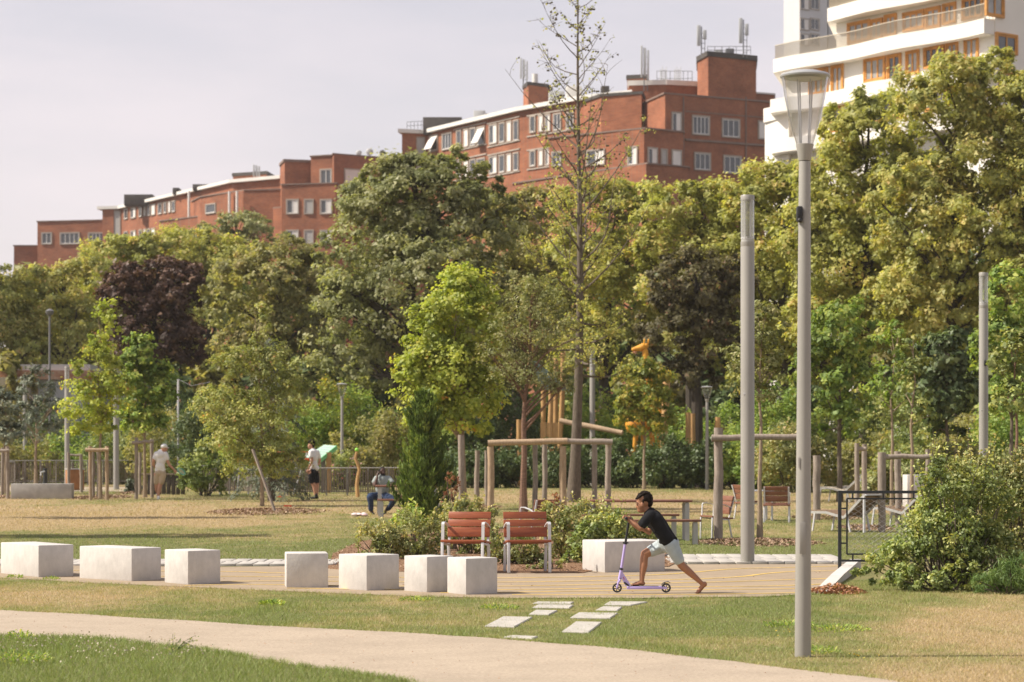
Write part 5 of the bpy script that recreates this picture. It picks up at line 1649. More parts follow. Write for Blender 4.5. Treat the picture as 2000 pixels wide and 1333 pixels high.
ok = ~inside(PATH, x, y) & (py_ > 1248) & (RNG.random(len(x)) < .6 * np.clip(fbm(x * 2, y * 2, 8) * 2 - .5, 0, 1))
C = np.stack([x[ok], y[ok], .035 + .04 * RNG.random(ok.sum())], 1)
clv = leafmat('clover head', [(0, (.36, .29, .2)), (1, (.52, .46, .36))], .2, gain=1.0)
o = leaf_cloud('clover', C, .020, clv, None, None, .3, .9)
tag(o, 'scattered dry white clover heads in the lower left grass', 'flowers')

def chips(label, px, py, rx, ry, n, lm='chip', leaf=.06, name='mulch', h=.03, cat='wood chips'):
    g = ground(px, py)
    a = RNG.random(n) * 2 * np.pi; q = np.sqrt(RNG.random(n)) * (.85 + .25 * RNG.random(n))
    x = np.cos(a) * q * rx; y = np.sin(a) * q * ry
    z = h * (1 - np.minimum(q, 1) ** 2) * RNG.random(n) * 2 + .006
    C = np.stack([x + g.x, y + g.y, terr(y + g.y) + z], 1)
    o = leaf_cloud(name, C, leaf * (.5 + RNG.random(n)), M[lm], None, np.tile([0, 0, 1.0], (n, 1)), .55, .45, clump=RNG.random(n))
    return tag(o, label, cat)
chips('ring of wood chips round the crabapple', 520, 1000, 1.5, 2.6, 2600)
chips('ring of wood chips round the three post guard', 198, 972, .9, 2.2, 1300)
chips('ring of wood chips beside the man in the cap', 285, 963, .9, 2.2, 1300)
chips('wood chips at the foot of the thin tree between the lamp posts', 1480, 1060, 1.15, 2.0, 3000, leaf=.05)
chips('wood chips under the first slatted lounger', 1690, 1032, .6, 1.4, 900)
chips('wood chips at the left edge beneath the first stake', 10, 972, .6, 1.6, 600)
chips('wood chips round the lime green maple', 915, 990, .9, 2.0, 900)
chips('wood chips on the lawn by the far right tree stake', 1610, 1012, .9, 1.6, 700)
chips('heap of rusty dead leaves and twigs against the pale kerb', 1634, 1158, .36, .45, 700, 'lf_dead', .055, 'dead_leaves', .05, 'dead leaves')
# leaf litter in the bed
bx = np.array([p[0] for p in BED]); by = np.array([p[1] for p in BED])
x = RNG.uniform(bx.min(), bx.max(), 9000); y = RNG.uniform(by.min(), by.max(), 9000)
ok = inside(BED, x, y)
o = leaf_cloud('leaf_litter', np.stack([x[ok], y[ok], .03 + .02 * RNG.random(ok.sum())], 1), .035, M['chip'], None, np.tile([0, 0, 1.0], (ok.sum(), 1)), .6, .5, clump=RNG.random(ok.sum()))
tag(o, 'dry leaf litter on the mulch of the planting bed', 'leaf litter')
# a few fallen leaves on the paving and lawn
x, y = scatter(160, 28.5, 36); ok = inside(PAD, x, y)
o = leaf_cloud('fallen_leaves', np.stack([x[ok], y[ok], np.full(ok.sum(), .02)], 1), .03, M['lf_dead'], None, np.tile([0, 0, 1.0], (ok.sum(), 1)), .85, .6)
tag(o, 'few dry leaves fallen on the beige paving', 'fallen leaves')

# ------------------------------------------------------------------ concrete blocks
def cblock(label, px, py, th, pr, pl, h=.43, mat='concrete'):
    """near bottom corner at (px, py), turned TH degrees; faces reach the sight lines of columns PL and PR"""
    g = ground(px, py)
    a = R(th)
    kr, kl = (pr - 1000) / FPX, (pl - 1000) / FPX
    L1 = (kr * g.y - g.x) / (math.cos(a) - kr * math.sin(a))
    L2 = (g.x - kl * g.y) / (math.sin(a) + kl * math.cos(a)) if abs(th) > 8 else .5
    r = Vector((math.cos(a), math.sin(a), 0)); l = Vector((-math.sin(a), math.cos(a), 0))
    m = MB()
    m.box((0, 0, h / 2), (L1, L2, h), 0, bev=0.013)
    o = m.build('concrete_block', M[mat], None, 30)
    o.location = g + r * L1 / 2 + l * L2 / 2 + Vector((0, 0, .004))
    o.rotation_euler = (0, 0, a)
    return tag(o, label, 'concrete block', 'concrete seat blocks along the paving')
cblock('long concrete block cut by the left edge of the picture', 75, 1129, 35, 144, 1)
cblock('second concrete block from the left, a wide low one', 257, 1137, 47, 315, 155)
cblock('cube of concrete third from the left, before the wide gap', 367, 1143.5, 38, 431, 321)
cblock('concrete cube seen square on, just right of the wide gap', 559, 1150, 7.5, 641, 553)
cblock('concrete cube in the middle, showing two equal faces', 716, 1155.5, 41, 780, 661)
cblock('concrete cube partly hidden by the one nearest the scooter', 834, 1159, 42, 886, 789)
cblock('concrete cube nearest the scooter, right end of the row', 910, 1163.5, 32, 972, 873)
cblock('long concrete block behind the boy beside the red chair', 1181, 1120, 22, 1299, 1137, .435)
cblock('long low concrete trough on the lawn far left', 21, 975, 2, 140, 20, .455, 'concrete_grey')
o = cblock('squat pale concrete block behind the loungers', 1772, 1000, 5, 1812, 1770, .95, 'concrete')
o['group'] = ''
del o['group']

# kerb ramp at the right end of the paving
a, b = ground(1588, 1160), ground(1660, 1110)
kb = MB()
dirv = (b - a).normalized(); sd = Vector((dirv.y, -dirv.x, 0))
L = (b - a).length
v = []
for p, h in ((a, .02), (a + dirv * L * .45, .09), (b, .13)):
    for s_ in (0, .16):
        q = p + sd * s_
        v += [Vector((q.x, q.y, -.02)), Vector((q.x, q.y, h))]
f = []
for i in range(2):
    o4 = i * 4
    f += [(o4, o4 + 1, o4 + 5, o4 + 4), (o4 + 2, o4 + 6, o4 + 7, o4 + 3), (o4 + 1, o4 + 3, o4 + 7, o4 + 5)]
f += [(0, 2, 3, 1), (8, 9, 11, 10)]
kb.add(v, f)
tag(kb.build('kerb', M['concrete'], None, 0), 'pale sloping concrete kerb at the right end of the paving', 'kerb')

# ------------------------------------------------------------------ lamps
def bowl_lamp(label, px, py, H=4.83, d=None, detail=True):
    g = ground(px, py) if d is None else base(px, d)
    t = thing('street_lamp', label, 'street lamp', g, 0, 'bowl topped street lamps')
    s = H / 4.83
    m = MB(); m.lathe([(.0665, 0), (.0675, .02), (.066, .5), (.048, 4.07 * s), (.046, 4.08 * s)], n=28); m.build('pole', M['pole'], t)
    m = MB(); m.lathe([(.050, 4.085 * s), (.056, 4.11 * s), (.062, 4.16 * s), (.074, 4.215 * s), (.074, 4.222 * s)], n=28); m.build('collar', M['pole'], t)
    m = MB(); m.lathe([(.070, 4.225 * s), (.098, 4.32 * s), (.135, 4.46 * s), (.165, 4.60 * s), (.187, 4.74 * s), (.194, 4.775 * s)], n=32, cap=False); m.build('bowl', M['glass'], t, 60)
    m = MB(); m.lathe([(.15, 4.765 * s), (.203, 4.772 * s), (.207, 4.785 * s), (.196, 4.80 * s), (.12, 4.822 * s), (.05, 4.826 * s), (.048, 4.834 * s), (.001, 4.836 * s)], n=36); m.build('cap', M['lamp_cap'], t)
    m = MB(); m.lathe([(.10, 4.75 * s), (.14, 4.763 * s)], n=24); m.build('reflector', M['white'], t)
    if detail:
        for k in range(4):
            a = k * math.pi / 2 + .5
            m = MB(); m.tube([(.05 * math.cos(a), .05 * math.sin(a), 4.225 * s), (.075 * math.cos(a), .075 * math.sin(a), 4.755 * s)], .006, 6); m.build('rod', M['alu'], t)
    return t
bl1 = bowl_lamp('tall grey street lamp with clear bowl standing nearest', 1568, 1283)
bl1.rotation_euler = (0, R(.22), 0)
q = MB(); q.box((-.048, -.056, 3.64), (.05, .075, .13), bev=.015); q.build('sensor_box', M['black'], bl1)
q = MB(); q.ell((-.05, -.10, 3.585), (.02, .018, .02), 10, 6); q.build('sensor_eye', M['black'], bl1)
q = MB(); q.box((-.045, -.052, 1.60), (.012, .008, .085)); q.build('number_plate', M['plate'], bl1)
q = MB(); q.box((-.012, -.0655, .98), (.05, .006, .26), bev=.002); q.build('access_hatch', M['pole'], bl1)
bowl_lamp('small distant bowl lamp among shrubs right of the play animal', 1381, 0, 3.6, 84, False)
bowl_lamp('small distant bowl lamp rising from the shrubs in the middle left', 668, 0, 3.8, 88, False)

def tube_lamp(label, px, d, H=5.52, r=.104):
    t = thing('tube_lamp', label, 'street lamp', base(px, d), 0, 'tube lamps')
    m = MB(); m.lathe([(r, 0), (r, H - .78), (r * .985, H - .775), (r * .985, H - .765), (r, H - .76), (r, H - .70)], n=28); m.build('pole', M['pole'], t)
    m = MB(); m.lathe([(r * .93, H - .70), (r * .93, H - .655)], n=24); m.build('neck', M['alu_dark'], t)
    m = MB(); m.lathe([(r * .97, H - .655), (r * .97, H - .075)], n=28, cap=False); m.build('glass_tube', M['glass_tube'], t, 60)
    m = MB()
    m.lathe([(r * .97, H - .66), (r * .97, H - .63), (r * .6, H - .625)], n=24); m.build('lamp_ring', M['alu'], t)
    for k in range(4):
        a = k * math.pi / 2 + .8
        m = MB(); m.tube([(r * .6 * math.cos(a), r * .6 * math.sin(a), H - .64), (r * .6 * math.cos(a), r * .6 * math.sin(a), H - .07)], .010, 6); m.build('rod', M['alu'], t)
    m = MB(); m.lathe([(r, H - .078), (r, H - .012), (r * .93, H)], n=28); m.build('cap', M['pole'], t)
    q = MB(); q.box((-r * .55, -r * .87, 2.55), (.03, .008, .03)); q.build('sticker', M['white'], t)
    return t
tube_lamp('tall grey tube lamp on the far edge of the paving', 1460, 36.2)
tl = tube_lamp('furthest tube lamp at the right rising above the yellow bush', 1921, 52, 5.5, .098)
q = MB(); q.box((.02, -.11, 3.55), (.06, .05, .12), bev=.01); q.build('sensor_box', M['black'], tl)
tube_lamp('distant tube lamp behind the log guard', 1157, 92, 5.3)
tube_lamp('distant tube lamp left of the staked maple', 131, 88, 4.4, .09)
tube_lamp('distant tube lamp between the two staked maples', 227, 84, 4.3, .10)
tube_lamp('distant tube lamp far left before the hall panel', 49, 100, 4.4, .09)
t = thing('old_lamp', 'thin dark lamp post standing in front of the hall far left', 'street lamp', base(97, 100))
m = MB(); m.tube([(0, 0, 0), (0, 0, 6.9)], [.06, .045], 8); m.build('pole', M['antenna_dark'], t)
m = MB(); m.lathe([(.05, 6.9), (.16, 7.0), (.18, 7.12), (.05, 7.2)], n=12); m.build('lamp_head', M['antenna_dark'], t)
t = thing('net_pole', 'thin white pole with a sagging wire behind the man in the cap', 'pole', base(348, 90))
m = MB(); m.tube([(0, 0, 0), (0, 0, 4.0)], .045, 6); m.build('pole', M['alu'], t)
m = MB(); m.tube([(0, 0, 4.0), (.5, 0, 3.75), (1.2, 0, 3.9)], .012, 4); m.build('wire', M['alu'], t)

# ------------------------------------------------------------------ timber guards round the young trees
def log(m, p, q, r, wobb=.02, n=10):
    p, q = Vector(p), Vector(q)
    pts = []
    for i in range(6):
        t = i / 5
        pts.append(p.lerp(q, t) + Vector((random.uniform(-1, 1), random.uniform(-1, 1), random.uniform(-1, 1) * (.3 if abs((q - p).z) > abs((q - p).x) else 1))) * wobb * (0.6 if 0 < i < 5 else 0.0))
    m.tube(pts, [r * random.uniform(.92, 1.08) for _ in pts], n)
def guard(label, posts, beams, group='timber guards round young trees', pos=None):
    """posts: (px, ytop, d, r, mat); beams: (px0, y0, px1, y1, d, r, mat)"""
    p0 = posts[0]
    B = base(p0[0], p0[2])
    t = thing('tree_guard', label, 'tree guard', B, 0, group)
    for px, yt, d, r, mt in posts:
        b = base(px, d)
        m = MB(); log(m, (b.x - B.x, b.y - B.y, b.z - B.z - .05), (b.x - B.x + random.uniform(-.02, .02), b.y - B.y, PZ(yt, d) - B.z), r, .018)
        m.build('post', M[mt], t)
    for x0, y0, x1, y1, d, r, mt in beams:
        m = MB(); a, b = PP(x0, y0, d) - B, PP(x1, y1, d) - B
        log(m, a, b, r, .022)
        m.build('beam', M[mt], t)
    return t
guard('big log guard round the cherry tree behind the red chairs', [(959, 872, 60, .088, 'post'), (1099, 872, 60, .088, 'post'), (1045, 868, 64.5, .07, 'post_grey'), (1064, 868, 66, .07, 'post_grey'), (1162, 860, 64, .07, 'post_grey'), (1187, 868, 60.2, .075, 'post_grey')],
      [(953, 866, 1108, 862, 59.95, .078, 'post'), (1106, 862, 1196, 864, 60, .072, 'post_grey')])
guard('two post log guard cut by the bowl lamp post', [(1403, 836, 46, .088, 'post_grey'), (1574, 840, 47, .08, 'post_grey')], [(1390, 856, 1572, 853, 45.9, .062, 'post_grey')])
guard('pale stakes under the lime green maple', [(902, 850, 61, .075, 'post_grey'), (931, 880, 66, .07, 'post_grey'), (951, 880, 66.5, .06, 'post_grey')], [])
guard('three post guard round the maple with orange leaves', [(177, 872, 71.5, .05, 'post'), (209, 872, 71.5, .055, 'post'), (182, 880, 74, .05, 'post_grey'), (192, 880, 74, .045, 'post_grey')], [(167, 879, 212, 879, 71.4, .055, 'post')])
guard('leaning grey stake guard beside the man in the white cap', [(266, 855, 72.5, .055, 'post_grey'), (297, 858, 74, .055, 'post_grey'), (273, 884, 77, .05, 'post_grey')], [(258, 865, 300, 862, 72.4, .05, 'post_grey')])
guard('stake at the left edge of the lawn', [(15, 872, 73, .055, 'post_grey'), (4, 875, 76, .05, 'post_grey')], [(-20, 882, 18, 880, 72.9, .05, 'post_grey')])
guard('thin far stakes behind the three post guard', [(135, 884, 79, .05, 'post_grey'), (159, 888, 80, .055, 'post_grey')], [(137, 889, 160, 890, 80, .04, 'post_grey')])
guard('guard of two short far posts right of the small leafy tree', [(1675, 866, 62, .065, 'post_grey'), (1689, 868, 63, .07, 'post_grey')], [(1676, 877, 1692, 877, 62, .055, 'post_grey')])
guard('grey log guard behind the slatted loungers', [(1722, 884, 50, .085, 'post_grey'), (1755, 882, 53, .075, 'post_grey'), (1811, 878, 55, .06, 'post_grey')], [(1728, 893, 1820, 892, 50, .055, 'post_grey')])
guard('single thick grey stake right of the bowl lamp post', [(1595, 890, 57, .09, 'post_grey')], [])
st = thing('leaning_stake', 'split wooden stake leaning against the crabapple trunk', 'stake', ground(538, 1002))
m = MB(); m.bar((0, 0, 0), (PX(493, 65.5) - PX(538, 65.5), .4, 1.62), .07, .04); m.build('stake', M['post_grey'], st)

# ------------------------------------------------------------------ fences
def paling(label, px0, px1, d0, d1, h, posts, grp='paling fences'):
    A, Bq = base(px0, d0), base(px1, d1)
    t = thing('paling_fence', label, 'fence', A, 0, grp)
    D = Bq - A
    L = D.length
    u = D.normalized(); nrm = Vector((u.y, -u.x, 0))
    m = MB()
    n = int(L / .075)
    for i in range(n):
        p = D * ((i + .5) / n) + nrm * random.uniform(.0, .03)
        hh = h * random.uniform(.90, .965)
        m.bar(p + Vector((0, 0, .10)), p + u * random.uniform(-.025, .025) + Vector((0, 0, hh)), random.uniform(.025, .045), .015, side=u)
    s = m.build('paling', M['paling'], t, 0); s['kind'] = 'stuff'
    for z in (h, .14):
        m = MB(); m.tube([Vector((0, 0, z)) - nrm * .03, D + Vector((0, 0, z)) - nrm * .03], .022, 6); m.build('rail', M['fence_metal'], t)
    for i in range(posts + 1):
        p = D * (i / posts) - nrm * .035
        m = MB(); m.bar(p, p + Vector((0, 0, h)), .05, .04, side=u); m.build('post', M['fence_metal'], t)
    return t
paling('paling fence with metal rails behind the seated man', 556, 800, 76, 76.5, .87, 6)
paling('short paling fence with two posts behind the crabapple', 393, 450, 76.5, 78, .93, 3)
paling('paling fence running between crabapple and young man', 446, 560, 78, 76.2, .80, 3)
paling('dark paling fence far left behind the concrete trough', 18, 262, 93, 95, .95, 8)
paling('lower dark paling fence at the very left', -60, 30, 91, 93, .9, 3)
bf = thing('board_fence', 'low dark fence of upright boards right of the man in the cap', 'fence', base(278, 77))
x0, x1 = PX(278, 77), PX(362, 77)
n = 9
for i in range(n):
    m = MB(); w = (x1 - x0) / n
    m.box((w * (i + .5), random.uniform(-.01, .01), .33), (w - .02, .04, .62 + random.uniform(-.01, .03)), bev=.004); m.build('board', M['darkboard'], bf)
m = MB(); m.box(((x1 - x0) / 2, -.01, .665), (x1 - x0 + .06, .09, .05)); m.build('rail', M['post_grey'], bf)

# dark steel railing with wire net on the right
dr_ = ground(1640, 1121).y
rl = thing('steel_railing', 'dark steel railing panel with wire net at the end of the paving', 'railing', (PX(1640, dr_), dr_, 0), 0, 'dark steel railings')
def rail_panel(t, w, leftpost=True):
    H = 1.145
    m = MB(); m.bar((0, 0, H - .02), (w, 0, H - .02), .04, .04, side=(0, 1, 0)); m.build('top_rail', M['dark_metal'], t)
    for xx in (0, w):
        m = MB(); m.bar((xx, 0, -.02 if xx == 0 else 0), (xx, 0, H), .045, .045); m.build('post', M['dark_metal'], t)
    m = MB()
    m.bar((.10, 0, H - .11), (w - .10, 0, H - .11), .022, .022); m.bar((.10, 0, .27), (w - .10, 0, .27), .022, .022)
    m.bar((.10, 0, .27), (.10, 0, H - .11), .022, .022); m.bar((w - .10, 0, .27), (w - .10, 0, H - .11), .022, .022)
    m.build('inner_frame', M['dark_metal'], t)
    m = MB(); m.bar((0.02, 0, .18), (w, 0, .18), .03, .03); m.build('bottom_rail', M['dark_metal'], t)
    m = MB()
    k = 0.18
    while k < w - .1:
        m.bar((k, 0, H - .11), (k, 0, H - .03), .02, .02); m.bar((k, 0, .18), (k, 0, .27), .02, .02); k += .42
    for z in (.42, .9):
        m.bar((0, 0, z), (.1, 0, z), .02, .02, side=(0, 1, 0))
    m.build('spacer', M['dark_metal'], t)
    m = MB()
    zlo, zhi, xl, xr = .27, H - .11, .10, w - .10
    hgt = zhi - zlo
    for sgn in (1, -1):
        k = -hgt * 1.6
        while k < (xr - xl) + hgt * 1.6:
            a_, b_ = (k, zlo), (k + hgt * 1.6, zhi)
            if sgn < 0: a_, b_ = (k, zhi), (k + hgt * 1.6, zlo)
            t0 = max(0, -a_[0] / (b_[0] - a_[0])); t1 = min(1, (xr - xl - a_[0]) / (b_[0] - a_[0]))
            if t1 > t0:
                P0 = (xl + a_[0] + (b_[0] - a_[0]) * t0, 0, a_[1] + (b_[1] - a_[1]) * t0); P1 = (xl + a_[0] + (b_[0] - a_[0]) * t1, 0, a_[1] + (b_[1] - a_[1]) * t1)
                m.tube([P0, P1], .0018, 3, cap=False)
            k += .11
    nn = m.build('wire_net', M['alu'], t, 0); nn['kind'] = 'stuff'
rail_panel(rl, 1.35)
rl2 = thing('steel_railing', 'second dark steel railing panel behind the yellow tinged bush', 'railing', (PX(1905, dr_) , dr_ + .02, 0), 0, 'dark steel railings')
rail_panel(rl2, 1.5)

# ------------------------------------------------------------------ chairs, tables, loungers
def chair(label, loc, rz, wood='redwood', metal='alu', group='slatted armchairs in the park'):
    t = thing('armchair', label, 'chair', loc, rz, group)
    hw = .285
    for s in (-1, 1):
        x = s * hw
        m = MB(); m.bar((x, -.245, 0), (x, -.235, .415), .040, .022, side=(1, 0, 0), bev=.003); m.build('leg', M[metal], t)
        m = MB(); m.bar((x, .17, 0), (x, .10, .375), .040, .022, side=(1, 0, 0), bev=.003); m.build('leg', M[metal], t)
        m = MB(); m.bar((x * .985, -.235, .40), (x * .985, .12, .365), .035, .022, side=(1, 0, 0)); m.build('seat_rail', M[metal], t)
        m = MB()
        pts = [Vector((x, -.215, .42)), Vector((x, -.205, .655)), Vector((x, -.185, .682)), Vector((x, -.12, .685)), Vector((x, .02, .655)), Vector((x, .155, .605))]
        for i in range(len(pts) - 1):
            m.bar(pts[i], pts[i + 1] + (pts[i + 1] - pts[i]).normalized() * .006, .042, .014, side=(1, 0, 0))
        m.build('armrest', M[metal], t, 0)
        m = MB(); pts = [Vector((x * .97, .09, .37)), Vector((x * .97, .125, .45)), Vector((x * .97, .225, .815))]
        for i in range(2): m.bar(pts[i], pts[i + 1], .035, .014, side=(1, 0, 0))
        m.build('back_upright', M[metal], t, 0)
    y0 = -.255
    for k in range(4):
        m = MB(); m.box((0, y0 + .055 + k * .115, .432 - .012 * k), (.615, .105, .030), bev=.006); m.build('seat_slat', M[wood], t)
    for k, (z, y, hgt) in enumerate([(.545, .135, .135), (.668, .168, .098), (.775, .197, .098)]):
        m = MB(); m.box((0, y - .012, z), (.605, .026, hgt), rot=Matrix.Rotation(R(-15 if k else -8), 3, 'X'), bev=.005); m.build('back_slat', M[wood], t)
    return t
g = ground(910, 1121)
c1 = chair('red slatted armchair on the left, turned towards the blocks', (PX(911, 33.35), 33.45, .022), R(-13))
c2 = dup(c1, (PX(1029, 33.25), 33.42, .022), R(8), 'red slatted armchair on the right, in front of the log guard')
c3 = chair('brown slatted armchair seen from the side beyond the picnic table', (PX(1404, 46.3), 46.5, gz(46.5)), R(-72), 'brownwood', 'alu')
dup(c3, (PX(1517, 55.5), 55.5, gz(55.5)), R(172), 'brown slatted armchair seen from behind, beside a small grey table')
dup(c3, (PX(1458, 57), 57.2, gz(57)), R(110), 'brown armchair half hidden by the tall tube lamp')
dup(c3, (PX(1056, 43), 43.2, 0), R(-140), 'brown slatted armchair tilted away among the bed plants')
dup(c3, (PX(1790, 66), 66, gz(66)), R(190), 'faded armchair beyond the loungers by the far shrubs')
t = thing('side_table', 'small grey square table between two brown armchairs', 'table', (PX(1482, 56.3), 56.5, gz(56.5)), R(8))
m = MB(); m.box((0, 0, .70), (.62, .62, .03), bev=.004); m.build('tabletop', M['alu'], t)
for sx in (-1, 1):
    for sy in (-1, 1):
        m = MB(); m.bar((sx * .27, sy * .27, 0), (sx * .27, sy * .27, .684), .04, .04); m.build('leg', M['alu'], t)

def table(label, loc, L, Wd, H, rz=0, bench=False, name='picnic_table', wood='brownwood', cat='table', grp=None):
    t = thing(name, label, cat, loc, rz, grp)
    n = 5 if not bench else 3
    for k in range(n):
        w = Wd / n
        m = MB(); m.box((0, -Wd / 2 + w * (k + .5), H - .02), (L, w - .012, .04), bev=.005); m.build('slat', M[wood], t)
    for s in (-1, 1):
        for q in (-1, 1):
            m = MB(); m.bar((s * (L / 2 - .10), q * (Wd / 2 - .06), 0), (s * (L / 2 - .10), q * (Wd / 2 - .06), H - .075), .085, .05, side=(1, 0, 0)); m.build('leg', M['alu_dark'], t)
        m = MB(); m.bar((s * (L / 2 - .10), -Wd / 2 + .04, H - .06), (s * (L / 2 - .10), Wd / 2 - .04, H - .06), .07, .03); m.build('crossbar', M['alu_dark'], t)
    return t
table('long brown picnic table behind the boy', (PX(1246, 45.6), 45.7, gz(45.7)), 2.02, .8, .765)
table('brown bench at the near side of the long picnic table', (PX(1262, 43.6), 43.7, 0), 1.98, .34, .45, 0, True, 'bench', cat='bench')
table('brown bench at the far side of the long picnic table', (PX(1232, 47.3), 47.4, gz(47.4)), 1.9, .34, .45, 0, True, 'bench', cat='bench')
table('small brown table where the man with the phone sits', (PX(795, 59.5), 59.6, gz(59.6)), 1.55, .72, .755, R(4))
table('low bench on the near side of the seated man', (PX(800, 58.4), 58.4, gz(58.4)), 1.55, .32, .45, R(4), True, 'bench', cat='bench')
bs = table('bench under the seated man', (PX(778, 61.0), 61.1, gz(61.1)), 1.2, .34, .45, R(4), True, 'bench', cat='bench')

def lounger(label, loc, rz, wood='greywood'):
    """x runs from the foot to the head"""
    t = thing('lounger', label, 'lounger', loc, rz, 'slatted loungers')
    prof = [(-.85, .40), (-.35, .40), (.10, .30), (.62, .78)]
    Wd = .72
    for s in (-1, 1):
        y = s * (Wd / 2)
        m = MB()
        for i in range(3): m.bar((prof[i][0], y, prof[i][1]), (prof[i + 1][0], y, prof[i + 1][1]), .03, .05, side=(0, 1, 0))
        m.build('side_rail', M['alu_dark'], t, 0)
        for a, b in (((-.62, y, .38), (-.68, y, 0)), ((.18, y, .33), (.26, y, 0)), ((.60, y, .74), (.60, y, 0))):
            m = MB(); m.bar(a, b, .055 if a[0] > .5 else .035, .03, side=(0, 1, 0)); m.build('leg', M['alu'], t)
    m = MB(); m.bar((.625, -Wd / 2, .775), (.625, Wd / 2, .775), .05, .03); m.build('head_rail', M['alu'], t)
    for i, n in ((0, 4), (1, 4), (2, 6)):
        a, b = Vector((prof[i][0], 0, prof[i][1])), Vector((prof[i + 1][0], 0, prof[i + 1][1]))
        for k in range(n):
            p = a.lerp(b, (k + .5) / n)
            u = (b - a).normalized()
            m = MB(); w = (b - a).length / n
            m.bar(p + Vector((0, -Wd / 2 + .02, 0)) + Vector((-u.z, 0, u.x)) * .03, p + Vector((0, Wd / 2 - .02, 0)) + Vector((-u.z, 0, u.x)) * .03, w - .012, .02, side=u); m.build('slat', M[wood], t)
    return t
l1 = lounger('slatted lounger with raised back nearest behind the steel railing', (PX(1662, 50), 50.2, gz(50)), R(-42))
dup(l1, (PX(1772, 53), 53, gz(53)), R(-42), 'slatted lounger half hidden by the big bush')
l3 = lounger('pale lounger far behind, beside the single thick stake', (PX(1652, 70), 70, gz(70)), R(-30), 'palewood')
dup(l3, (PX(1702, 71), 71, gz(71)), R(-20), 'pale lounger far behind the pair of short posts')

# waste box, small bits
t = thing('litter_bin', 'rust brown square bin on the far left footpath', 'bin', base(146, 83))
m = MB(); m.box((0, 0, .36), (.5, .5, .70), R(30), bev=.01); m.build('body', M['steel'], t)
m = MB(); m.box((0, 0, .73), (.54, .54, .04), R(30)); m.build('lid', M['concrete_grey'], t)
t = thing('water_tap', 'small dark water tap standing behind the concrete trough', 'tap', base(88, 77))
m = MB(); m.tube([(0, 0, 0), (0, 0, .85)], .07, 8); m.build('column', M['dark_metal'], t)
m = MB(); m.tube([(0, -.05, .75), (-.1, -.15, .72), (-.1, -.16, .62)], .025, 6); m.build('spout', M['antenna'], t)

# mint play board, wavy stick with ball, net with orange tape
pb = thing('play_board', 'sloping mint green play board on an orange post', 'play board', base(648, 79))
d = 79
cs = [PP(594, 893, 78.6), PP(624, 898, 78.6), PP(658, 871, 79.6), PP(633, 869, 79.6)]
B = base(648, d)
cs = [c - B for c in cs]
upv = (cs[1] - cs[0]).cross(cs[3] - cs[0]).normalized()
if upv.z < 0: upv = -upv
NPL = 6
for i in range(NPL):
    t0, t1 = i / NPL + .006, (i + 1) / NPL - .006
    a_, b_ = cs[0].lerp(cs[3], t0), cs[1].lerp(cs[2], t0)
    c_, d_ = cs[1].lerp(cs[2], t1), cs[0].lerp(cs[3], t1)
    m = MB(); q = [a_, b_, c_, d_]; lo = [v - upv * .09 for v in q]
    m.add(q + lo, [(0, 1, 2, 3), (7, 6, 5, 4), (0, 4, 5, 1), (1, 5, 6, 2), (2, 6, 7, 3), (3, 7, 4, 0)])
    m.build('plank', M['mint'], pb, 0)
m = MB(); m.bar(cs[1] - upv * .06, cs[2] - upv * .06, .04, .13); m.build('edge_board', M['mint_edge'], pb)
m = MB(); m.bar((PX(640, 79) - B.x, .1, 0), (PX(642, 79) - B.x, .1, PZ(884, 79) - B.z), .16, .14); m.build('post', M['post_gold'], pb)
m = MB(); m.bar((PX(630, 79) - B.x, .25, 0), (PX(630, 79) - B.x, .25, PZ(890, 79) - B.z), .14, .1); m.build('brace', M['antenna_dark'], pb)
ws_ = thing('wavy_post', 'crooked wooden play post topped by a lime green ball', 'play post', base(699, 74.5))
pts = [(699, 972), (697, 948), (699, 930), (702, 918), (698, 905), (694, 896), (696, 886), (697, 882)]
m = MB(); B = base(699, 74.5); m.tube([PP(a, min(b, 973), 74.5) - B for a, b in pts], [.065, .06, .05, .05, .05, .045, .04, .035], 8); m.build('post', M['post_gold'], ws_)
m = MB(); m.ell(PP(697, 879, 74.5) - B, .062, 12, 8); m.build('ball', M['lime'], ws_)
nt_ = thing('sports_net', 'light badminton net with orange tape and red feet', 'net', base(540, 75.8))
B = base(540, 75.8)
m = MB(); m.bar(PP(462, 883, 76) - B, PP(602, 883, 75.6) - B, .05, .02); m.build('tape', M['redorange'], nt_)
for px, top, bot in ((600, 884, 572), (470, 884, 462)):
    m = MB(); m.tube([PP(px, 884, 75.6) - B, Vector((PX(bot, 75.6) - B.x, -.1, .05))], .022, 6); m.build('pole', M['alu'], nt_)
for px, py in ((470, 896), (600, 898), (545, 972), (562, 990)):
    m = MB(); m.box(PP(px, py, 75.4 if py < 900 else ground(px, py).y) - B, (.13 if py < 900 else .22, .1, .09), bev=.02); m.build('foot' if py > 900 else 'clamp', M['redorange'], nt_)
t = thing('cloth', 'crumpled pink and white cloth lying on the lawn by the seated man', 'cloth', ground(702, 1009))
m = MB()
for k in range(9): m.ell((random.uniform(-.14, .14), random.uniform(-.1, .1), .03 + random.uniform(0, .03)), (random.uniform(.06, .1), .07, random.uniform(.02, .045)), 10, 6)
m.build('fold', M['cloth_pink'], t)

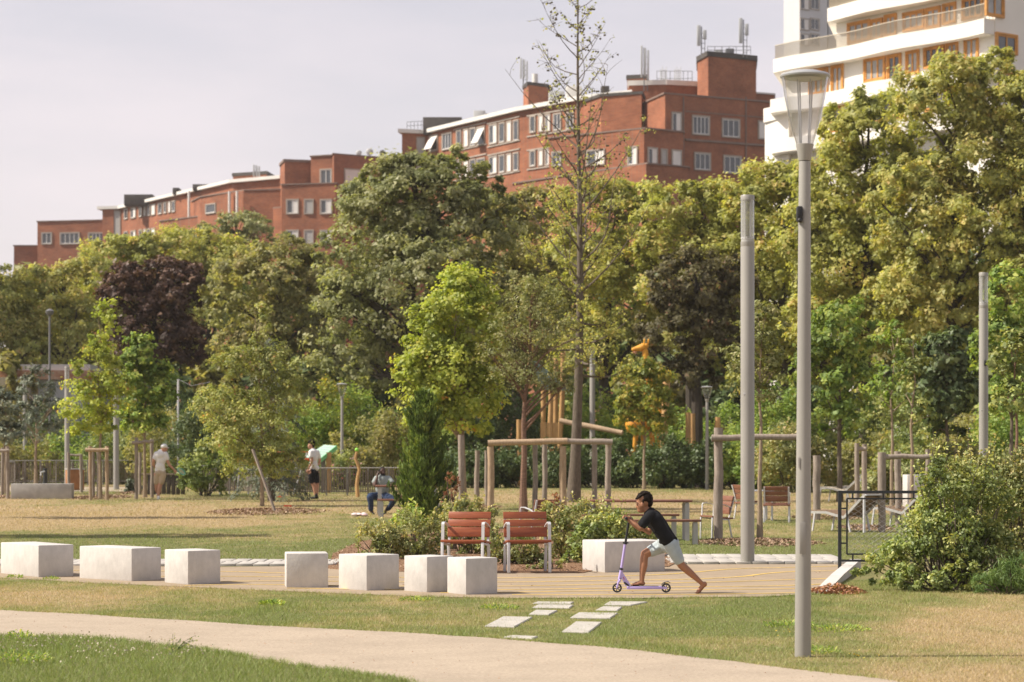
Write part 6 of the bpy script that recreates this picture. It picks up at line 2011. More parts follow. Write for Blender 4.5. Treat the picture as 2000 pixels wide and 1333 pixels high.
# ------------------------------------------------------------------ playground
pt = thing('play_tower', 'timber play tower with blue green roof behind the log guard', 'play tower', base(1080, 92))
B = base(1080, 92)
def tlog(px0, y0, px1, y1, d, r, mat='post_gold', name='post', dd=0):
    m = MB(); log(m, PP(px0, y0, d) - B, PP(px1, y1, d + dd) - B, r, .03); return m.build(name, M[mat], pt)
for px0, px1, yt, dd in ((1074, 1076, 760, 0), (1084, 1086, 700, .6), (1092, 1100, 690, 1.2), (1060, 1062, 740, 2), (1012, 1014, 820, 1)):
    tlog(px0, 950, px1, yt, 92 + dd, .10)
tlog(1030, 760, 1040, 655, 93.5, .10)
for k in range(7):
    m = MB(); px = 1058 + k * 6; m.bar(PP(px, 864, 91.6) - B, PP(px, 826, 91.6) - B, .10, .04); m.build('board', M['post_gold'], pt)
m = MB(); q = [PP(1038, 700, 91) - B, PP(1058, 757, 91) - B, PP(1112, 760, 92) - B, PP(1085, 735, 93.5) - B]
m.add(q + [v - Vector((0, 0, .08)) for v in q], [(0, 1, 2, 3), (7, 6, 5, 4), (0, 4, 5, 1), (1, 5, 6, 2), (2, 6, 7, 3), (3, 7, 4, 0)]); m.build('roof', M['bluegreen'], pt, 0)
m = MB(); log(m, PP(1094, 822, 91) - B, PP(1216, 846, 90) - B, .10, .02); m.build('balance_beam', M['post'], pt)
m = MB(); m.bar(PP(975, 876, 90) - B, PP(1068, 875, 90) - B, .9, .10, side=(0, 1, 0)); m.build('deck', M['brownwood'], pt)
for px in (985, 1008, 1050):
    m = MB(); m.bar(PP(px, 950, 90) - B, PP(px, 870, 90) - B, .1, .1); m.build('deck_post', M['antenna_dark'], pt)
gr = thing('play_giraffe', 'yellow painted wooden giraffe for climbing behind the small gold tree', 'play animal', base(1258, 88))
B = base(1258, 88)
def cap(m, a, b, r1, r2): m.cone(PP(*a) - B, PP(*b) - B, r1, r2, 10)
m = MB(); cap(m, (1237, 683, 88), (1256, 678, 88), .07, .14); cap(m, (1252, 680, 88), (1262, 676, 88), .13, .10); m.build('head', M['giraffe'], gr)
for dx in (0, 8):
    m = MB(); cap(m, (1257 + dx, 674, 88), (1259 + dx, 664, 88), .03, .035); m.build('horn', M['giraffe'], gr)
m = MB(); cap(m, (1260, 686, 88), (1266, 760, 88), .11, .2); cap(m, (1266, 760, 88), (1270, 800, 88), .2, .28); m.build('neck', M['giraffe'], gr)
m = MB(); cap(m, (1240, 830, 88), (1282, 815, 88), .36, .36); m.build('body', M['giraffe'], gr)
for px0, px1 in ((1243, 1236), (1256, 1258), (1272, 1280), (1285, 1296)):
    m = MB(); cap(m, (px0, 835, 88), (px1, 925, 88), .10, .075); m.build('leg', M['giraffe'], gr)
for lab, px0, y0, px1, y1, d in [('leaning timber post right of the play animal', 1292, 900, 1302, 745, 87), ('short round timber post left of the far bowl lamp', 1343, 900, 1344, 806, 88), ('second short timber post left of the far bowl lamp', 1352, 900, 1353, 808, 88.5), ('timber post behind the two post guard', 1401, 890, 1402, 815, 84)]:
    b = base(px0, d); t = thing('play_post', lab, 'play post', b)
    m = MB(); log(m, Vector((0, 0, 0)), PP(px1, y1, d) - b, .10 if px0 != 1292 else .13, .02); m.build('post', M['post_gold'], t)
m = None

# loose grit on the path, small yellow flowers by the lamp
x, y = scatter(1300, 17.4, 26); ok = inside(PATH, x, y)
o = leaf_cloud('loose_grit', np.stack([x[ok], y[ok], np.full(ok.sum(), .010)], 1), .010 * (.4 + RNG.random(ok.sum())), M['lf_plume'], None, np.tile([0, 0, 1.0], (ok.sum(), 1)), .6, .8, clump=RNG.random(ok.sum()))
tag(o, 'loose grit and bits of straw on the sandy path', 'grit')
yl = leafmat('small yellow flower', [(0, (.55, .38, .02)), (1, (.65, .5, .04))], .2, gain=1.0)
for lab, px, py in (('tiny yellow flowers in the grass right of the bowl lamp foot', 1700, 1290), ('tiny yellow flowers by the weeds near the lamp post', 1535, 1245)):
    g = ground(px, py)
    C = np.stack([RNG.normal(size=9) * .12 + g.x, RNG.normal(size=9) * .2 + g.y, np.full(9, .05)], 1)
    o = leaf_cloud('flower_patch', C, .02, yl, None, None, .3, 1.0); tag(o, lab, 'flowers')
# ------------------------------------------------------------------ people
def fuse(name, mb, mat, parent, voxel, it=3, fac=.5):
    """closed shapes melted into one continuous skin"""
    o = mb.build('melt', None, None, 0)
    md = o.modifiers.new('r', 'REMESH'); md.mode = 'VOXEL'; md.voxel_size = voxel; md.adaptivity = 0
    sm = o.modifiers.new('s', 'SMOOTH'); sm.iterations = it; sm.factor = fac
    dc = o.modifiers.new('d', 'DECIMATE'); dc.ratio = .38 if voxel < .008 else .22
    dg = bpy.context.evaluated_depsgraph_get()
    me = bpy.data.meshes.new_from_object(o.evaluated_get(dg), preserve_all_data_layers=False, depsgraph=dg)
    me.name = name
    old = o.data
    bpy.data.objects.remove(o); bpy.data.meshes.remove(old)
    me.materials.clear(); me.materials.append(mat)
    me.polygons.foreach_set('use_smooth', [True] * len(me.polygons))
    p = bpy.data.objects.new(name, me); COL.objects.link(p)
    if parent is not None: p.parent = parent
    return p

def hand(m, wrist, palm_dir, finger_dirs, side, s=1.0, curl=None):
    """palm plus four unequal fingers and a thumb; CURL bends the fingers towards that direction"""
    w = Vector(wrist); d = Vector(palm_dir).normalized(); sd = Vector(side).normalized()
    c = Vector(curl).normalized() if curl is not None else Vector((0, 0, -1))
    palm = w + d * .045 * s
    m.chain([w, w + d * .03 * s, w + d * .065 * s], [.017 * s, .021 * s, .021 * s], 10)
    for i, L in enumerate((.85, 1.0, .93, .74)):
        off = sd * (i - 1.5) * .0165 * s
        b = w + d * .07 * s + off
        p1 = b + (d * .75 + c * .35).normalized() * .028 * L * s
        p2 = p1 + (d * .15 + c * 1.0).normalized() * .022 * L * s
        p3 = p2 + (c * .8 - d * .55).normalized() * .018 * L * s
        m.chain([b - d * .01 * s, p1, p2, p3], [.0095 * s, .0085 * s, .0078 * s, .0068 * s], 8)
    b = w + d * .03 * s - sd * .020 * s
    p1 = b + (d * .5 - sd * .7 + c * .5).normalized() * .028 * s
    p2 = p1 + (d * .6 + c * .8).normalized() * .024 * s
    m.chain([b, p1, p2], [.011 * s, .0095 * s, .008 * s], 8)

# --- the boy on the scooter. Side view plane: x along the picture, y away, z up; K turns crop pixels into metres
K = .0012256
def Bp(cx, cy, y=0.0):
    return Vector(((cx - 640) * K, y, (1190 - cy) * K))
dB = 28.57
boyL = Vector((PX(1279.7, dB), dB, .012))
boy = thing('person', 'barefoot boy in black T-shirt and pale shorts pushing off on a scooter', 'person', boyL)
m = MB()
hd = Bp(532, 305)
rt = Matrix.Rotation(R(-14), 3, 'Y')
# head: skull, face, jaw, nose, lips, ear, neck
m.ell(Bp(537, 292), (.095, .073, .098), 18, 12, rt)
m.ell(Bp(505, 345), (.060, .060, .075), 16, 10, rt)
m.ell(Bp(505, 385), (.044, .045, .040), 14, 10)
m.ell(Bp(489, 398), (.024, .026, .020), 10, 8)
m.cone(Bp(468, 338), Bp(461, 358), .009, .013, 8)
m.ell(Bp(474, 380), (.012, .020, .008), 8, 6)
m.ell(Bp(475, 388), (.012, .018, .008), 8, 6)
m.ell(Bp(464, 318), (.012, .045, .010), 8, 6)
m.ell(Bp(516, 338, -.068), (.018, .010, .030), 10, 8, Matrix.Rotation(R(-20), 3, 'Y'))
m.ell(Bp(516, 338, .068), (.018, .010, .030), 10, 8, Matrix.Rotation(R(-20), 3, 'Y'))
m.chain([Bp(545, 370), Bp(570, 400), Bp(600, 425)], [.047, .046, .055], 14)
# torso core hidden under the shirt
m.chain([Bp(605, 440), Bp(660, 520), Bp(715, 610), Bp(765, 690)], [.085, .088, .082, .085], 14)
# near arm (left): shoulder, elbow, wrist
m.chain([Bp(560, 455, -.125), Bp(523, 520, -.165), Bp(490, 562, -.175)], [.043, .038, .033], 14)
m.chain([Bp(490, 562, -.175), Bp(440, 530, -.165), Bp(388, 490, -.140)], [.034, .032, .022], 14)
# far arm
m.chain([Bp(610, 460, .125), Bp(615, 545, .160), Bp(590, 607, .165)], [.042, .036, .031], 14)
m.chain([Bp(590, 607, .165), Bp(510, 560, .155), Bp(432, 500, .140)], [.032, .030, .021], 14)
hand(m, Bp(386, 488, -.140), Bp(352, 452) - Bp(386, 488), None, (0, -1, .1), .92, (-.45, 0, -1))
hand(m, Bp(431, 499, .140), Bp(398, 462) - Bp(431, 499), None, (0, 1, .1), .92, (-.45, 0, -1))
# standing leg (right, far) on the deck
m.chain([Bp(765, 715, .06), Bp(650, 765, .06), Bp(545, 812, .045)], [.078, .068, .052], 14)
m.chain([Bp(545, 812, .045), Bp(535, 850, .04), Bp(530, 925, .03), Bp(515, 1020, .02), Bp(512, 1075, .015)], [.050, .047, .047, .033, .027], 14)
m.ell(Bp(517, 1095, .015), (.036, .030, .028), 12, 8)
m.chain([Bp(512, 1090, .015), Bp(470, 1098, .012), Bp(432, 1106, .01)], [.030, .026, .017], 12)
m.ell(Bp(455, 1104, .01), (.055, .036, .014), 12, 8)
for i in range(5):
    m.cone(Bp(425 + i * 3, 1107, -.022 + i * .015), Bp(408 + i * 5, 1110, -.024 + i * .016), .0095 - .0006 * i, .0085 - .0006 * i, 8)
# pushing leg (left, near)
m.chain([Bp(790, 720, -.06), Bp(835, 800, -.07), Bp(872, 885, -.075)], [.078, .070, .054], 14)
m.chain([Bp(872, 885, -.075), Bp(890, 918, -.075), Bp(955, 975, -.075), Bp(1040, 1050, -.075), Bp(1082, 1090, -.075)], [.051, .048, .045, .032, .026], 14)
m.ell(Bp(1112, 1100, -.075), (.030, .029, .032), 12, 8)
m.chain([Bp(1108, 1098, -.075), Bp(1075, 1140, -.075), Bp(1052, 1170, -.075)], [.030, .028, .024], 12)
m.ell(Bp(1058, 1166, -.075), (.028, .037, .024), 12, 8)
for i in range(5):
    m.cone(Bp(1052, 1174, -.107 + i * .016), Bp(1030 - i * 1.5, 1182, -.109 + i * .017), .0105 - .0007 * i, .0085 - .0005 * i, 8)
body = fuse('body', m, M['skin_boy'], boy, .0052, 3)
# eyes, brows
for s in (-1, 1):
    e = MB(); e.ell(Bp(466, 337, s * .036), (.011, .013, .0075), 10, 8); e.build('eye', M['hair'], boy)
    e = MB(); e.cone(Bp(459, 319, s * .018), Bp(468, 317, s * .050), .006, .005, 6); e.build('eyebrow', M['hair'], boy)
# hair: short, thick, fringe to the front
h = MB()
h.ell(Bp(550, 281), (.087, .0765, .082), 18, 12, rt)
h.ell(Bp(582, 318), (.046, .066, .058), 14, 10)
for sy in (-1, 1): h.cone(Bp(522, 296, sy * .068), Bp(518, 322, sy * .066), .014, .008, 8)
h.ell(Bp(505, 256), (.060, .062, .036), 14, 10, Matrix.Rotation(R(-18), 3, 'Y'))
rs = random.Random(4)
for k in range(70):
    u_, v_ = rs.uniform(0, 6.28), rs.uniform(.1, 1.25)
    p = Bp(545, 274) + Vector((-.086 * math.sin(v_) * math.cos(u_), .078 * math.sin(v_) * math.sin(u_), .080 * math.cos(v_)))
    q = p + Vector((-.022 + rs.uniform(-.01, .01), (p.y) * .12, .004 + rs.uniform(-.008, .010)))
    h.cone(p, q, .010, .003, 6)
for k in range(16):
    y = -.062 + k * .0083
    p = Bp(476 + abs(y) * 260, 254, y); q = Bp(449 + abs(y) * 330 + rs.uniform(-6, 6), 276 + rs.uniform(-14, 14), y)
    h.cone(p, q, .014, .005, 6)
fuse('hair', h, M['hair'], boy, .0055, 1)
# shirt
s_ = MB()
s_.chain([Bp(594, 425), Bp(625, 465), Bp(680, 545), Bp(730, 625), Bp(768, 680)], [.080, .100, .104, .100, .098], 18)
for y in (-1, 1):
    s_.chain([Bp(600, 440, y * .055), Bp(640, 480, y * .075), Bp(700, 590, y * .075), Bp(755, 675, y * .075)], [.070, .085, .080, .085], 16)
s_.chain([Bp(590, 440, -.10), Bp(553, 470, -.135), Bp(512, 520, -.165)], [.066, .060, .058], 16)
s_.chain([Bp(620, 445, .10), Bp(618, 490, .14), Bp(612, 540, .160)], [.064, .056, .052], 16)
s_.chain([Bp(700, 690, -.06), Bp(740, 690, -.075), Bp(820, 668, -.06)], [.036, .045, .040], 12)
s_.chain([Bp(690, 690, .05), Bp(740, 695, .07), Bp(820, 668, .06)], [.036, .045, .040], 12)
# a few soft folds
s_.cone(Bp(640, 600, -.120), Bp(730, 650, -.135), .018, .018, 8)
s_.cone(Bp(620, 545, -.115), Bp(690, 640, -.130), .016, .018, 8)
s_.cone(Bp(660, 500, -.120), Bp(760, 640, -.125), .016, .018, 8)
fuse('shirt', s_, M['tee_black'], boy, .0065, 3)
# shorts
s_ = MB()
s_.chain([Bp(752, 690), Bp(780, 718)], [.115, .118], 18)
s_.ell(Bp(780, 715), (.10, .135, .085), 18, 12)
s_.chain([Bp(770, 718, .06), Bp(690, 745, .065), Bp(607, 785, .060)], [.092, .086, .070], 18)
s_.chain([Bp(790, 725, -.065), Bp(830, 800, -.075), Bp(862, 866, -.078)], [.092, .080, .067], 18)
s_.cone(Bp(720, 720, -.01), Bp(640, 770, -.005), .03, .03, 10)
fuse('shorts', s_, M['shorts_pale'], boy, .0065, 3)

# --- the scooter
sc_ = thing('scooter', 'lilac kick scooter with black grips under the boy', 'scooter', boyL)
def wheel(c, r):
    w = MB()
    n = 28
    prof = [(r - .012, -.010), (r - .004, -.012), (r, -.006), (r, .006), (r - .004, .012), (r - .012, .010), (r - .012, -.010)]
    vs, fs = [], []
    for i in range(n):
        a = 2 * math.pi * i / n
        for rr, yy in prof:
            vs.append(c + Vector((rr * math.cos(a), yy, rr * math.sin(a))))
    k = len(prof)
    for i in range(n):
        for j in range(k - 1):
            a, b = i * k + j, ((i + 1) % n) * k + j
            fs.append((a, b, b + 1, a + 1))
    w.add(vs, fs)
    o = w.build('wheel', M['tyre'], sc_)
    rm = MB()
    vs, fs = [], []
    prof = [(r - .020, -.008), (r - .012, -.009), (r - .012, .009), (r - .020, .008), (r - .020, -.008)]
    for i in range(n):
        a = 2 * math.pi * i / n
        for rr, yy in prof: vs.append(c + Vector((rr * math.cos(a), yy, rr * math.sin(a))))
    k = len(prof)
    for i in range(n):
        for j in range(k - 1):
            a, b = i * k + j, ((i + 1) % n) * k + j
            fs.append((a, b, b + 1, a + 1))
    rm.add(vs, fs)
    for i in range(6):
        a = 2 * math.pi * i / 6 + .3
        u_ = Vector((math.cos(a), 0, math.sin(a)))
        rm.bar(c + u_ * .008, c + u_ * (r - .016), .009, .010, side=(0, 1, 0))
    rm.tube([c + Vector((0, -.013, 0)), c + Vector((0, .013, 0))], .012, 12)
    rm.build('rim', M['rim'], o)
    return o
wheel(Bp(273, 1139), .0565)
wheel(Bp(745, 1139), .0565)
z0 = 0
m = MB()   # deck: hollow profile with rounded nose
m.box((Bp(535, 1135).x, 0, Bp(0, 1136).z), (340 * K, .098, .036), bev=.010)
m.build('deck', M['lilac'], sc_)
m = MB()
for y in (-.030, .030):
    m.bar(Bp(695, 1138, y), Bp(752, 1139, y), .026, .008, side=(0, 0, 1))
m.build('rear_fork', M['lilac'], sc_)
m = MB(); m.box((Bp(525, 0).x, 0, Bp(0, 1120.5).z), (290 * K, .088, .003)); m.build('grip_tape', M['black'], sc_)
m = MB(); m.box(Bp(385, 1128, -.0505), (14 * K, .003, 5 * K)); m.build('bolt', M['black'], sc_)
m = MB()
for i in range(6):
    a0, a1 = R(55 + i * 16), R(55 + (i + 1) * 16)
    r_ = .072
    p, q = Bp(752, 1139) + Vector((r_ * math.cos(a0), 0, r_ * math.sin(a0))), Bp(752, 1139) + Vector((r_ * math.cos(a1), 0, r_ * math.sin(a1)))
    m.bar(p, q, .045, .006, side=(0, 1, 0))
m.bar(Bp(720, 1092), Bp(768, 1076), .05, .006, side=(0, 1, 0))
m.build('brake_fender', M['rim'], sc_)
m = MB()
for y in (-.022, .022):
    m.chain([Bp(300, 1062, y), Bp(284, 1085, y), Bp(271, 1138, y)], [.012, .012, .009], 8)
m.box(Bp(293, 1070), (.035, .052, .030), rot=Matrix.Rotation(R(13), 3, 'Y'), bev=.006)
m.build('fork', M['lilac'], sc_)
m = MB(); m.tube([Bp(294, 1060), Bp(315, 960)], .019, 14); m.build('head_tube', M['lilac'], sc_)
m = MB(); m.tube([Bp(296, 1052), Bp(298, 1060)], .023, 14); m.tube([Bp(309, 966), Bp(316, 948)], .023, 14); m.build('headset', M['black'], sc_)
# gusset from head tube down to the deck, a folded plate
m = MB()
q = [Bp(303, 985), Bp(318, 975), Bp(405, 1112), Bp(352, 1118), Bp(335, 1085), Bp(312, 1040)]
n = len(q)
vs = [v + Vector((0, -.016, 0)) for v in q] + [v + Vector((0, .016, 0)) for v in q]
m.add(vs, [tuple(range(n)), tuple(range(n, 2 * n))[::-1]] + [(i, i + n, (i + 1) % n + n, (i + 1) % n) for i in range(n)])
m.build('neck_plate', M['lilac'], sc_, 0)
m = MB(); m.bar(Bp(340, 1085, 0), Bp(385, 1118, 0), .048, .02, side=(0, 1, 0)); m.build('folding_hinge', M['black'], sc_)
m = MB()
for a, b in (((330, 1035), (340, 1052)), ((335, 1034), (333, 1046)), ((344, 1050), (338, 1058))):
    m.bar(Bp(a[0], a[1], -.0172), Bp(b[0], b[1], -.0172), .006, .001, side=(.7, 0, .7))
m.build('logo', M['decal_red'], sc_)
m = MB(); m.tube([Bp(315, 950), Bp(351, 712)], .0165, 14); m.build('steering_tube', M['lilac'], sc_)
m = MB(); m.tube([Bp(350, 718), Bp(354, 696)], .021, 14); m.bar(Bp(330, 703), Bp(382, 705), .03, .016, side=(0, 1, 0)); m.build('clamp', M['black'], sc_)
m = MB(); m.tube([Bp(354, 698), Bp(383, 510)], .0145, 12); m.build('upper_tube', M['black'], sc_)
bn, bf_ = Bp(352, 464, -.195), Bp(410, 470, .195)
mid = Bp(385, 500)
m = MB(); m.tube([bn.lerp(mid, .0), mid, bf_], .011, 10); m.build('handlebar', M['black'], sc_)
for a, b in ((bn, bn.lerp(mid, .55)), (bf_, bf_.lerp(mid, .55))):
    m = MB(); m.tube([a, b], .0165, 14); m.ell(a, .0185, 12, 8); m.build('grip', M['black'], sc_)

# --- grown-ups further away
def P3(px, py, d, L, dy=0.0):
    v = PP(px, py, d) - L
    return Vector((v.x, v.y + dy, v.z))

# man in white cap walking away
d = 72.3
L = base(313, d)
L.z = gz(d)
sx = 8.329
def W1(cx, cy, dy=0.0):
    px, py = 240 + cx / sx, 840 + cy / sx
    v = PP(px, py, d) - L
    return Vector((v.x, dy, v.z + .0))
zoff = -W1(575, 1112).z
def W1z(cx, cy, dy=0.0):
    v = W1(cx, cy, dy); v.z += zoff; return v
pm = thing('person', 'man in white cap, white T-shirt and beige shorts walking away with a racket', 'person', L)
m = MB()
m.ell(W1z(672, 275), (.085, .10, .115), 16, 12)
m.ell(W1z(692, 300, .05), (.06, .06, .07), 12, 8)
m.ell(W1z(712, 292, .09), (.022, .02, .025), 8, 6)
m.ell(W1z(637, 285, -.02), (.012, .02, .03), 8, 6); m.ell(W1z(706, 285, -.0), (.012, .02, .03), 8, 6)
m.chain([W1z(655, 305), W1z(630, 345)], [.055, .075], 12)
m.chain([W1z(615, 400), W1z(605, 500), W1z(605, 640)], [.09, .085, .085], 14)
m.chain([W1z(525, 380), W1z(505, 470, -.05), W1z(494, 540, 0)], [.06, .048, .042], 12)
m.chain([W1z(494, 540), W1z(510, 590, .22)], [.042, .03], 12)
m.chain([W1z(705, 380), W1z(722, 460), W1z(748, 540)], [.06, .048, .042], 12)
m.chain([W1z(748, 540), W1z(800, 595, .03), W1z(830, 630, .05)], [.042, .035, .027], 12)
hand(m, W1z(825, 625, .05), W1z(850, 650, .07) - W1z(825, 625, .05), None, (.7, 0, .7), 1.15, (-.4, -.2, -1))
m.chain([W1z(555, 700), W1z(545, 850, .05), W1z(540, 950, .12), W1z(540, 1010, .25)], [.10, .068, .06, .04], 14)
m.chain([W1z(650, 700), W1z(610, 850), W1z(590, 950), W1z(572, 1075)], [.10, .068, .062, .042], 14)
fuse('body', m, M['skin_pale'], pm, .011, 3)
m = MB()
m.ell(W1z(618, 460), (.165, .115, .20), 18, 12); m.ell(W1z(605, 570), (.148, .115, .17), 18, 12)
m.chain([W1z(612, 345), W1z(612, 390)], [.10, .15], 16)
m.chain([W1z(545, 375), W1z(520, 440, -.03)], [.085, .072], 14); m.chain([W1z(690, 375), W1z(718, 445)], [.085, .072], 14)
m.chain([W1z(560, 630), W1z(650, 630)], [.085, .085], 14)
fuse('shirt', m, M['tee_white'], pm, .012, 4)
m = MB()
m.ell(W1z(605, 680), (.145, .115, .11), 16, 10)
m.chain([W1z(562, 690), W1z(548, 800, .02), W1z(545, 830, .03)], [.105, .092, .088], 14); m.chain([W1z(650, 690), W1z(635, 800), W1z(628, 825)], [.105, .098, .095], 14)
fuse('shorts', m, M['shorts_beige'], pm, .012, 4)
m = MB(); m.ell(W1z(668, 248), (.105, .115, .08), 16, 10); m.cone(W1z(690, 265, .09), W1z(735, 274, .16), .035, .012, 8)
fuse('cap', m, M['white'], pm, .01, 2)
for cx, cy, dy in ((580, 1098, .03), (545, 1030, .30)):
    m = MB(); m.ell(W1z(cx, cy + 2, dy), (.05, .13, .045), 12, 8); m.ell(W1z(cx, cy - 25, dy - .05), (.042, .05, .05), 10, 8); fuse('shoe', m, M['white'], pm, .01, 2)
rk = thing('racket', 'turquoise badminton racket held by the man in the cap', 'racket', L)
m = MB(); a, b = W1z(836, 632, .06), W1z(898, 668, .10); m.tube([W1z(815, 618, .05), b], .012, 6); m.build('handle', M['black'], rk)
m = MB(); c = W1z(942, 655, .14); u_ = (c - b); u_.y = 0; u_ = Vector((.74, .1, -.62)).normalized() * .135; v_ = Vector((.30, .0, .42)).normalized() * .065
m.tube([c + u_ * math.cos(t) + v_ * math.sin(t) for t in np.linspace(0, 2 * math.pi, 25)], .014, 6, cap=False); m.build('hoop', M['teal'], rk)
m = MB()
for k in range(-3, 4):
    f = k / 4; h_ = math.sqrt(1 - f * f)
    m.tube([c + u_ * f - v_ * h_, c + u_ * f + v_ * h_], .003, 3); m.tube([c - u_ * h_ + v_ * f, c + u_ * h_ + v_ * f], .003, 3)
o = m.build('string', M['white'], rk); o['kind'] = 'stuff'

# young man in white T-shirt and black shorts
d = 72.8; L = base(611, d); sx = 8.331
def W2(cx, cy, dy=0.0):
    v = PP(560 + cx / sx, 840 + cy / sx, d) - L
    return Vector((v.x, dy, v.z))
zoff2 = -W2(480, 1132).z
def V2(cx, cy, dy=0.0):
    v = W2(cx, cy, dy); v.z += zoff2; return v
py_ = thing('person', 'young man in white T-shirt and black shorts standing by the mint play board', 'person', L)
m = MB()
m.ell(V2(400, 245), (.085, .075, .105), 16, 12); m.ell(V2(372, 275), (.055, .055, .07), 12, 8); m.ell(V2(348, 268), (.018, .014, .022), 8, 6); m.ell(V2(362, 300), (.03, .03, .03), 8, 6)
m.ell(V2(405, 262, -.075), (.018, .012, .03), 8, 6)
m.chain([V2(400, 290), V2(425, 325)], [.05, .06], 12)
m.chain([V2(435, 380), V2(445, 480), V2(440, 640)], [.09, .085, .08], 14)
m.chain([V2(395, 390, -.15), V2(418, 490, -.19), V2(410, 545, -.18)], [.055, .045, .038], 12); m.chain([V2(410, 545, -.18), V2(375, 610, -.17), V2(358, 645, -.16)], [.038, .032, .026], 12)
hand(m, V2(358, 645, -.16), V2(345, 680, -.15) - V2(358, 645, -.16), None, (.8, 0, -.2), 1.1, (.5, .3, -.8))
m.chain([V2(500, 400, .14), V2(530, 500, .17), V2(520, 560, .17), V2(470, 600, .12)], [.055, .045, .038, .03], 12)
m.chain([V2(400, 700, -.08), V2(420, 850, -.08), V2(450, 920, -.08), V2(470, 1060, -.08)], [.10, .075, .062, .042], 14)
m.chain([V2(470, 700, .08), V2(480, 850, .08), V2(490, 920, .08), V2(490, 1060, .08)], [.10, .075, .062, .042], 14)
fuse('body', m, M['skin_pale'], py_, .011, 3)
m = MB(); m.ell(V2(440, 450), (.125, .175, .19), 18, 12); m.ell(V2(440, 560), (.118, .155, .17), 18, 12); m.chain([V2(425, 335), V2(435, 380)], [.075, .13], 14)
m.chain([V2(400, 375, -.13), V2(398, 440, -.17)], [.08, .072], 14); m.chain([V2(490, 375, .12), V2(515, 450, .15)], [.08, .07], 14); m.chain([V2(400, 630), V2(480, 630)], [.095, .095], 14)
fuse('shirt', m, M['tee_white'], py_, .012, 4)
m = MB(); m.ell(V2(435, 690), (.12, .15, .10), 16, 10); m.chain([V2(410, 700, -.07), V2(405, 800, -.08), V2(420, 840, -.08)], [.11, .105, .10], 14); m.chain([V2(465, 700, .07), V2(475, 800, .08), V2(480, 850, .08)], [.105, .098, .09], 14)
fuse('shorts', m, M['tee_black'], py_, .012, 4)
m = MB(); m.ell(V2(410, 215), (.10, .092, .085), 16, 10); m.ell(V2(430, 255), (.062, .08, .075), 12, 8); m.ell(V2(370, 205), (.06, .07, .045), 12, 8)
for k in range(40):
    a_, b_ = rs.uniform(0, 6.28), rs.uniform(0, 1.3); p = V2(408, 218) + Vector((.092 * math.sin(b_) * math.cos(a_), .085 * math.sin(b_) * math.sin(a_), .085 * math.cos(b_))); m.ell(p, rs.uniform(.015, .026), 8, 6)
fuse('hair', m, M['hair'], py_, .010, 1)
for cy, dy in ((1118, -.08), (1118, .08)):
    m = MB(); m.ell(V2(440 + dy * 60, cy - 2, dy), (.14, .05, .045), 12, 8); m.chain([V2(478, 1060, dy), V2(485, 1100, dy)], [.05, .052], 12); fuse('shoe', m, M['black'], py_, .01, 2)

# seated man with phone
d = 60.9; L = base(742, d); sx = 7.838
def W3(cx, cy, dy=0.0):
    v = PP(700 + cx / sx, 860 + cy / sx, d) - L
    return Vector((v.x, dy, v.z))
ps = thing('person', 'seated man in grey T-shirt and jeans holding a phone to his ear', 'person', L)
m = MB()
m.ell(W3(370, 475), (.078, .095, .112), 16, 12); m.ell(W3(380, 520, -.05), (.055, .05, .075), 12, 8); m.ell(W3(388, 500, -.10), (.016, .02, .022), 8, 6)
for s in (-1, 1): m.ell(W3(370 + s * 42, 490, .01), (.014, .02, .03), 8, 6)
m.chain([W3(365, 545), W3(365, 580)], [.058, .07], 12)
m.chain([W3(370, 640), W3(365, 740), W3(350, 840, .05)], [.10, .09, .09], 14)
m.chain([W3(260, 605, -.02), W3(250, 660, -.12), W3(265, 700, -.22)], [.062, .052, .044], 12); m.chain([W3(265, 700, -.22), W3(285, 600, -.20), W3(295, 530, -.12)], [.044, .038, .028], 12)
hand(m, W3(297, 535, -.12), Vector((.25, .3, 1)), None, (.5, -.8, 0), 1.1, (.7, .5, .1))
m.chain([W3(480, 605, -.02), W3(520, 660, -.10), W3(535, 695, -.2)], [.062, .052, .044], 12); m.chain([W3(535, 695, -.2), W3(460, 700, -.33), W3(380, 702, -.35)], [.044, .038, .028], 12)
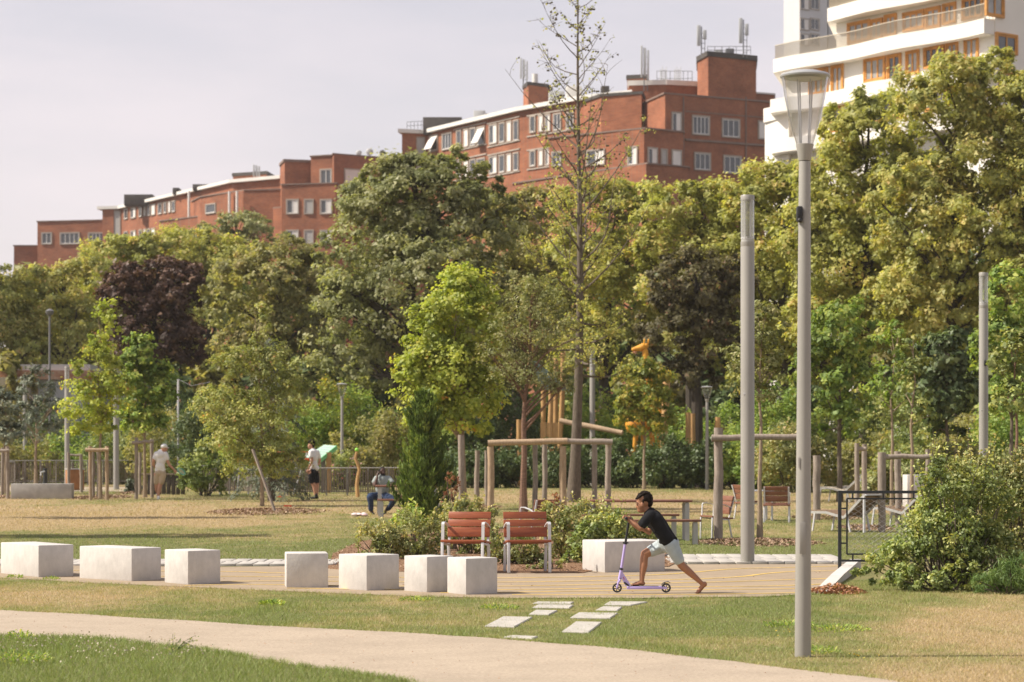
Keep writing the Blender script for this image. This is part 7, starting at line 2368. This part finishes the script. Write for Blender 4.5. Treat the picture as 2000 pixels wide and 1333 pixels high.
hand(m, W3(382, 702, -.35), Vector((-1, -.1, 0)), None, (0, -1, .3), 1.1, (-.2, -.3, -1))
m.chain([W3(190, 1050, -.35), W3(235, 1120, -.38)], [.045, .038], 12); m.chain([W3(450, 1040, -.1), W3(405, 1110, -.12)], [.045, .038], 12)
fuse('body', m, M['skin_dark'], ps, .011, 3)
m = MB(); m.ell(W3(372, 650), (.20, .135, .17), 18, 12); m.ell(W3(365, 740), (.175, .135, .18), 18, 12); m.chain([W3(360, 575), W3(365, 610)], [.10, .15], 14)
m.chain([W3(285, 595), W3(252, 640, -.08)], [.09, .075], 14); m.chain([W3(455, 595), W3(508, 645, -.08)], [.09, .075], 14)
fuse('shirt', m, M['tee_grey'], ps, .012, 4)
m = MB(); m.ell(W3(345, 860, .02), (.17, .15, .11), 16, 10)
m.chain([W3(300, 860), W3(210, 850, -.38), W3(190, 870, -.42)], [.11, .09, .085], 14); m.chain([W3(190, 870, -.42), W3(205, 960, -.40), W3(205, 1050, -.37)], [.085, .072, .068], 14)
m.chain([W3(400, 860), W3(500, 880, -.36), W3(555, 915, -.42)], [.11, .09, .085], 14); m.chain([W3(555, 915, -.42), W3(510, 990, -.28), W3(465, 1045, -.12)], [.085, .07, .062], 14)
fuse('jeans', m, M['jeans'], ps, .012, 4)
m = MB(); m.ell(W3(380, 535, -.055), (.062, .05, .055), 12, 8); m.ell(W3(380, 528, -.09), (.04, .03, .03), 10, 8); fuse('beard', m, M['beard'], ps, .01, 1)
m = MB(); m.ell(W3(366, 462, .012), (.080, .097, .100), 16, 10); fuse('hair', m, M['beard'], ps, .01, 1)
for cx, cy, dy in ((240, 1150, -.42), (400, 1140, -.16)):
    m = MB(); m.ell(W3(cx, cy, dy - .04), (.05, .13, .045), 12, 8); m.ell(W3(cx, cy - 22, dy + .02), (.045, .05, .05), 10, 8); fuse('shoe', m, M['black'], ps, .01, 2)
ph = thing('phone', 'black phone held by the seated man', 'phone', L)
m = MB(); m.box(W3(318, 492, -.09), (.02, .07, .14), bev=.005); m.build('case', M['black'], ph)
